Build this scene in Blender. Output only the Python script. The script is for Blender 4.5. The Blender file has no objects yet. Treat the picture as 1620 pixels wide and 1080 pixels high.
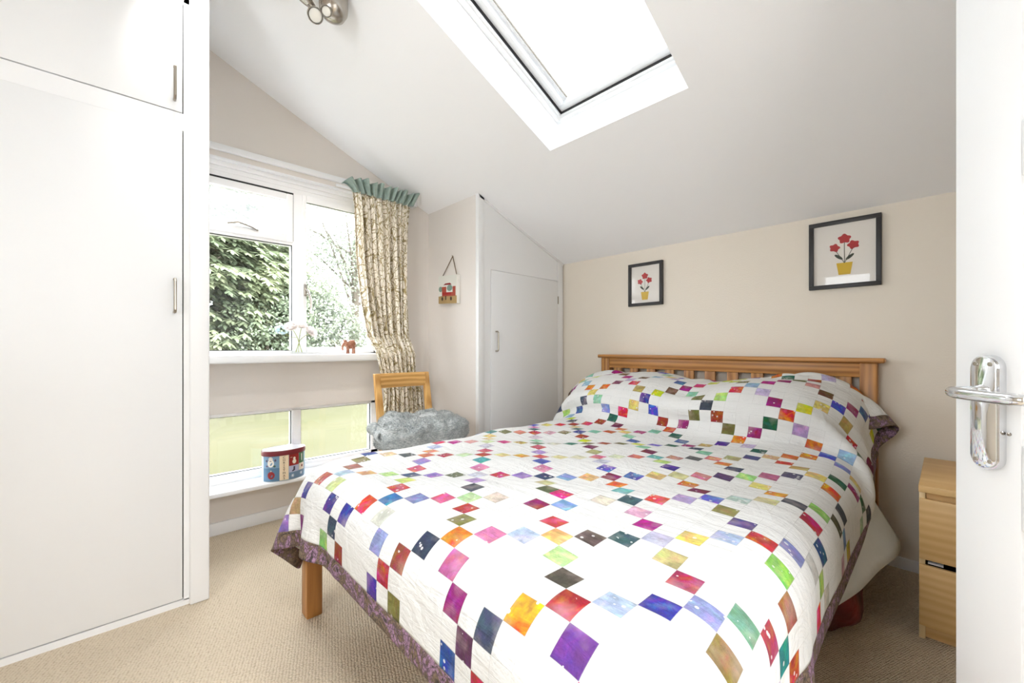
import bpy, bmesh, math, random
import numpy as np
from mathutils import Vector, Matrix

random.seed(7)
SC = bpy.context.scene
COL = SC.collection
PI = math.pi

# ------------------------------------------------------------------ helpers
def lin(c):
    """'#rrggbb' or 0-255 triple -> linear rgb"""
    if isinstance(c, str):
        c = c.lstrip('#')
        c = tuple(int(c[i:i + 2], 16) for i in (0, 2, 4))
    out = []
    for v in c:
        v = v / 255.0
        out.append(v / 12.92 if v <= .04045 else ((v + .055) / 1.055) ** 2.4)
    return tuple(out)


class MB:
    """collects shapes for ONE mesh object"""
    def __init__(self):
        self.bm = bmesh.new()

    def _bevel(self, faces, bev, seg=2):
        if bev <= 0:
            return
        ed = set()
        for f in faces:
            for e in f.edges:
                ed.add(e)
        bmesh.ops.bevel(self.bm, geom=list(ed), offset=bev, segments=seg, profile=.5, affect='EDGES', clamp_overlap=True)

    def hexa(self, p, bev=0, mi=0, seg=2):
        """p: 8 points, bottom ring 0-3 then top ring 4-7"""
        v = [self.bm.verts.new(q) for q in p]
        idx = [(3, 2, 1, 0), (4, 5, 6, 7), (0, 1, 5, 4), (1, 2, 6, 5), (2, 3, 7, 6), (3, 0, 4, 7)]
        fs = [self.bm.faces.new([v[i] for i in q]) for q in idx]
        for f in fs:
            f.material_index = mi
        self._bevel(fs, bev, seg)
        return self

    def box(self, x0, y0, z0, x1, y1, z1, bev=0, mi=0, seg=2):
        x0, x1 = min(x0, x1), max(x0, x1)
        y0, y1 = min(y0, y1), max(y0, y1)
        z0, z1 = min(z0, z1), max(z0, z1)
        return self.hexa([(x0, y0, z0), (x1, y0, z0), (x1, y1, z0), (x0, y1, z0),
                          (x0, y0, z1), (x1, y0, z1), (x1, y1, z1), (x0, y1, z1)], bev, mi, seg)

    def obox(self, M, x0, y0, z0, x1, y1, z1, bev=0, mi=0):
        p = [(x0, y0, z0), (x1, y0, z0), (x1, y1, z0), (x0, y1, z0), (x0, y0, z1), (x1, y0, z1), (x1, y1, z1), (x0, y1, z1)]
        return self.hexa([M @ Vector(q) for q in p], bev, mi)

    def poly(self, pts, mi=0):
        f = self.bm.faces.new([self.bm.verts.new(q) for q in pts])
        f.material_index = mi
        return self

    def prism(self, pts, off, bev=0, mi=0):
        off = Vector(off)
        a = [self.bm.verts.new(q) for q in pts]
        b = [self.bm.verts.new(Vector(q) + off) for q in pts]
        n = len(a)
        fs = [self.bm.faces.new(a[::-1]), self.bm.faces.new(b)]
        for i in range(n):
            fs.append(self.bm.faces.new([a[i], a[(i + 1) % n], b[(i + 1) % n], b[i]]))
        for f in fs:
            f.material_index = mi
        self._bevel(fs, bev)
        return self

    def tube(self, pts, r, seg=12, cap=True, squash=None, mi=0):
        """tube through points; r a number or list"""
        pts = [Vector(p) for p in pts]
        n = len(pts)
        rr = r if isinstance(r, (list, tuple)) else [r] * n
        T = []
        for i in range(n):
            a = pts[max(i - 1, 0)]
            b = pts[min(i + 1, n - 1)]
            T.append((b - a).normalized())
        up = Vector((0, 0, 1)) if abs(T[0].z) < .9 else Vector((1, 0, 0))
        u = T[0].cross(up).normalized()
        rings = []
        for i in range(n):
            if i:
                q = T[i - 1].rotation_difference(T[i])
                u = (q @ u).normalized()
            w = T[i].cross(u).normalized()
            ring = []
            for k in range(seg):
                a = 2 * PI * k / seg
                s2 = 1 if squash is None else squash
                ring.append(self.bm.verts.new(pts[i] + u * math.cos(a) * rr[i] + w * math.sin(a) * rr[i] * s2))
            rings.append(ring)
        for i in range(n - 1):
            for k in range(seg):
                f = self.bm.faces.new([rings[i][k], rings[i][(k + 1) % seg], rings[i + 1][(k + 1) % seg], rings[i + 1][k]])
                f.material_index = mi
        if cap:
            self.bm.faces.new(rings[0][::-1]).material_index = mi
            self.bm.faces.new(rings[-1]).material_index = mi
        return self

    def lathe(self, prof, M=None, seg=32, mi=0, sx=1, sy=1):
        """prof: list of (r, z); M a matrix"""
        M = M or Matrix.Identity(4)
        rings = []
        for r, z in prof:
            if r < 1e-6:
                rings.append([self.bm.verts.new(M @ Vector((0, 0, z)))])
            else:
                rings.append([self.bm.verts.new(M @ Vector((r * sx * math.cos(2 * PI * k / seg), r * sy * math.sin(2 * PI * k / seg), z))) for k in range(seg)])
        for a, b in zip(rings[:-1], rings[1:]):
            for k in range(seg):
                k2 = (k + 1) % seg
                if len(a) == 1 and len(b) == 1:
                    continue
                if len(a) == 1:
                    f = self.bm.faces.new([a[0], b[k2], b[k]])
                elif len(b) == 1:
                    f = self.bm.faces.new([a[k], a[k2], b[0]])
                else:
                    f = self.bm.faces.new([a[k], a[k2], b[k2], b[k]])
                f.material_index = mi
        return self

    def grid(self, fn, nu, nv, mi=0, wrap=False):
        """fn(u,v) -> point for u,v in 0..1"""
        V = [[self.bm.verts.new(fn(i / nu, j / nv)) for j in range(nv + 1)] for i in range(nu if wrap else nu + 1)]
        m = len(V)
        for i in range(nu):
            for j in range(nv):
                f = self.bm.faces.new([V[i][j], V[(i + 1) % m][j], V[(i + 1) % m][j + 1], V[i][j + 1]])
                f.material_index = mi
        return self

    def ellipsoid(self, c, r, M=None, seg=20, mi=0):
        M = M or Matrix.Identity(4)
        n = 12
        prof = [(math.sin(PI * i / n), -math.cos(PI * i / n)) for i in range(n + 1)]
        MM = Matrix.Translation(c) @ M @ Matrix.Diagonal((r[0], r[1], r[2], 1))
        prof[0] = (0, -1)
        prof[-1] = (0, 1)
        return self.lathe(prof, MM, seg, mi)

    def build(self, name, mats, parent=None, smooth=None, loc=None, auto=35, fixn=True):
        """link as ONE mesh object; verts are in world coordinates"""
        if fixn:
            bmesh.ops.recalc_face_normals(self.bm, faces=self.bm.faces)
        if parent is not None:
            loc = Vector(parent['_w'])
        elif loc is None:
            vs = [v.co for v in self.bm.verts]
            loc = Vector(((min(v.x for v in vs) + max(v.x for v in vs)) / 2, (min(v.y for v in vs) + max(v.y for v in vs)) / 2, min(v.z for v in vs)))
        loc = Vector(loc)
        bmesh.ops.translate(self.bm, verts=self.bm.verts, vec=-loc)
        me = bpy.data.meshes.new(name)
        self.bm.to_mesh(me)
        self.bm.free()
        o = bpy.data.objects.new(name, me)
        COL.objects.link(o)
        for m in (mats if isinstance(mats, (list, tuple)) else [mats]):
            me.materials.append(m)
        if parent is not None:
            o.parent = parent
        else:
            o.location = loc
        o['_w'] = tuple(loc)
        if smooth is None or smooth:
            for p in me.polygons:
                p.use_smooth = True
            if smooth is None:
                try:
                    me.set_sharp_from_angle(angle=math.radians(auto))
                except Exception:
                    pass
        return o


def tag(o, label=None, cat=None, group=None, kind=None):
    if label:
        o['label'] = label
    if cat:
        o['category'] = cat
    if group:
        o['group'] = group
    if kind:
        o['kind'] = kind
    return o


def thing(name, loc, label=None, cat=None, group=None, kind=None):
    o = bpy.data.objects.new(name, None)
    o.empty_display_size = .1
    COL.objects.link(o)
    o.location = loc
    o['_w'] = tuple(loc)
    return tag(o, label, cat, group, kind)


# ------------------------------------------------------------------ materials
class NT:
    def __init__(self, name):
        self.m = bpy.data.materials.new(name)
        self.m.use_nodes = True
        self.t = self.m.node_tree
        self.b = self.t.nodes['Principled BSDF']
        self.out = self.t.nodes['Material Output']

    def n(self, typ, **kw):
        nd = self.t.nodes.new(typ)
        for k, v in kw.items():
            if k.startswith('i_'):
                nd.inputs[int(k[2:])].default_value = v
            elif k.startswith('s_'):
                nd.inputs[k[2:].replace('_', ' ')].default_value = v
            else:
                setattr(nd, k, v)
        return nd

    def l(self, a, b):
        self.t.links.new(a, b)

    def coords(self, kind='Object', scale=(1, 1, 1), rot=(0, 0, 0)):
        tc = self.n('ShaderNodeTexCoord')
        mp = self.n('ShaderNodeMapping')
        mp.inputs['Scale'].default_value = scale
        mp.inputs['Rotation'].default_value = rot
        self.l(tc.outputs[kind], mp.inputs['Vector'])
        return mp.outputs[0]

    def ramp(self, src, stops, interp='LINEAR'):
        r = self.n('ShaderNodeValToRGB')
        cr = r.color_ramp
        cr.interpolation = interp
        while len(cr.elements) < len(stops):
            cr.elements.new(.5)
        for e, (p, c) in zip(cr.elements, stops):
            e.position = p
            e.color = (*c, 1) if len(c) == 3 else c
        self.l(src, r.inputs[0])
        return r.outputs[0]

    def bump(self, h, strength=.3, dist=.01, prev=None):
        b = self.n('ShaderNodeBump')
        b.inputs['Strength'].default_value = strength
        b.inputs['Distance'].default_value = dist
        self.l(h, b.inputs['Height'])
        if prev:
            self.l(prev, b.inputs['Normal'])
        self.l(b.outputs[0], self.b.inputs['Normal'])
        return b.outputs[0]

    def noise(self, vec, scale, detail=3, rough=.5, dist=0):
        n = self.n('ShaderNodeTexNoise')
        n.inputs['Scale'].default_value = scale
        n.inputs['Detail'].default_value = detail
        n.inputs['Roughness'].default_value = rough
        n.inputs['Distortion'].default_value = dist
        if vec:
            self.l(vec, n.inputs['Vector'])
        return n.outputs[0]

    def mix(self, fac, a, b, mode='MIX'):
        n = self.n('ShaderNodeMix', data_type='RGBA', blend_type=mode)
        for s, v in ((0, fac), (6, a), (7, b)):
            if hasattr(v, 'links') or hasattr(v, 'is_output'):
                self.l(v, n.inputs[s])
            elif s == 0:
                n.inputs[0].default_value = v
            else:
                n.inputs[s].default_value = (*v, 1)
        return n.outputs[2]

    def math(self, op, a, b=None, c=None):
        n = self.n('ShaderNodeMath', operation=op)
        for i, v in enumerate((a, b, c)):
            if v is None:
                continue
            if hasattr(v, 'is_output'):
                self.l(v, n.inputs[i])
            else:
                n.inputs[i].default_value = v
        return n.outputs[0]

    def set(self, **kw):
        names = dict(col='Base Color', rough='Roughness', metal='Metallic', spec='Specular IOR Level', coat='Coat Weight', trans='Transmission Weight', ior='IOR', sheen='Sheen Weight', alpha='Alpha', sub='Subsurface Weight')
        for k, v in kw.items():
            s = self.b.inputs[names[k]]
            if hasattr(v, 'is_output'):
                self.l(v, s)
            elif k == 'col':
                s.default_value = (*v, 1)
            else:
                s.default_value = v
        return self


def flat(name, col, rough=.5, metal=0, spec=.5, nscale=0, nstr=.1, var=0, vscale=6, kind='Object'):
    """plain procedural material: slight colour variation and bump"""
    t = NT(name)
    c = lin(col)
    t.set(col=c, rough=rough, metal=metal, spec=spec)
    if var:
        v = t.coords(kind)
        nz = t.noise(v, vscale, 4)
        a = tuple(max(0, x * (1 - var)) for x in c)
        b = tuple(min(1, x * (1 + var)) for x in c)
        t.set(col=t.ramp(nz, [(.3, a), (.7, b)]))
    if nscale:
        v = t.coords(kind)
        t.bump(t.noise(v, nscale, 3), nstr, .004)
    return t.m


def wood(name, c1, c2, axis='z', rough=.42, knots=True):
    t = NT(name)
    sc = {'x': (1.2, 14, 14), 'y': (14, 1.2, 14), 'z': (14, 14, 1.2)}[axis]
    v = t.coords('Object', sc)
    n1 = t.noise(v, 1.6, 5, .6, 1.5)
    w = t.n('ShaderNodeTexWave', wave_type='RINGS', rings_direction='X' if axis != 'x' else 'Y')
    w.inputs['Scale'].default_value = .8
    w.inputs['Distortion'].default_value = 5
    w.inputs['Detail'].default_value = 3
    t.l(v, w.inputs['Vector'])
    f = t.math('MULTIPLY_ADD', w.outputs[1], .45, t.math('MULTIPLY', n1, .6))
    fine = t.noise(t.coords('Object', tuple(s * 9 if s > 2 else s * 2 for s in sc)), 2, 2)
    f2 = t.math('MULTIPLY_ADD', fine, .18, f)
    col = t.ramp(f2, [(.25, lin(c1)), (.55, tuple((a + b) / 2 for a, b in zip(lin(c1), lin(c2)))), (.85, lin(c2))])
    t.set(col=col, rough=rough)
    t.bump(f2, .12, .002)
    return t.m


M = {}
M['ceil'] = flat('ceiling_paint', (241, 242, 244), .8, nscale=90, nstr=.05)
M['white'] = flat('white_gloss_paint', (230, 231, 232), .38, nscale=40, nstr=.03)
M['whitedoor'] = flat('white_eggshell_door', (226, 227, 228), .45, nscale=60, nstr=.04)
M['upvc'] = flat('white_upvc', (242, 242, 243), .3)
M['taupe'] = flat('taupe_wall_paint', (218, 212, 206), .85, nscale=160, nstr=.12)
M['cream'] = flat('cream_wall_paint', (225, 217, 204), .85, nscale=130, nstr=.22)
M['dark'] = flat('black_rubber', (30, 30, 32), .6)
M['gap'] = flat('gap_shade_black', (14, 13, 12), .9)  # near-black colour standing in for the shade inside gaps
M['nickel'] = flat('brushed_nickel', (170, 163, 152), .28, 1, nscale=200, nstr=.05)
M['chrome'] = flat('polished_chrome', (225, 226, 228), .07, 1)
M['satin'] = flat('satin_steel', (176, 170, 162), .26, 1)
M['pine_x'] = wood('antique_pine_x', '#865325', '#bd8646', 'x')
M['pine_y'] = wood('antique_pine_y', '#865325', '#bd8646', 'y')
M['pine_z'] = wood('antique_pine_z', '#865325', '#bd8646', 'z')
M['oak_x'] = wood('light_oak_x', '#a97838', '#d6a866', 'x')
M['oak_z'] = wood('light_oak_z', '#a97838', '#d6a866', 'z')
M['birch_y'] = wood('birch_veneer_y', '#cfa468', '#dfba80', 'y')
M['birch_z'] = wood('birch_veneer_z', '#dcc08e', '#ead4a6', 'z')


def glass_mat(name, tint=(1, 1, 1), haze=0.0, rough=.02, refl=1.0):
    t = NT(name)
    t.t.nodes.remove(t.b)
    tr = t.n('ShaderNodeBsdfTransparent')
    tr.inputs[0].default_value = (*tint, 1)
    gl = t.n('ShaderNodeBsdfGlossy')
    gl.inputs['Roughness'].default_value = rough
    fr = t.n('ShaderNodeFresnel')
    ge = t.n('ShaderNodeNewGeometry')
    t.l(t.math('MULTIPLY_ADD', ge.outputs['Backfacing'], 1 / 1.45 - 1.45, 1.45), fr.inputs[0])
    mx = t.n('ShaderNodeMixShader')
    t.l(t.math('MULTIPLY', fr.outputs[0], refl), mx.inputs[0])
    t.l(tr.outputs[0], mx.inputs[1])
    t.l(gl.outputs[0], mx.inputs[2])
    last = mx.outputs[0]
    if haze:
        tl = t.n('ShaderNodeBsdfTranslucent')
        tl.inputs[0].default_value = (.9, .92, .92, 1)
        m2 = t.n('ShaderNodeMixShader')
        v = t.coords('Object')
        vo = t.n('ShaderNodeTexVoronoi')
        vo.inputs['Scale'].default_value = 140
        t.l(v, vo.inputs['Vector'])
        nz = t.noise(v, 9, 3)
        f = t.math('MULTIPLY', t.math('GREATER_THAN', t.math('ADD', nz, t.math('MULTIPLY', vo.outputs[0], -.6)), .22), haze)
        t.l(t.math('ADD', f, haze * .6), m2.inputs[0])
        t.l(last, m2.inputs[1])
        t.l(tl.outputs[0], m2.inputs[2])
        last = m2.outputs[0]
    t.l(last, t.out.inputs[0])
    return t.m


M['glass'] = glass_mat('window_glass')
M['roofglass'] = glass_mat('dimmed_skylight_glass', tint=(.60, .61, .61))  # grey tint added to dim the daylight falling on the quilt
M['glasshaze'] = glass_mat('rain_spotted_glass', haze=.13)
M['picglass'] = glass_mat('picture_glass', refl=.5)
M['vase'] = glass_mat('clear_vase_glass', tint=(.985, .99, .99), refl=.55)
# rest shape of the draped quilt in millimetres: first value then steps along each row
QX, QY, QZ = [], [], []
QX = [
[479,-17,-17,-15,-15,-17,-15,-10,-1,10,21,26,22,12,0,-2,-17,-14,-4,5,12,14,7,2,1,1,1,0,1,0,0,-1,0,-1,0,-1,-1,0,0,0,0,0,0,0,0,-1,-3,3,-2,-1,-12,-18,-10,-2,7,18,17,3,3,-10,-21,-23,-16,-5,5,14,17,19,17,19,17],
[496,-14,-16,-16,-15,-16,-16,-14,-7,4,16,25,23,12,-2,-1,-15,-12,0,7,14,9,4,1,1,1,0,1,0,0,0,0,-1,-1,0,-1,-1,0,0,0,0,0,0,0,0,0,-4,0,1,-1,-7,-16,-11,-2,4,15,17,2,3,-10,-21,-21,-11,1,9,17,18,18,18,17,12],
[507,-7,-13,-17,-16,-15,-16,-16,-11,-2,10,20,23,14,-1,-1,-14,-9,2,10,11,4,3,0,2,1,1,1,0,0,0,-1,0,-1,-1,-1,-1,0,0,0,0,0,0,0,0,0,-2,-3,3,-2,-3,-13,-11,-2,1,12,17,2,2,-11,-21,-16,-6,6,13,18,18,18,17,12,6],
[512,-2,-7,-12,-16,-17,-15,-16,-14,-7,3,15,21,15,1,-2,-13,-5,5,10,5,2,2,1,2,2,1,1,0,0,0,-1,-1,-1,-1,-1,-1,0,0,0,0,0,0,0,0,0,-1,-2,-1,0,-1,-7,-11,0,-3,8,15,2,2,-12,-19,-11,0,10,16,18,18,17,12,6,-2],
[510,4,0,-7,-12,-16,-16,-16,-16,-11,-2,8,18,16,1,-1,-11,-1,6,5,2,2,2,2,2,2,1,1,0,0,-1,-1,-1,-1,-1,-1,-1,0,-1,0,1,0,0,0,0,0,0,-2,-1,-1,-1,-2,-8,1,-4,4,11,2,2,-12,-15,-5,5,12,18,18,17,13,5,-2,-6],
[507,4,4,1,-6,-12,-15,-17,-15,-14,-5,2,11,16,0,-1,-6,1,4,1,1,2,3,2,2,2,1,1,0,0,-1,-1,-1,-1,-2,-1,-1,0,0,0,0,1,0,0,0,0,-1,-1,-1,-1,-1,-1,-1,0,-2,0,6,2,2,-11,-8,0,6,15,18,17,14,5,-2,-7,-2],
[512,-2,2,4,2,-5,-12,-14,-16,-14,-9,-1,5,11,-1,-1,0,0,0,1,1,2,3,2,2,2,1,1,0,0,-1,-1,-1,-1,-1,-1,0,0,0,0,0,1,0,1,0,0,-1,0,-1,-1,-1,-1,-1,0,0,1,1,1,2,-5,-3,1,9,16,16,13,7,-3,-5,-1,2],
[525,-6,-3,-1,2,3,-5,-12,-12,-15,-10,-3,2,4,0,0,0,0,1,1,1,2,2,2,2,2,1,1,0,0,-1,0,-1,-1,0,-1,0,0,0,1,0,1,0,1,0,0,0,-1,-1,-1,0,-1,-1,0,0,0,1,1,0,-1,0,2,9,14,12,10,-2,-3,1,4,7],
[545,-9,-6,-5,-3,-1,2,-5,-13,-11,-9,-5,-1,1,1,1,0,1,1,1,2,1,2,2,2,2,1,0,1,-1,0,0,-1,0,-1,0,0,1,0,1,1,0,1,0,1,-1,0,-1,0,-1,-1,-1,0,0,0,0,0,0,0,-2,0,4,8,11,10,1,1,3,6,9,9],
[570,-10,-8,-8,-6,-5,-4,-3,-6,-10,-7,-5,-2,2,1,1,1,1,1,2,2,1,2,2,1,2,1,0,0,0,0,0,-1,0,0,1,0,1,1,0,1,1,0,0,1,-1,0,0,-1,-1,0,-1,0,0,0,0,0,-1,-1,-2,0,3,6,9,5,4,5,7,8,10,10],
[594,-8,-9,-8,-8,-7,-5,-6,-5,-8,-7,-4,-2,2,1,2,1,2,2,1,2,2,2,1,1,1,1,0,0,0,0,0,0,0,1,0,1,1,1,1,0,1,0,1,0,-1,0,0,-1,0,-1,0,0,0,0,-1,0,-1,-1,-3,0,2,6,7,6,5,6,8,9,9,8],
[614,-7,-6,-7,-7,-7,-7,-6,-5,-7,-6,-3,-1,0,2,1,2,1,2,2,1,2,1,2,1,1,0,1,0,0,0,0,0,1,0,1,1,1,0,1,1,0,0,1,0,0,0,-1,0,0,-1,0,0,0,-1,0,0,-1,-2,-1,0,2,4,5,6,6,7,7,5,4,3],
[625,-4,-4,-3,-4,-6,-5,-6,-6,-6,-5,-4,-1,1,1,2,2,1,2,1,2,2,1,1,1,1,0,1,0,0,1,0,0,1,0,1,1,0,1,1,0,1,0,0,0,0,0,0,0,-1,0,0,-1,0,0,0,-1,-1,-1,-1,0,1,4,5,5,6,4,2,2,3,2],
[637,-3,-2,-2,-2,-3,-3,-4,-4,-5,-4,-2,-2,0,1,1,1,2,1,1,2,1,2,1,1,1,0,1,0,0,1,0,0,1,0,1,1,0,1,1,0,0,1,0,0,0,0,0,0,-1,0,0,-1,0,0,0,-1,0,-1,0,0,1,3,4,5,3,3,2,2,3,3],
[659,-2,-1,-2,-1,-2,-3,-3,-5,-4,-3,-3,-1,-1,1,1,1,1,2,1,2,1,1,1,1,1,1,0,1,0,0,1,0,0,1,1,0,1,1,0,1,0,0,1,0,0,0,-1,0,0,-1,0,0,0,0,-1,0,0,-1,0,0,2,2,4,4,3,3,3,2,3,2],
[685,-1,-2,-1,-2,-2,-3,-3,-3,-3,-3,-3,-1,-1,0,1,1,1,1,1,2,1,1,1,1,1,0,1,0,1,0,1,0,0,1,1,0,1,0,1,0,1,0,0,0,0,0,0,0,-1,0,0,0,0,0,0,0,-1,0,0,1,2,2,3,3,2,3,3,3,2,3],
[711,-1,-1,-2,-1,-3,-2,-3,-3,-3,-3,-2,-2,-1,0,1,1,1,1,1,1,2,1,1,1,0,1,1,0,0,1,0,1,0,1,0,1,0,1,0,1,0,1,0,0,0,0,0,-1,0,0,0,0,0,0,0,-1,0,0,0,1,2,2,3,2,3,2,1,2,2,2],
[737,-1,-1,-2,-1,-2,-2,-3,-3,-2,-3,-2,-1,-1,0,0,1,1,0,2,1,1,1,1,0,1,1,0,1,0,1,0,1,0,1,0,1,0,1,0,1,0,0,0,0,0,0,0,0,0,0,0,0,0,0,0,0,0,0,1,1,1,2,2,2,2,2,1,2,0,1],
[763,0,-1,-2,-2,-2,-2,-2,-3,-2,-3,-2,-1,-1,0,0,1,0,1,1,1,1,1,1,1,1,0,1,0,1,0,1,0,1,0,1,0,1,0,1,0,1,0,0,0,0,0,0,0,0,0,0,0,0,0,0,0,0,0,1,1,1,2,2,2,1,1,1,3,1,1],
[790,-1,-2,-1,-2,-1,-2,-2,-2,-3,-2,-2,-1,0,-1,0,1,0,1,1,1,1,0,1,1,1,0,1,0,1,0,1,0,1,0,1,0,1,0,0,1,0,0,1,0,0,0,0,0,0,0,0,0,0,0,0,0,1,0,1,1,1,2,1,2,1,0,0,1,3,1],
[816,-1,-1,-2,-1,-2,-1,-2,-2,-3,-2,-1,-2,0,-1,0,1,0,1,1,0,1,1,1,1,0,1,0,1,0,1,0,1,0,1,0,1,0,1,0,0,1,0,0,0,0,0,0,0,0,0,0,1,0,0,0,0,1,0,1,1,1,2,1,1,1,1,0,0,0,0],
[843,-1,-2,-1,-1,-2,-2,-1,-2,-2,-2,-2,-1,0,0,0,0,0,1,0,1,1,0,1,0,1,1,0,1,0,1,0,1,0,1,0,1,0,0,1,0,0,1,0,0,0,0,0,0,0,0,1,0,0,0,0,1,0,1,0,2,1,1,1,1,1,0,0,0,0,-1],
[870,-2,-1,-1,-2,-1,-2,-2,-1,-2,-2,-1,-1,-1,0,0,0,0,0,1,1,0,1,1,0,1,0,1,0,1,0,1,0,1,0,1,0,1,0,0,1,0,0,0,1,0,0,0,0,0,0,0,0,1,0,0,0,1,0,1,1,2,1,1,1,1,0,0,0,0,-1],
[896,-1,-1,-2,-1,-1,-2,-2,-1,-2,-1,-2,-1,0,0,-1,0,1,0,0,1,0,1,1,0,1,0,1,0,1,0,1,0,1,0,1,0,0,1,0,0,1,0,0,0,1,0,0,0,0,0,0,1,0,0,0,1,0,1,1,1,1,1,1,1,0,0,0,0,0,0],
[923,-1,-2,-1,-1,-2,-1,-2,-2,-1,-2,-1,-1,0,0,-1,0,1,0,0,1,0,1,0,1,0,1,0,1,0,1,0,1,0,1,0,0,1,0,0,1,0,1,0,0,0,0,0,0,1,0,0,0,1,0,0,0,1,1,1,1,1,1,1,0,1,0,0,0,-1,-1],
[950,-2,-1,-2,-1,-1,-1,-2,-1,-2,-1,-1,-1,0,-1,0,0,0,0,1,0,0,1,0,1,0,1,0,1,0,1,0,1,0,0,1,0,0,1,0,1,0,0,0,1,0,0,0,0,0,1,0,0,0,1,0,1,0,1,1,1,1,1,1,0,1,0,-1,0,0,-1],
[976,-1,-2,-1,-1,-1,-2,-1,-2,-1,-1,-1,-1,0,-1,0,0,0,0,0,1,0,1,0,0,1,0,1,0,1,0,1,0,1,0,0,1,0,0,1,0,1,0,0,0,0,1,0,0,0,0,1,0,0,1,0,0,1,1,1,1,1,0,1,1,0,0,0,-1,0,-1],
[1001,-1,-1,-1,-1,-1,-1,-1,-1,-2,-1,-1,0,-1,0,-1,0,0,0,0,1,0,1,0,0,1,0,1,0,1,0,1,0,0,0,1,0,1,0,0,1,0,0,1,0,0,0,0,1,0,0,0,1,0,0,1,0,1,1,1,1,0,1,1,1,0,0,-1,0,-1,0],
[1027,0,-1,-1,-1,-1,-1,-1,-2,-1,-1,-1,0,-1,-1,0,0,0,0,0,1,0,0,1,0,0,1,0,1,0,1,0,0,1,0,0,1,0,1,0,0,1,0,0,0,1,0,0,0,1,0,0,0,1,0,1,0,1,1,0,1,1,1,1,0,0,0,0,0,-1,-1],
[1054,-1,-1,0,-1,-1,-1,-1,-1,-1,-1,-1,-1,-1,0,-1,0,0,0,0,1,0,0,0,1,0,1,0,1,0,0,1,0,0,1,0,1,0,0,1,0,0,1,0,0,0,1,0,0,0,1,0,0,1,0,1,0,1,0,1,1,1,1,0,1,0,0,-1,0,-1,0],
[1079,0,0,-1,-1,-1,0,-1,-1,-1,-1,-1,-1,-1,0,-1,0,0,0,0,0,0,1,0,1,0,0,1,0,1,0,0,1,0,0,1,0,1,0,0,1,0,0,1,0,0,0,0,1,0,0,1,0,0,1,0,1,0,1,1,1,1,0,1,0,1,-1,0,0,-1,-1],
[1106,0,-1,0,-1,-1,0,-1,-1,-1,-1,-1,-1,-1,0,-1,0,0,0,0,0,0,1,0,0,1,0,1,0,0,1,0,0,1,0,1,0,0,1,0,0,1,0,0,0,1,0,0,0,1,0,0,1,0,1,0,1,0,1,1,1,0,1,1,0,0,0,0,-1,0,-1],
[1132,0,0,-1,0,-1,-1,0,-1,-1,-1,-1,-1,-1,0,-1,0,0,0,0,0,0,0,1,0,0,1,0,0,1,0,1,0,0,1,0,1,0,0,1,0,0,1,0,0,0,0,1,0,0,1,0,0,1,0,1,0,1,1,0,1,1,1,0,0,1,-1,0,0,0,-1],
[1159,0,0,-1,0,-1,-1,0,-1,-1,-1,-1,-1,-1,0,-1,0,0,0,0,0,0,0,0,1,0,0,1,0,1,0,0,1,0,0,1,0,1,0,0,1,0,0,0,1,0,0,0,1,0,0,1,0,0,1,0,1,1,0,1,1,0,1,1,0,0,0,0,0,0,0],
[1186,0,0,-1,-1,0,-1,-1,-1,0,-1,-1,-1,-1,-1,0,0,0,-1,0,1,0,0,0,0,1,0,0,1,0,1,0,0,1,0,0,1,0,1,0,0,0,1,0,0,0,1,0,0,1,0,0,1,0,1,0,1,0,1,1,0,1,1,0,1,0,0,0,0,0,-1],
[1213,0,-1,0,-1,0,-1,-1,-1,0,-1,-1,-1,-1,0,-1,0,0,-1,0,0,0,1,0,0,0,1,0,1,0,0,1,0,0,1,0,0,1,0,0,1,0,0,0,1,0,0,1,0,0,1,0,0,1,0,1,0,1,1,0,1,1,0,1,0,0,0,1,0,0,0],
[1240,0,-1,0,-1,-1,0,-1,-1,-1,-1,-1,0,-1,-1,0,0,-1,0,0,0,0,0,0,1,0,0,1,0,1,0,0,0,1,0,1,0,0,1,0,0,0,1,0,0,1,0,0,1,0,0,1,0,0,1,0,1,1,0,1,1,0,1,0,1,0,0,0,0,0,1],
[1267,0,-1,0,-1,-1,0,-1,-1,-1,-1,-1,0,-1,-1,0,-1,0,0,0,0,0,0,0,0,1,0,0,1,0,0,1,0,0,1,0,1,0,0,1,0,0,0,1,0,0,0,1,0,0,1,0,1,0,0,1,0,1,1,1,0,1,0,1,0,0,1,0,0,0,1],
[1294,-1,0,-1,0,-1,-1,-1,0,-1,-1,-1,-1,0,-1,-1,0,0,-1,0,0,0,0,1,0,0,1,0,0,1,0,0,1,0,1,0,0,1,0,0,0,1,0,0,0,1,0,0,1,0,0,1,0,0,1,0,1,1,0,1,1,0,1,0,0,1,0,0,1,0,1],
[1321,-1,0,-1,0,-1,-1,-1,-1,0,-1,-1,-1,-1,0,-1,0,-1,0,0,0,0,0,0,1,0,0,1,0,0,1,0,0,1,0,0,1,0,0,1,0,0,0,1,0,0,1,0,0,0,1,0,0,1,0,1,1,0,1,1,0,1,0,1,0,0,1,0,0,1,1],
[1348,-1,0,-1,-1,0,-1,-1,-1,-1,-1,0,-1,-1,-1,0,-1,0,-1,0,0,1,0,0,0,1,0,0,0,1,0,1,0,0,1,0,0,1,0,0,0,1,0,0,1,0,0,0,1,0,0,0,1,0,1,0,1,1,1,0,1,0,1,0,1,0,0,0,1,0,1],
[1375,-1,0,-1,-1,-1,0,-1,-1,-1,-1,-1,-1,-1,0,-1,0,-1,0,0,0,0,0,1,0,0,0,1,0,0,1,0,1,0,0,1,0,0,0,1,0,0,0,1,0,0,1,0,0,0,0,1,0,0,1,1,0,1,1,1,0,1,0,1,0,1,0,0,0,0,0],
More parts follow.
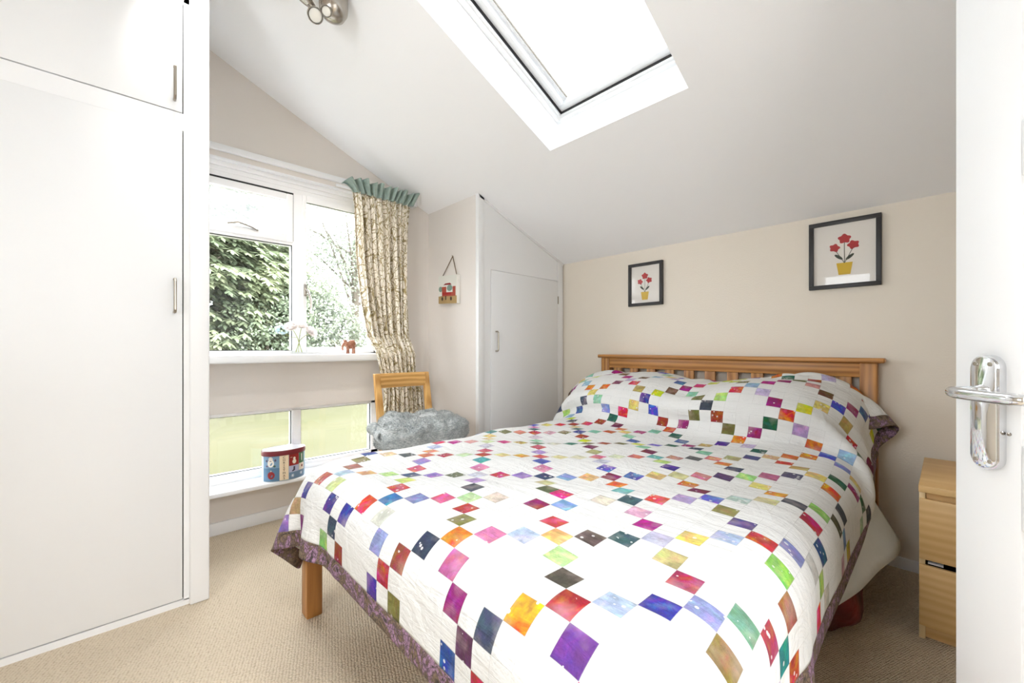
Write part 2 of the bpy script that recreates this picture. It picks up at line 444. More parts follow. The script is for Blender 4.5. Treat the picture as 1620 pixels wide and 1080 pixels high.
[1402,-1,0,-1,-1,-1,-1,-1,0,-1,-1,-1,-1,-1,-1,-1,0,0,0,0,0,0,0,0,0,1,0,0,1,0,0,1,0,1,0,0,1,0,0,0,1,0,0,0,1,0,0,0,0,0,1,0,0,1,0,1,1,1,0,1,1,0,1,1,0,0,1,0,0,0,0],
[1429,-1,0,-1,-1,-1,-1,-1,-1,-1,-1,-1,-1,-1,0,-1,0,-1,0,0,0,0,1,0,0,0,1,0,0,1,0,0,1,0,0,1,0,0,1,0,0,0,0,1,0,0,0,0,1,0,0,0,1,0,1,0,1,1,1,1,0,1,1,1,0,0,0,0,0,0,0],
[1455,0,-1,0,-1,-1,-1,-1,-1,-1,-1,-1,-1,-1,-1,0,-1,0,0,0,0,0,0,0,1,0,0,1,0,0,1,0,0,1,0,0,1,0,0,0,1,0,0,0,0,1,0,0,0,0,0,1,0,1,0,1,1,0,1,1,1,1,1,0,1,0,0,0,-1,0,-1],
[1483,-1,0,-1,-1,-1,-1,-1,-1,-2,-1,-1,-1,-1,0,-1,0,-1,0,0,0,1,0,0,0,1,0,0,1,0,0,1,0,0,1,0,0,0,1,0,0,0,0,1,0,0,0,0,0,0,1,0,0,1,0,1,1,1,1,1,1,0,1,1,0,0,0,0,0,0,-1],
[1510,-1,-1,-1,-1,-1,-1,-1,-1,-1,-1,-1,-1,-1,-1,0,-1,0,0,0,0,0,0,1,0,0,1,0,0,0,1,0,1,0,0,0,1,0,0,0,1,0,0,0,0,0,0,1,0,0,0,0,1,0,1,1,0,1,1,1,1,1,1,0,1,0,0,0,0,-1,-1],
[1538,-1,-1,-1,-2,-1,-1,-1,-2,-1,-1,-1,-1,-1,0,-1,0,-1,0,0,0,1,0,0,0,1,0,0,1,0,0,1,0,0,1,0,0,0,1,0,0,0,0,0,0,1,0,0,0,0,0,0,1,0,1,1,1,0,1,1,1,1,1,1,0,1,0,0,0,-1,-1],
[1565,-1,-1,-2,-1,-1,-1,-2,-1,-1,-1,-1,-1,-1,-1,0,-1,0,0,0,0,0,1,0,0,0,1,0,0,1,0,0,1,0,0,1,0,0,0,0,0,1,0,0,0,0,0,0,0,0,0,1,0,1,0,1,1,1,1,1,1,1,1,0,1,0,0,0,0,0,-1],
[1593,-2,-1,-1,-2,-1,-2,-1,-2,-1,-1,-1,-1,-1,0,-1,0,-1,0,0,1,0,0,0,0,1,0,0,1,0,1,0,0,1,0,0,0,1,0,0,0,0,0,0,0,0,0,0,0,0,0,1,0,1,1,0,1,1,1,1,1,1,1,1,0,1,0,0,0,0,0],
[1620,-2,-1,-2,-1,-2,-1,-2,-1,-1,-2,-1,-1,0,-1,-1,0,0,0,0,0,0,1,0,0,0,1,0,1,0,0,1,0,0,1,0,0,0,0,0,0,0,1,0,0,0,0,0,0,0,0,0,1,0,1,1,1,1,0,2,1,1,0,1,1,0,1,0,0,0,0],
[1648,-2,-2,-2,-1,-2,-2,-1,-2,-1,-1,-2,0,-1,-1,0,-1,0,0,0,0,1,0,0,1,0,0,1,0,0,1,0,1,0,0,0,0,0,1,0,0,0,0,0,0,0,0,-1,0,0,1,0,1,0,1,1,1,1,1,1,1,1,1,1,0,1,0,1,0,0,0],
[1675,-2,-2,-2,-2,-1,-2,-2,-1,-2,-1,-1,-1,-1,0,-1,0,0,0,0,0,0,1,0,0,1,0,0,1,0,1,0,0,0,1,0,0,0,0,0,0,0,0,0,0,0,0,0,0,0,0,1,0,1,1,0,1,1,1,1,1,1,1,1,1,1,0,1,0,0,0],
[1703,-3,-2,-2,-2,-2,-2,-2,-1,-2,-1,-1,-1,0,-1,-1,0,0,0,0,0,1,0,0,1,0,0,1,0,1,0,0,1,0,0,0,0,0,1,0,0,0,0,-1,0,0,0,0,0,0,0,0,1,1,0,1,1,1,1,1,1,1,1,1,1,1,1,1,0,1,0],
[1729,-2,-2,-2,-2,-3,-1,-2,-2,-1,-1,-1,-1,-1,-1,0,0,-1,0,1,0,0,0,1,0,1,0,0,1,0,1,0,0,0,1,0,0,0,0,0,0,0,0,0,0,-1,0,0,0,0,1,0,0,1,1,1,1,1,0,1,1,2,1,1,1,1,1,0,1,1,0],
[1757,-2,-3,-2,-3,-2,-2,-2,-1,-2,-1,-1,-1,-1,-1,0,0,-1,1,0,0,0,1,0,1,0,1,0,0,1,0,0,1,0,0,0,0,1,0,0,0,-1,0,0,0,-1,0,0,0,0,0,1,0,1,1,1,0,1,1,1,1,1,2,1,1,1,1,1,1,1,2],
[1784,-2,-3,-3,-2,-2,-2,-2,-2,-1,-2,-1,-1,0,-1,-1,0,0,0,0,0,1,0,1,0,1,0,1,0,0,1,0,0,0,1,0,0,0,0,0,0,0,0,-1,0,0,0,0,0,0,0,0,1,0,1,1,1,1,1,1,1,1,1,1,2,1,1,1,1,1,1],
[1812,-3,-3,-2,-3,-3,-2,-2,-2,-1,-1,-2,-1,0,-1,-1,0,0,0,0,1,0,1,0,1,0,1,0,0,1,0,0,1,0,0,0,1,0,0,0,-1,0,0,0,-1,0,0,0,0,0,0,0,0,1,1,1,1,0,1,1,1,2,1,1,2,1,2,1,2,1,2],
[1839,-3,-3,-3,-3,-2,-2,-2,-2,-2,-1,-1,-1,-1,-1,0,-1,0,0,1,0,1,0,1,0,1,0,1,0,0,1,0,0,1,0,0,0,0,0,0,0,0,-1,0,0,0,-1,0,0,0,0,0,1,0,1,1,1,1,1,1,1,1,1,2,1,2,1,2,1,2,1],
[1867,-3,-3,-4,-3,-3,-2,-2,-2,-2,-1,-1,-1,-1,-1,0,-1,0,0,1,0,1,0,1,1,0,1,0,0,1,0,0,1,0,0,1,0,0,0,0,-1,0,0,-1,0,0,-1,0,0,0,0,0,0,1,1,1,1,1,1,0,1,2,1,2,1,2,2,2,2,1,3],
[1895,-4,-3,-4,-4,-2,-3,-2,-2,-1,-2,-1,-1,-1,0,-1,0,0,0,0,1,0,1,1,0,1,0,1,0,0,1,0,0,1,0,0,1,0,0,-1,0,0,-1,0,0,-1,0,0,-1,0,0,0,1,0,1,1,1,1,1,1,1,1,1,2,2,2,2,2,1,2,3],
[1924,-5,-4,-5,-3,-3,-3,-2,-2,-2,-1,-1,-1,-1,0,-1,0,0,0,0,1,1,0,1,1,0,1,0,0,1,0,0,1,0,1,0,0,0,0,0,-1,0,0,-1,0,-1,0,0,-1,0,0,0,0,1,1,1,1,1,1,1,0,1,2,2,2,2,3,2,0,1,6],
[1951,-5,-4,-5,-4,-3,-2,-3,-2,-1,-2,-1,0,-1,-1,0,-1,0,0,0,1,1,1,1,0,1,0,0,1,0,0,1,0,1,0,0,1,0,0,-1,0,0,-1,0,-1,0,-1,0,0,-1,0,-1,1,0,0,3,1,2,1,0,1,1,1,2,2,2,3,1,-2,3,7],
[1980,-6,-5,-5,-5,-2,-3,-3,-2,-2,-1,-1,0,-1,-1,-1,0,-1,1,0,1,1,1,1,1,0,0,1,0,0,0,1,0,1,0,1,0,0,0,0,-1,0,-1,0,-1,0,-1,-1,0,-1,-3,2,0,1,1,2,2,2,0,1,0,1,1,2,3,2,4,-5,-2,7,9],
[2006,-5,-6,-5,-6,-3,0,-4,-2,-2,-1,-1,0,-1,-1,-1,0,-1,1,1,1,1,1,0,1,0,0,0,0,1,0,0,1,1,0,1,0,1,0,-1,0,-1,-1,0,-1,-1,-1,-1,-1,-1,-1,0,1,1,2,2,2,2,1,0,0,1,1,2,3,3,-3,-10,5,10,9],
[2035,-8,-6,-5,-6,-6,-1,1,-3,-2,-2,0,-1,0,-1,-1,-1,0,0,1,1,1,1,1,0,0,0,-1,0,0,1,0,1,2,1,1,1,0,0,-1,-1,-1,-1,-2,-1,-2,-2,-1,-2,-1,0,0,1,3,3,3,2,2,2,0,-1,1,1,3,3,-4,-15,3,10,9,9],
[2061,-8,-8,-5,-5,-6,-6,2,3,-3,-1,-1,0,-1,-2,-1,-1,0,0,0,1,0,0,0,-1,0,-1,0,0,0,1,2,2,3,2,1,1,0,-1,-1,-2,-3,-3,-3,-3,-3,-2,-1,-2,-1,0,2,2,4,4,5,3,3,2,0,0,1,2,2,-7,-18,0,10,10,8,9],
[2088,-9,-9,-8,-6,-3,-6,-8,2,8,1,-1,-1,-1,-2,-3,-2,-2,-1,-1,0,-1,-1,-2,-1,-1,-1,0,1,1,3,4,4,3,2,0,1,-1,-1,-2,-4,-5,-5,-11,-9,-6,-2,5,2,1,1,2,4,6,6,6,5,5,3,2,2,0,-3,-12,-15,-2,12,10,7,8,12],
[2114,-10,-9,-8,-9,-7,-1,-7,-9,-1,8,4,2,-1,-1,-5,-5,-4,-3,-3,-1,-2,-1,-2,-1,-1,0,0,2,3,4,3,2,1,1,0,1,0,0,-1,-5,-7,-5,-5,-7,-13,-8,-4,-1,0,0,3,4,8,9,11,7,6,4,3,-1,-5,-10,-9,2,13,10,7,7,12,13],
[2140,-10,-10,-9,-9,-9,-7,0,-8,-12,-6,2,4,2,0,-2,-5,-6,-5,-5,-3,-3,-1,-1,-1,-2,-1,-1,0,3,3,3,2,1,0,2,1,1,2,2,-2,-10,-7,-4,0,-3,-6,-8,-4,-2,-1,0,2,4,5,6,6,6,4,2,-1,-4,-2,6,13,11,6,8,12,13,13],
[2165,-11,-9,-9,-9,-9,-9,-7,-3,-9,-12,-10,-3,-1,-1,-4,-4,-4,-3,-2,-1,1,0,0,-1,-2,-2,-2,-1,-1,0,1,1,0,1,1,1,1,1,1,2,3,-5,-7,-4,-2,0,-2,-2,-2,-2,-1,0,1,2,3,3,3,2,1,1,2,7,14,10,7,10,11,12,12,14],
[2190,-11,-10,-10,-9,-9,-8,-9,-7,-6,-9,-13,-9,-6,-3,-3,-3,-2,-2,0,0,-1,-1,-1,-1,0,-1,-1,-2,-3,-1,0,1,1,1,0,1,0,0,-1,-1,0,1,2,-3,-2,-2,-1,-1,-1,0,-1,1,0,2,1,2,1,2,1,2,6,11,10,10,10,11,10,11,13,14],
[2214,-10,-11,-9,-9,-9,-9,-8,-9,-9,-9,-9,-10,-9,-4,-3,-2,-2,-3,-2,-1,-2,-1,-2,-1,0,0,-2,-1,-1,0,1,1,1,1,1,0,-1,0,-1,-1,-1,0,0,0,-1,-1,0,-1,0,1,1,1,1,1,0,1,1,1,1,3,8,10,10,11,9,8,9,13,14,14],
[2239,-11,-11,-9,-9,-9,-9,-8,-8,-9,-9,-10,-10,-10,-6,-4,-2,-3,-2,-3,-1,-2,-2,-2,-1,-1,1,0,1,0,1,1,2,2,1,0,-1,-1,-1,-2,0,0,-1,-1,-1,-1,0,0,0,0,1,1,1,1,1,1,1,2,0,1,4,7,7,8,10,7,9,13,14,13,15],
[2263,-11,-11,-10,-11,-7,-8,-9,-9,-10,-11,-9,-8,-7,-6,-5,-4,-3,-3,-3,-2,-2,-1,-2,-1,-1,0,1,2,2,2,3,2,1,1,1,-1,-1,-2,-2,-2,-1,-1,-1,-1,0,0,0,0,1,0,1,0,1,0,1,0,0,2,1,3,5,5,9,8,10,13,13,13,15,13],
[2287,-12,-11,-10,-10,-11,-10,-8,-9,-10,-10,-9,-7,-6,-6,-4,-4,-4,-3,-2,-2,-2,-2,-2,-1,0,1,1,1,2,2,3,2,2,1,0,-1,-2,-2,-2,-1,-1,-1,0,-1,1,0,0,0,1,0,0,0,0,0,0,0,0,1,1,3,4,6,7,9,12,12,14,13,13,11],
[2311,-12,-11,-11,-10,-10,-12,-10,-9,-10,-9,-8,-6,-6,-5,-5,-4,-3,-3,-3,-2,-2,-1,-2,0,0,0,1,2,2,2,2,2,2,0,0,-1,-2,-1,-2,-1,-1,0,0,0,0,0,1,0,0,0,0,0,0,-1,0,0,0,0,2,2,4,5,8,9,11,12,12,11,9,11],
[2333,-11,-11,-10,-11,-11,-10,-11,-10,-10,-8,-7,-6,-6,-5,-5,-4,-3,-3,-3,-2,-1,-2,-1,0,0,1,1,2,2,1,2,2,1,0,0,-2,-1,-1,-1,-1,-1,0,0,1,0,0,0,1,0,0,-1,0,-1,0,-1,0,0,1,2,2,4,5,7,8,9,11,10,11,12,5],
[2357,-11,-11,-10,-11,-11,-10,-11,-11,-9,-8,-7,-6,-6,-5,-4,-4,-4,-3,-2,-2,-1,-1,-1,0,0,1,1,2,2,1,2,1,1,0,-1,-1,-1,-1,-1,0,-1,0,1,0,0,0,1,0,0,-1,0,-1,0,-1,0,-1,1,1,1,3,3,5,7,7,10,10,11,10,7,-2],
[2381,-11,-11,-11,-10,-12,-10,-11,-10,-9,-8,-6,-6,-6,-5,-4,-4,-4,-3,-2,-1,-1,-1,0,0,0,1,1,1,2,1,2,1,0,0,0,-1,-1,-1,-1,0,0,0,0,0,0,1,0,0,-1,0,-1,0,-1,0,-1,0,1,1,1,2,4,4,6,8,9,10,11,6,-2,-8],
[2404,-11,-11,-11,-11,-10,-11,-10,-10,-8,-8,-6,-6,-6,-5,-4,-4,-3,-3,-2,-1,-1,-1,0,0,1,0,2,1,1,1,2,1,0,0,0,-1,-1,-1,-1,0,0,0,1,0,0,0,0,0,-1,0,-1,0,-1,0,-1,0,1,1,1,3,3,4,6,7,9,10,4,-4,-10,-4],
[2428,-10,-11,-11,-11,-12,-10,-10,-9,-8,-7,-7,-6,-5,-5,-4,-4,-4,-2,-2,-1,-1,0,0,0,0,1,1,1,1,2,1,0,1,0,0,-1,-1,-1,0,0,0,0,0,0,0,0,0,0,-1,0,-1,0,-1,0,0,0,0,1,1,2,3,5,5,7,10,1,-9,-11,-5,2],
[2453,-11,-11,-11,-11,-12,-10,-10,-8,-8,-7,-6,-6,-5,-5,-5,-3,-4,-2,-2,-1,0,-1,0,1,0,1,1,1,1,1,1,1,1,0,-1,0,-3,0,0,0,1,0,0,0,0,0,-1,0,0,-1,0,-1,0,-1,0,0,1,0,2,2,2,5,6,4,-4,-13,-8,-3,2,4],
[2475,-9,-10,-12,-11,-11,-10,-10,-8,-7,-7,-6,-6,-5,-5,-4,-5,-3,-2,-2,0,-1,0,0,0,1,1,1,1,0,1,1,1,1,0,0,-3,0,-2,1,1,0,0,0,0,0,0,0,-1,0,0,-1,0,-1,0,0,0,0,1,1,1,4,2,-4,-10,-7,-3,0,2,3,5],
[2491,-3,-8,-11,-11,-12,-10,-9,-7,-7,-7,-6,-5,-6,-5,-4,-4,-4,-2,-1,-1,0,0,0,0,1,0,1,1,1,1,1,1,0,1,-2,-1,-3,1,1,1,0,0,0,0,0,-1,0,0,-1,0,0,-1,0,-1,0,0,0,1,2,-1,-7,-7,-5,-2,-1,1,2,3,4,5],
[2497,5,-1,-7,-11,-11,-11,-9,-7,-6,-6,-6,-6,-5,-5,-5,-4,-4,-2,-1,-1,0,0,1,0,1,0,1,1,1,0,1,1,1,0,-2,-1,-4,2,1,1,1,0,0,-1,0,0,0,-1,0,0,-1,0,-1,0,-1,0,0,1,-5,-7,-6,-2,-1,1,0,2,1,3,3,4],
[2493,10,7,3,-5,-12,-10,-8,-8,-7,-6,-6,-6,-4,-4,-4,-6,-7,-4,-1,2,4,0,0,1,0,1,1,1,0,1,1,0,2,-1,-1,-6,1,1,2,1,0,0,0,0,0,-1,0,0,0,-1,0,-1,0,-1,0,-1,0,-6,-8,-4,-1,0,0,-1,-1,-2,0,2,3,3],
[2479,11,11,10,8,2,-10,-11,-3,-7,-7,-7,-7,-6,-5,-4,-6,-3,-4,-1,0,4,4,-1,1,1,1,0,1,1,1,0,0,4,-1,-5,-6,3,2,1,1,0,1,-1,0,0,-1,0,0,0,0,-1,0,-1,-1,-1,0,-4,-7,-4,-2,-2,-4,-6,-6,-7,-4,0,3,4,3],
[2457,12,11,11,10,11,10,3,-2,-7,-8,-7,-7,-6,-7,-4,-3,-8,-5,4,2,3,2,2,1,1,0,1,1,0,1,0,0,5,-4,-13,4,3,2,1,1,1,0,-1,0,0,0,0,-1,0,0,0,-1,0,-1,-1,-2,-4,-5,-6,-9,-14,-9,-5,-3,-2,-2,-3,-2,2,3],
[2433,12,11,11,10,10,9,4,11,10,5,-2,-5,-6,-6,-7,-8,0,-8,-10,-3,16,8,5,2,0,0,1,0,1,0,0,-1,5,-19,3,6,2,2,1,1,0,0,-1,0,0,-1,0,0,0,0,0,0,-1,-1,-1,-1,-3,-12,-20,-9,-6,-2,-1,-2,-2,-2,-3,-5,-3,-2],
[2413,11,11,9,9,9,9,8,8,8,10,11,8,2,0,-3,-8,-11,3,-10,-5,24,3,6,1,0,0,0,0,0,-1,0,1,1,-20,10,6,0,1,1,0,1,0,0,0,0,0,0,0,0,0,0,0,0,0,-1,-6,-17,-12,-5,-6,-5,-2,-1,-2,-2,-2,-4,-4,-4,-3],
[2399,11,10,7,6,6,7,8,8,9,10,9,9,10,10,7,3,-2,-12,-3,-2,-3,18,-3,0,0,0,0,0,0,0,0,0,1,-1,1,-1,1,-1,1,0,-1,0,1,0,-1,0,0,0,0,0,0,0,0,0,0,1,1,-8,-8,-7,-2,0,-2,-3,-1,-3,-3,-3,-3,-4],
[2387,8,5,4,5,7,7,7,8,9,9,9,10,9,10,9,11,14,7,-10,-3,-14,17,-5,0,1,0,-1,1,-1,-1,1,-2,2,-1,1,-1,1,0,0,0,0,0,1,0,-1,1,-1,0,0,1,0,-1,1,-1,1,0,3,4,0,-3,-15,-9,12,6,0,-2,-4,-4,-4,-3],
[2367,4,3,4,6,6,7,8,8,9,9,10,9,10,10,10,12,14,16,1,2,4,-17,11,0,-1,0,1,-1,0,1,-2,2,-1,-1,1,0,0,-1,0,-1,1,1,0,0,1,-1,0,0,2,-2,0,0,0,1,-1,1,2,0,1,1,1,-10,-12,10,9,1,-1,-1,-2,-2],
[2343,2,3,5,5,7,7,8,8,9,9,10,10,10,10,11,11,14,18,25,1,3,-1,-3,2,0,0,0,-1,1,0,1,-1,0,1,-1,0,0,1,0,0,0,-1,-1,1,0,0,0,0,0,0,0,-1,1,-1,1,0,-2,0,0,0,1,3,-3,-1,0,0,0,0,0,0],
]
QY = [
[242,5,-2,-7,-5,1,8,18,24,23,16,8,14,24,27,26,21,23,26,27,23,23,26,27,27,27,27,28,27,27,27,27,27,27,27,27,27,26,27,27,27,27,27,27,27,26,27,27,26,27,24,20,24,27,26,20,20,26,26,25,17,12,21,25,23,16,7,0,-3,2,10],
[231,12,5,-2,-7,-5,4,13,21,24,21,11,13,24,27,26,22,24,27,26,23,25,26,27,27,27,27,27,27,28,26,28,26,27,27,27,27,27,27,27,26,27,27,27,27,27,26,27,26,27,26,21,24,27,26,22,20,27,26,25,15,17,24,24,20,12,2,-4,2,10,16],
[215,16,12,6,-2,-8,-2,7,17,24,23,18,13,23,26,27,22,25,27,25,24,27,26,27,27,27,27,27,27,27,27,27,27,27,26,27,27,27,27,27,27,27,27,26,27,27,26,27,27,26,27,23,24,27,27,23,21,26,27,24,16,21,25,23,16,6,-3,1,9,16,20],
[196,19,16,13,6,-3,-6,1,12,21,24,22,15,22,27,26,23,26,27,25,26,26,27,27,26,27,27,27,27,27,27,27,27,27,27,27,27,27,26,28,26,27,27,27,27,27,26,27,26,27,27,25,24,27,26,26,22,26,26,24,18,24,25,20,11,0,0,9,15,20,21],
[177,19,19,17,12,6,-2,-5,6,17,23,25,19,22,26,26,25,27,26,26,26,27,27,26,27,27,27,27,27,27,26,27,27,27,27,27,27,27,27,27,27,27,27,27,26,27,27,27,26,27,27,26,25,27,26,26,24,26,26,24,22,25,23,17,5,0,7,16,19,21,20],
[159,19,18,19,17,12,6,0,-2,12,21,25,23,22,26,26,27,26,26,27,27,27,26,27,27,27,27,27,27,27,27,27,27,27,26,28,26,28,27,27,27,27,27,27,27,27,26,27,27,27,26,27,27,26,27,26,26,25,26,24,25,25,21,13,1,8,14,20,20,20,20],
[140,19,18,18,19,17,10,9,1,5,18,24,25,24,26,27,27,27,27,27,27,27,27,27,26,27,27,27,27,27,27,27,27,27,27,27,27,27,27,27,27,28,26,28,26,27,27,27,27,27,27,27,27,27,27,27,26,27,26,26,25,24,20,7,9,13,18,20,20,21,20],
[124,17,18,18,18,18,16,11,9,6,15,22,25,25,27,27,27,27,27,28,27,28,27,27,27,27,27,27,27,27,27,27,27,27,27,28,27,27,27,27,27,28,27,27,27,27,27,27,27,28,27,27,27,28,27,27,27,27,27,26,26,23,18,12,12,17,20,20,20,19,18],
[114,14,15,16,17,18,17,16,10,11,16,21,25,27,27,28,28,28,27,28,28,27,27,28,27,27,27,27,27,28,27,27,27,27,27,27,28,27,27,27,27,28,27,27,27,27,27,28,27,28,27,28,27,28,27,28,27,28,27,28,26,24,20,15,14,20,19,19,18,15,14],
[113,10,12,13,14,16,16,18,14,12,17,23,25,29,27,29,28,29,27,29,27,28,27,28,27,28,27,27,27,28,27,27,27,28,27,27,27,28,27,27,27,28,27,27,27,28,27,28,27,28,27,28,28,28,27,28,28,28,28,28,27,25,21,17,18,19,18,16,14,11,9],
[122,6,8,9,12,13,14,16,16,15,17,24,26,30,28,30,28,29,27,29,27,29,27,28,27,28,27,28,27,27,27,28,27,28,27,27,27,28,27,27,27,28,27,27,28,27,27,28,28,28,27,28,28,28,27,29,27,29,28,29,27,27,21,18,18,19,15,13,9,5,4],
[140,4,4,5,8,10,12,14,15,15,18,25,26,30,28,30,28,29,28,28,28,28,28,28,27,28,27,28,27,28,27,28,27,28,27,27,27,28,27,27,28,27,27,28,27,28,27,28,27,28,28,28,27,29,27,29,27,29,28,29,27,26,22,18,18,17,11,7,3,1,0],
[165,2,2,2,3,6,8,12,13,14,18,24,26,30,28,30,28,29,28,28,28,28,28,28,27,28,27,28,28,28,27,27,28,27,27,28,27,28,27,27,28,27,27,28,27,28,27,28,28,28,27,28,28,28,27,29,27,29,28,28,27,26,22,18,16,12,6,0,0,0,1],
[189,1,1,1,2,3,4,6,8,14,18,24,27,29,28,29,27,29,28,28,28,28,27,29,27,28,27,28,27,28,28,27,27,28,27,28,27,28,27,28,27,27,28,27,28,27,28,28,27,28,27,28,28,28,27,28,28,28,28,28,27,26,22,18,13,6,2,0,0,0,0],
[205,0,-1,0,0,0,0,3,8,15,19,25,26,28,28,28,28,28,28,28,27,29,27,28,28,28,27,28,27,28,27,28,27,28,27,28,27,28,27,27,28,27,28,27,28,28,27,28,27,28,27,28,27,29,27,28,27,29,27,28,27,25,23,18,13,8,1,0,0,0,0],
[213,-7,-2,0,0,0,0,3,9,15,20,25,27,27,28,28,27,28,28,28,27,28,27,29,27,28,27,28,27,28,27,28,27,28,27,28,27,28,27,28,27,27,28,28,27,28,27,28,27,28,27,28,27,28,27,28,27,28,27,28,27,26,23,18,13,8,2,0,0,-1,0],
[213,-6,-2,0,0,-1,1,3,10,15,21,24,27,27,27,28,27,28,27,28,27,28,28,28,27,28,27,28,27,28,27,28,27,28,27,28,27,28,27,27,28,27,28,27,28,27,28,27,28,28,27,28,27,28,27,28,27,27,27,28,27,26,22,19,13,11,8,4,2,0,1],
[207,-6,-2,0,1,3,3,3,10,16,21,25,26,28,26,28,27,28,27,27,27,28,27,28,27,28,27,28,28,27,27,28,27,28,27,28,27,28,27,28,27,28,27,27,28,27,27,28,27,28,27,28,27,28,27,27,28,27,27,28,27,25,23,18,14,8,9,9,6,4,3],
[200,-2,1,3,3,3,0,3,10,16,21,25,26,27,27,27,27,27,27,28,27,27,28,27,28,27,28,27,28,27,28,27,27,28,27,28,27,28,27,28,27,27,28,27,27,28,27,28,27,28,27,28,27,27,27,28,27,27,27,27,27,26,22,19,13,8,2,8,10,8,6],
[201,2,3,3,1,0,0,3,10,16,21,25,26,27,27,27,26,28,26,28,27,27,27,28,27,28,27,28,27,28,27,28,27,27,27,28,27,28,27,28,27,27,28,27,27,28,27,28,27,27,27,28,27,27,27,28,27,27,27,27,27,25,23,18,14,8,2,0,6,10,8],
[206,3,2,1,0,-1,1,3,10,16,21,24,26,27,27,26,27,27,27,27,27,28,27,27,28,27,27,28,27,28,27,28,27,27,27,28,27,28,27,28,27,27,27,28,27,28,27,27,28,27,27,28,26,28,27,27,27,27,27,27,27,25,22,19,14,8,2,0,0,4,6],
[209,2,1,0,-1,0,1,4,10,16,21,24,26,27,26,27,27,27,27,27,27,28,27,27,27,28,27,28,27,27,27,28,27,28,27,27,27,28,27,28,27,27,27,28,27,28,27,27,27,28,27,27,27,27,27,27,27,27,27,27,27,25,23,19,14,8,2,0,0,0,0],
[210,1,0,0,0,0,1,4,10,16,21,24,26,27,27,26,27,27,27,27,27,28,27,27,27,28,27,28,27,27,27,28,27,28,27,27,27,28,27,28,27,27,27,28,27,28,27,27,27,27,27,28,27,27,27,27,27,27,27,27,26,26,23,19,14,8,3,-1,0,0,0],
[210,0,0,0,0,1,0,4,11,16,21,24,26,27,27,27,27,27,27,27,27,27,27,28,27,28,27,27,27,28,27,27,27,28,27,28,27,27,27,28,27,27,27,28,27,28,27,27,27,27,27,28,27,27,27,27,27,27,27,27,26,26,23,19,14,9,4,2,1,-3,-2],
[209,-1,0,1,0,0,1,4,11,16,21,24,27,27,27,27,27,27,27,27,27,28,27,27,27,28,27,27,27,28,27,28,27,27,27,28,27,27,27,28,27,27,27,28,27,27,27,28,27,27,27,27,27,28,27,27,27,27,27,27,26,26,23,20,14,8,2,3,3,2,0],
[209,-2,0,0,0,0,1,5,11,16,21,25,26,27,27,28,27,27,27,28,27,27,27,28,27,27,27,28,27,27,27,28,27,28,27,27,27,28,27,27,27,28,27,27,27,27,27,28,27,27,27,28,27,27,27,27,27,27,27,27,27,26,23,20,13,8,2,0,1,3,2],
[203,2,0,0,0,0,1,5,11,17,21,25,27,27,27,28,27,27,27,28,27,27,27,28,27,27,28,27,27,28,27,27,27,28,27,27,27,28,27,27,27,28,27,27,27,27,27,28,27,27,27,28,27,27,27,27,27,27,27,27,27,26,24,19,13,8,1,1,-1,0,0],
[194,3,2,2,1,1,1,6,11,17,22,25,27,27,28,27,27,28,27,27,27,28,27,28,27,27,27,28,27,27,27,28,27,27,27,28,27,27,27,28,27,27,27,27,27,28,27,27,27,27,27,28,27,27,27,27,27,28,27,27,27,26,23,19,13,7,2,1,2,0,-3],
[190,3,3,3,2,1,1,6,12,17,22,25,27,28,27,27,28,27,27,28,27,27,27,28,27,27,27,28,27,27,27,28,27,27,27,28,27,27,27,28,27,27,27,27,27,28,27,27,27,28,26,28,27,27,27,27,27,28,27,27,27,26,23,18,13,7,1,1,1,2,1],
[193,2,3,2,1,1,0,7,12,17,22,26,27,27,27,28,27,28,27,27,27,28,27,27,28,27,27,28,27,27,27,27,27,28,27,27,27,28,27,27,27,27,27,28,27,27,27,27,27,28,27,27,27,27,27,28,27,27,27,27,27,26,22,18,13,6,1,0,1,1,2],
[201,1,0,0,0,0,1,6,12,18,22,26,27,27,27,28,27,27,27,28,27,27,27,28,27,27,27,28,27,27,27,28,27,27,27,28,27,27,27,27,27,27,27,28,27,27,27,28,27,27,27,27,27,27,27,28,27,27,27,27,27,26,21,18,12,6,2,0,1,0,2],
[205,-2,0,0,0,0,1,6,12,18,22,26,27,27,27,28,27,27,27,28,27,27,27,28,27,27,27,27,27,28,27,27,27,28,27,27,27,27,27,28,27,27,27,27,27,28,27,27,27,27,27,28,27,27,27,27,27,27,27,27,27,25,22,17,12,6,1,1,1,1,1],
[204,0,0,0,0,1,1,6,12,18,22,25,27,27,27,27,27,28,27,27,27,28,27,27,27,27,27,28,27,27,27,28,27,27,27,27,27,27,27,28,27,27,27,28,27,27,27,27,27,28,27,27,27,27,27,27,27,27,27,27,27,25,21,17,12,6,1,1,1,1,2],
[205,0,0,1,0,1,0,7,12,17,22,25,27,27,27,27,27,28,27,27,27,28,26,28,27,27,27,27,27,28,27,27,27,28,27,27,27,27,27,27,27,28,27,27,27,27,27,28,27,27,27,27,27,27,27,27,27,27,27,27,27,24,22,17,12,5,1,1,2,1,2],
[206,0,0,1,0,1,1,6,12,18,21,25,27,27,27,27,27,27,27,28,27,27,27,27,27,27,27,28,27,27,27,28,26,28,27,27,27,27,27,28,27,27,27,27,27,28,27,27,27,27,27,27,27,28,27,27,27,27,26,27,27,24,22,17,12,5,2,1,1,2,2],
[206,1,0,1,0,1,1,6,12,18,21,25,27,27,27,27,27,27,27,27,27,28,27,27,27,27,27,28,27,27,27,27,27,27,27,28,27,27,27,27,27,28,27,27,27,27,27,28,27,27,27,27,27,27,27,27,27,27,27,27,26,25,22,17,12,6,2,1,1,1,2],
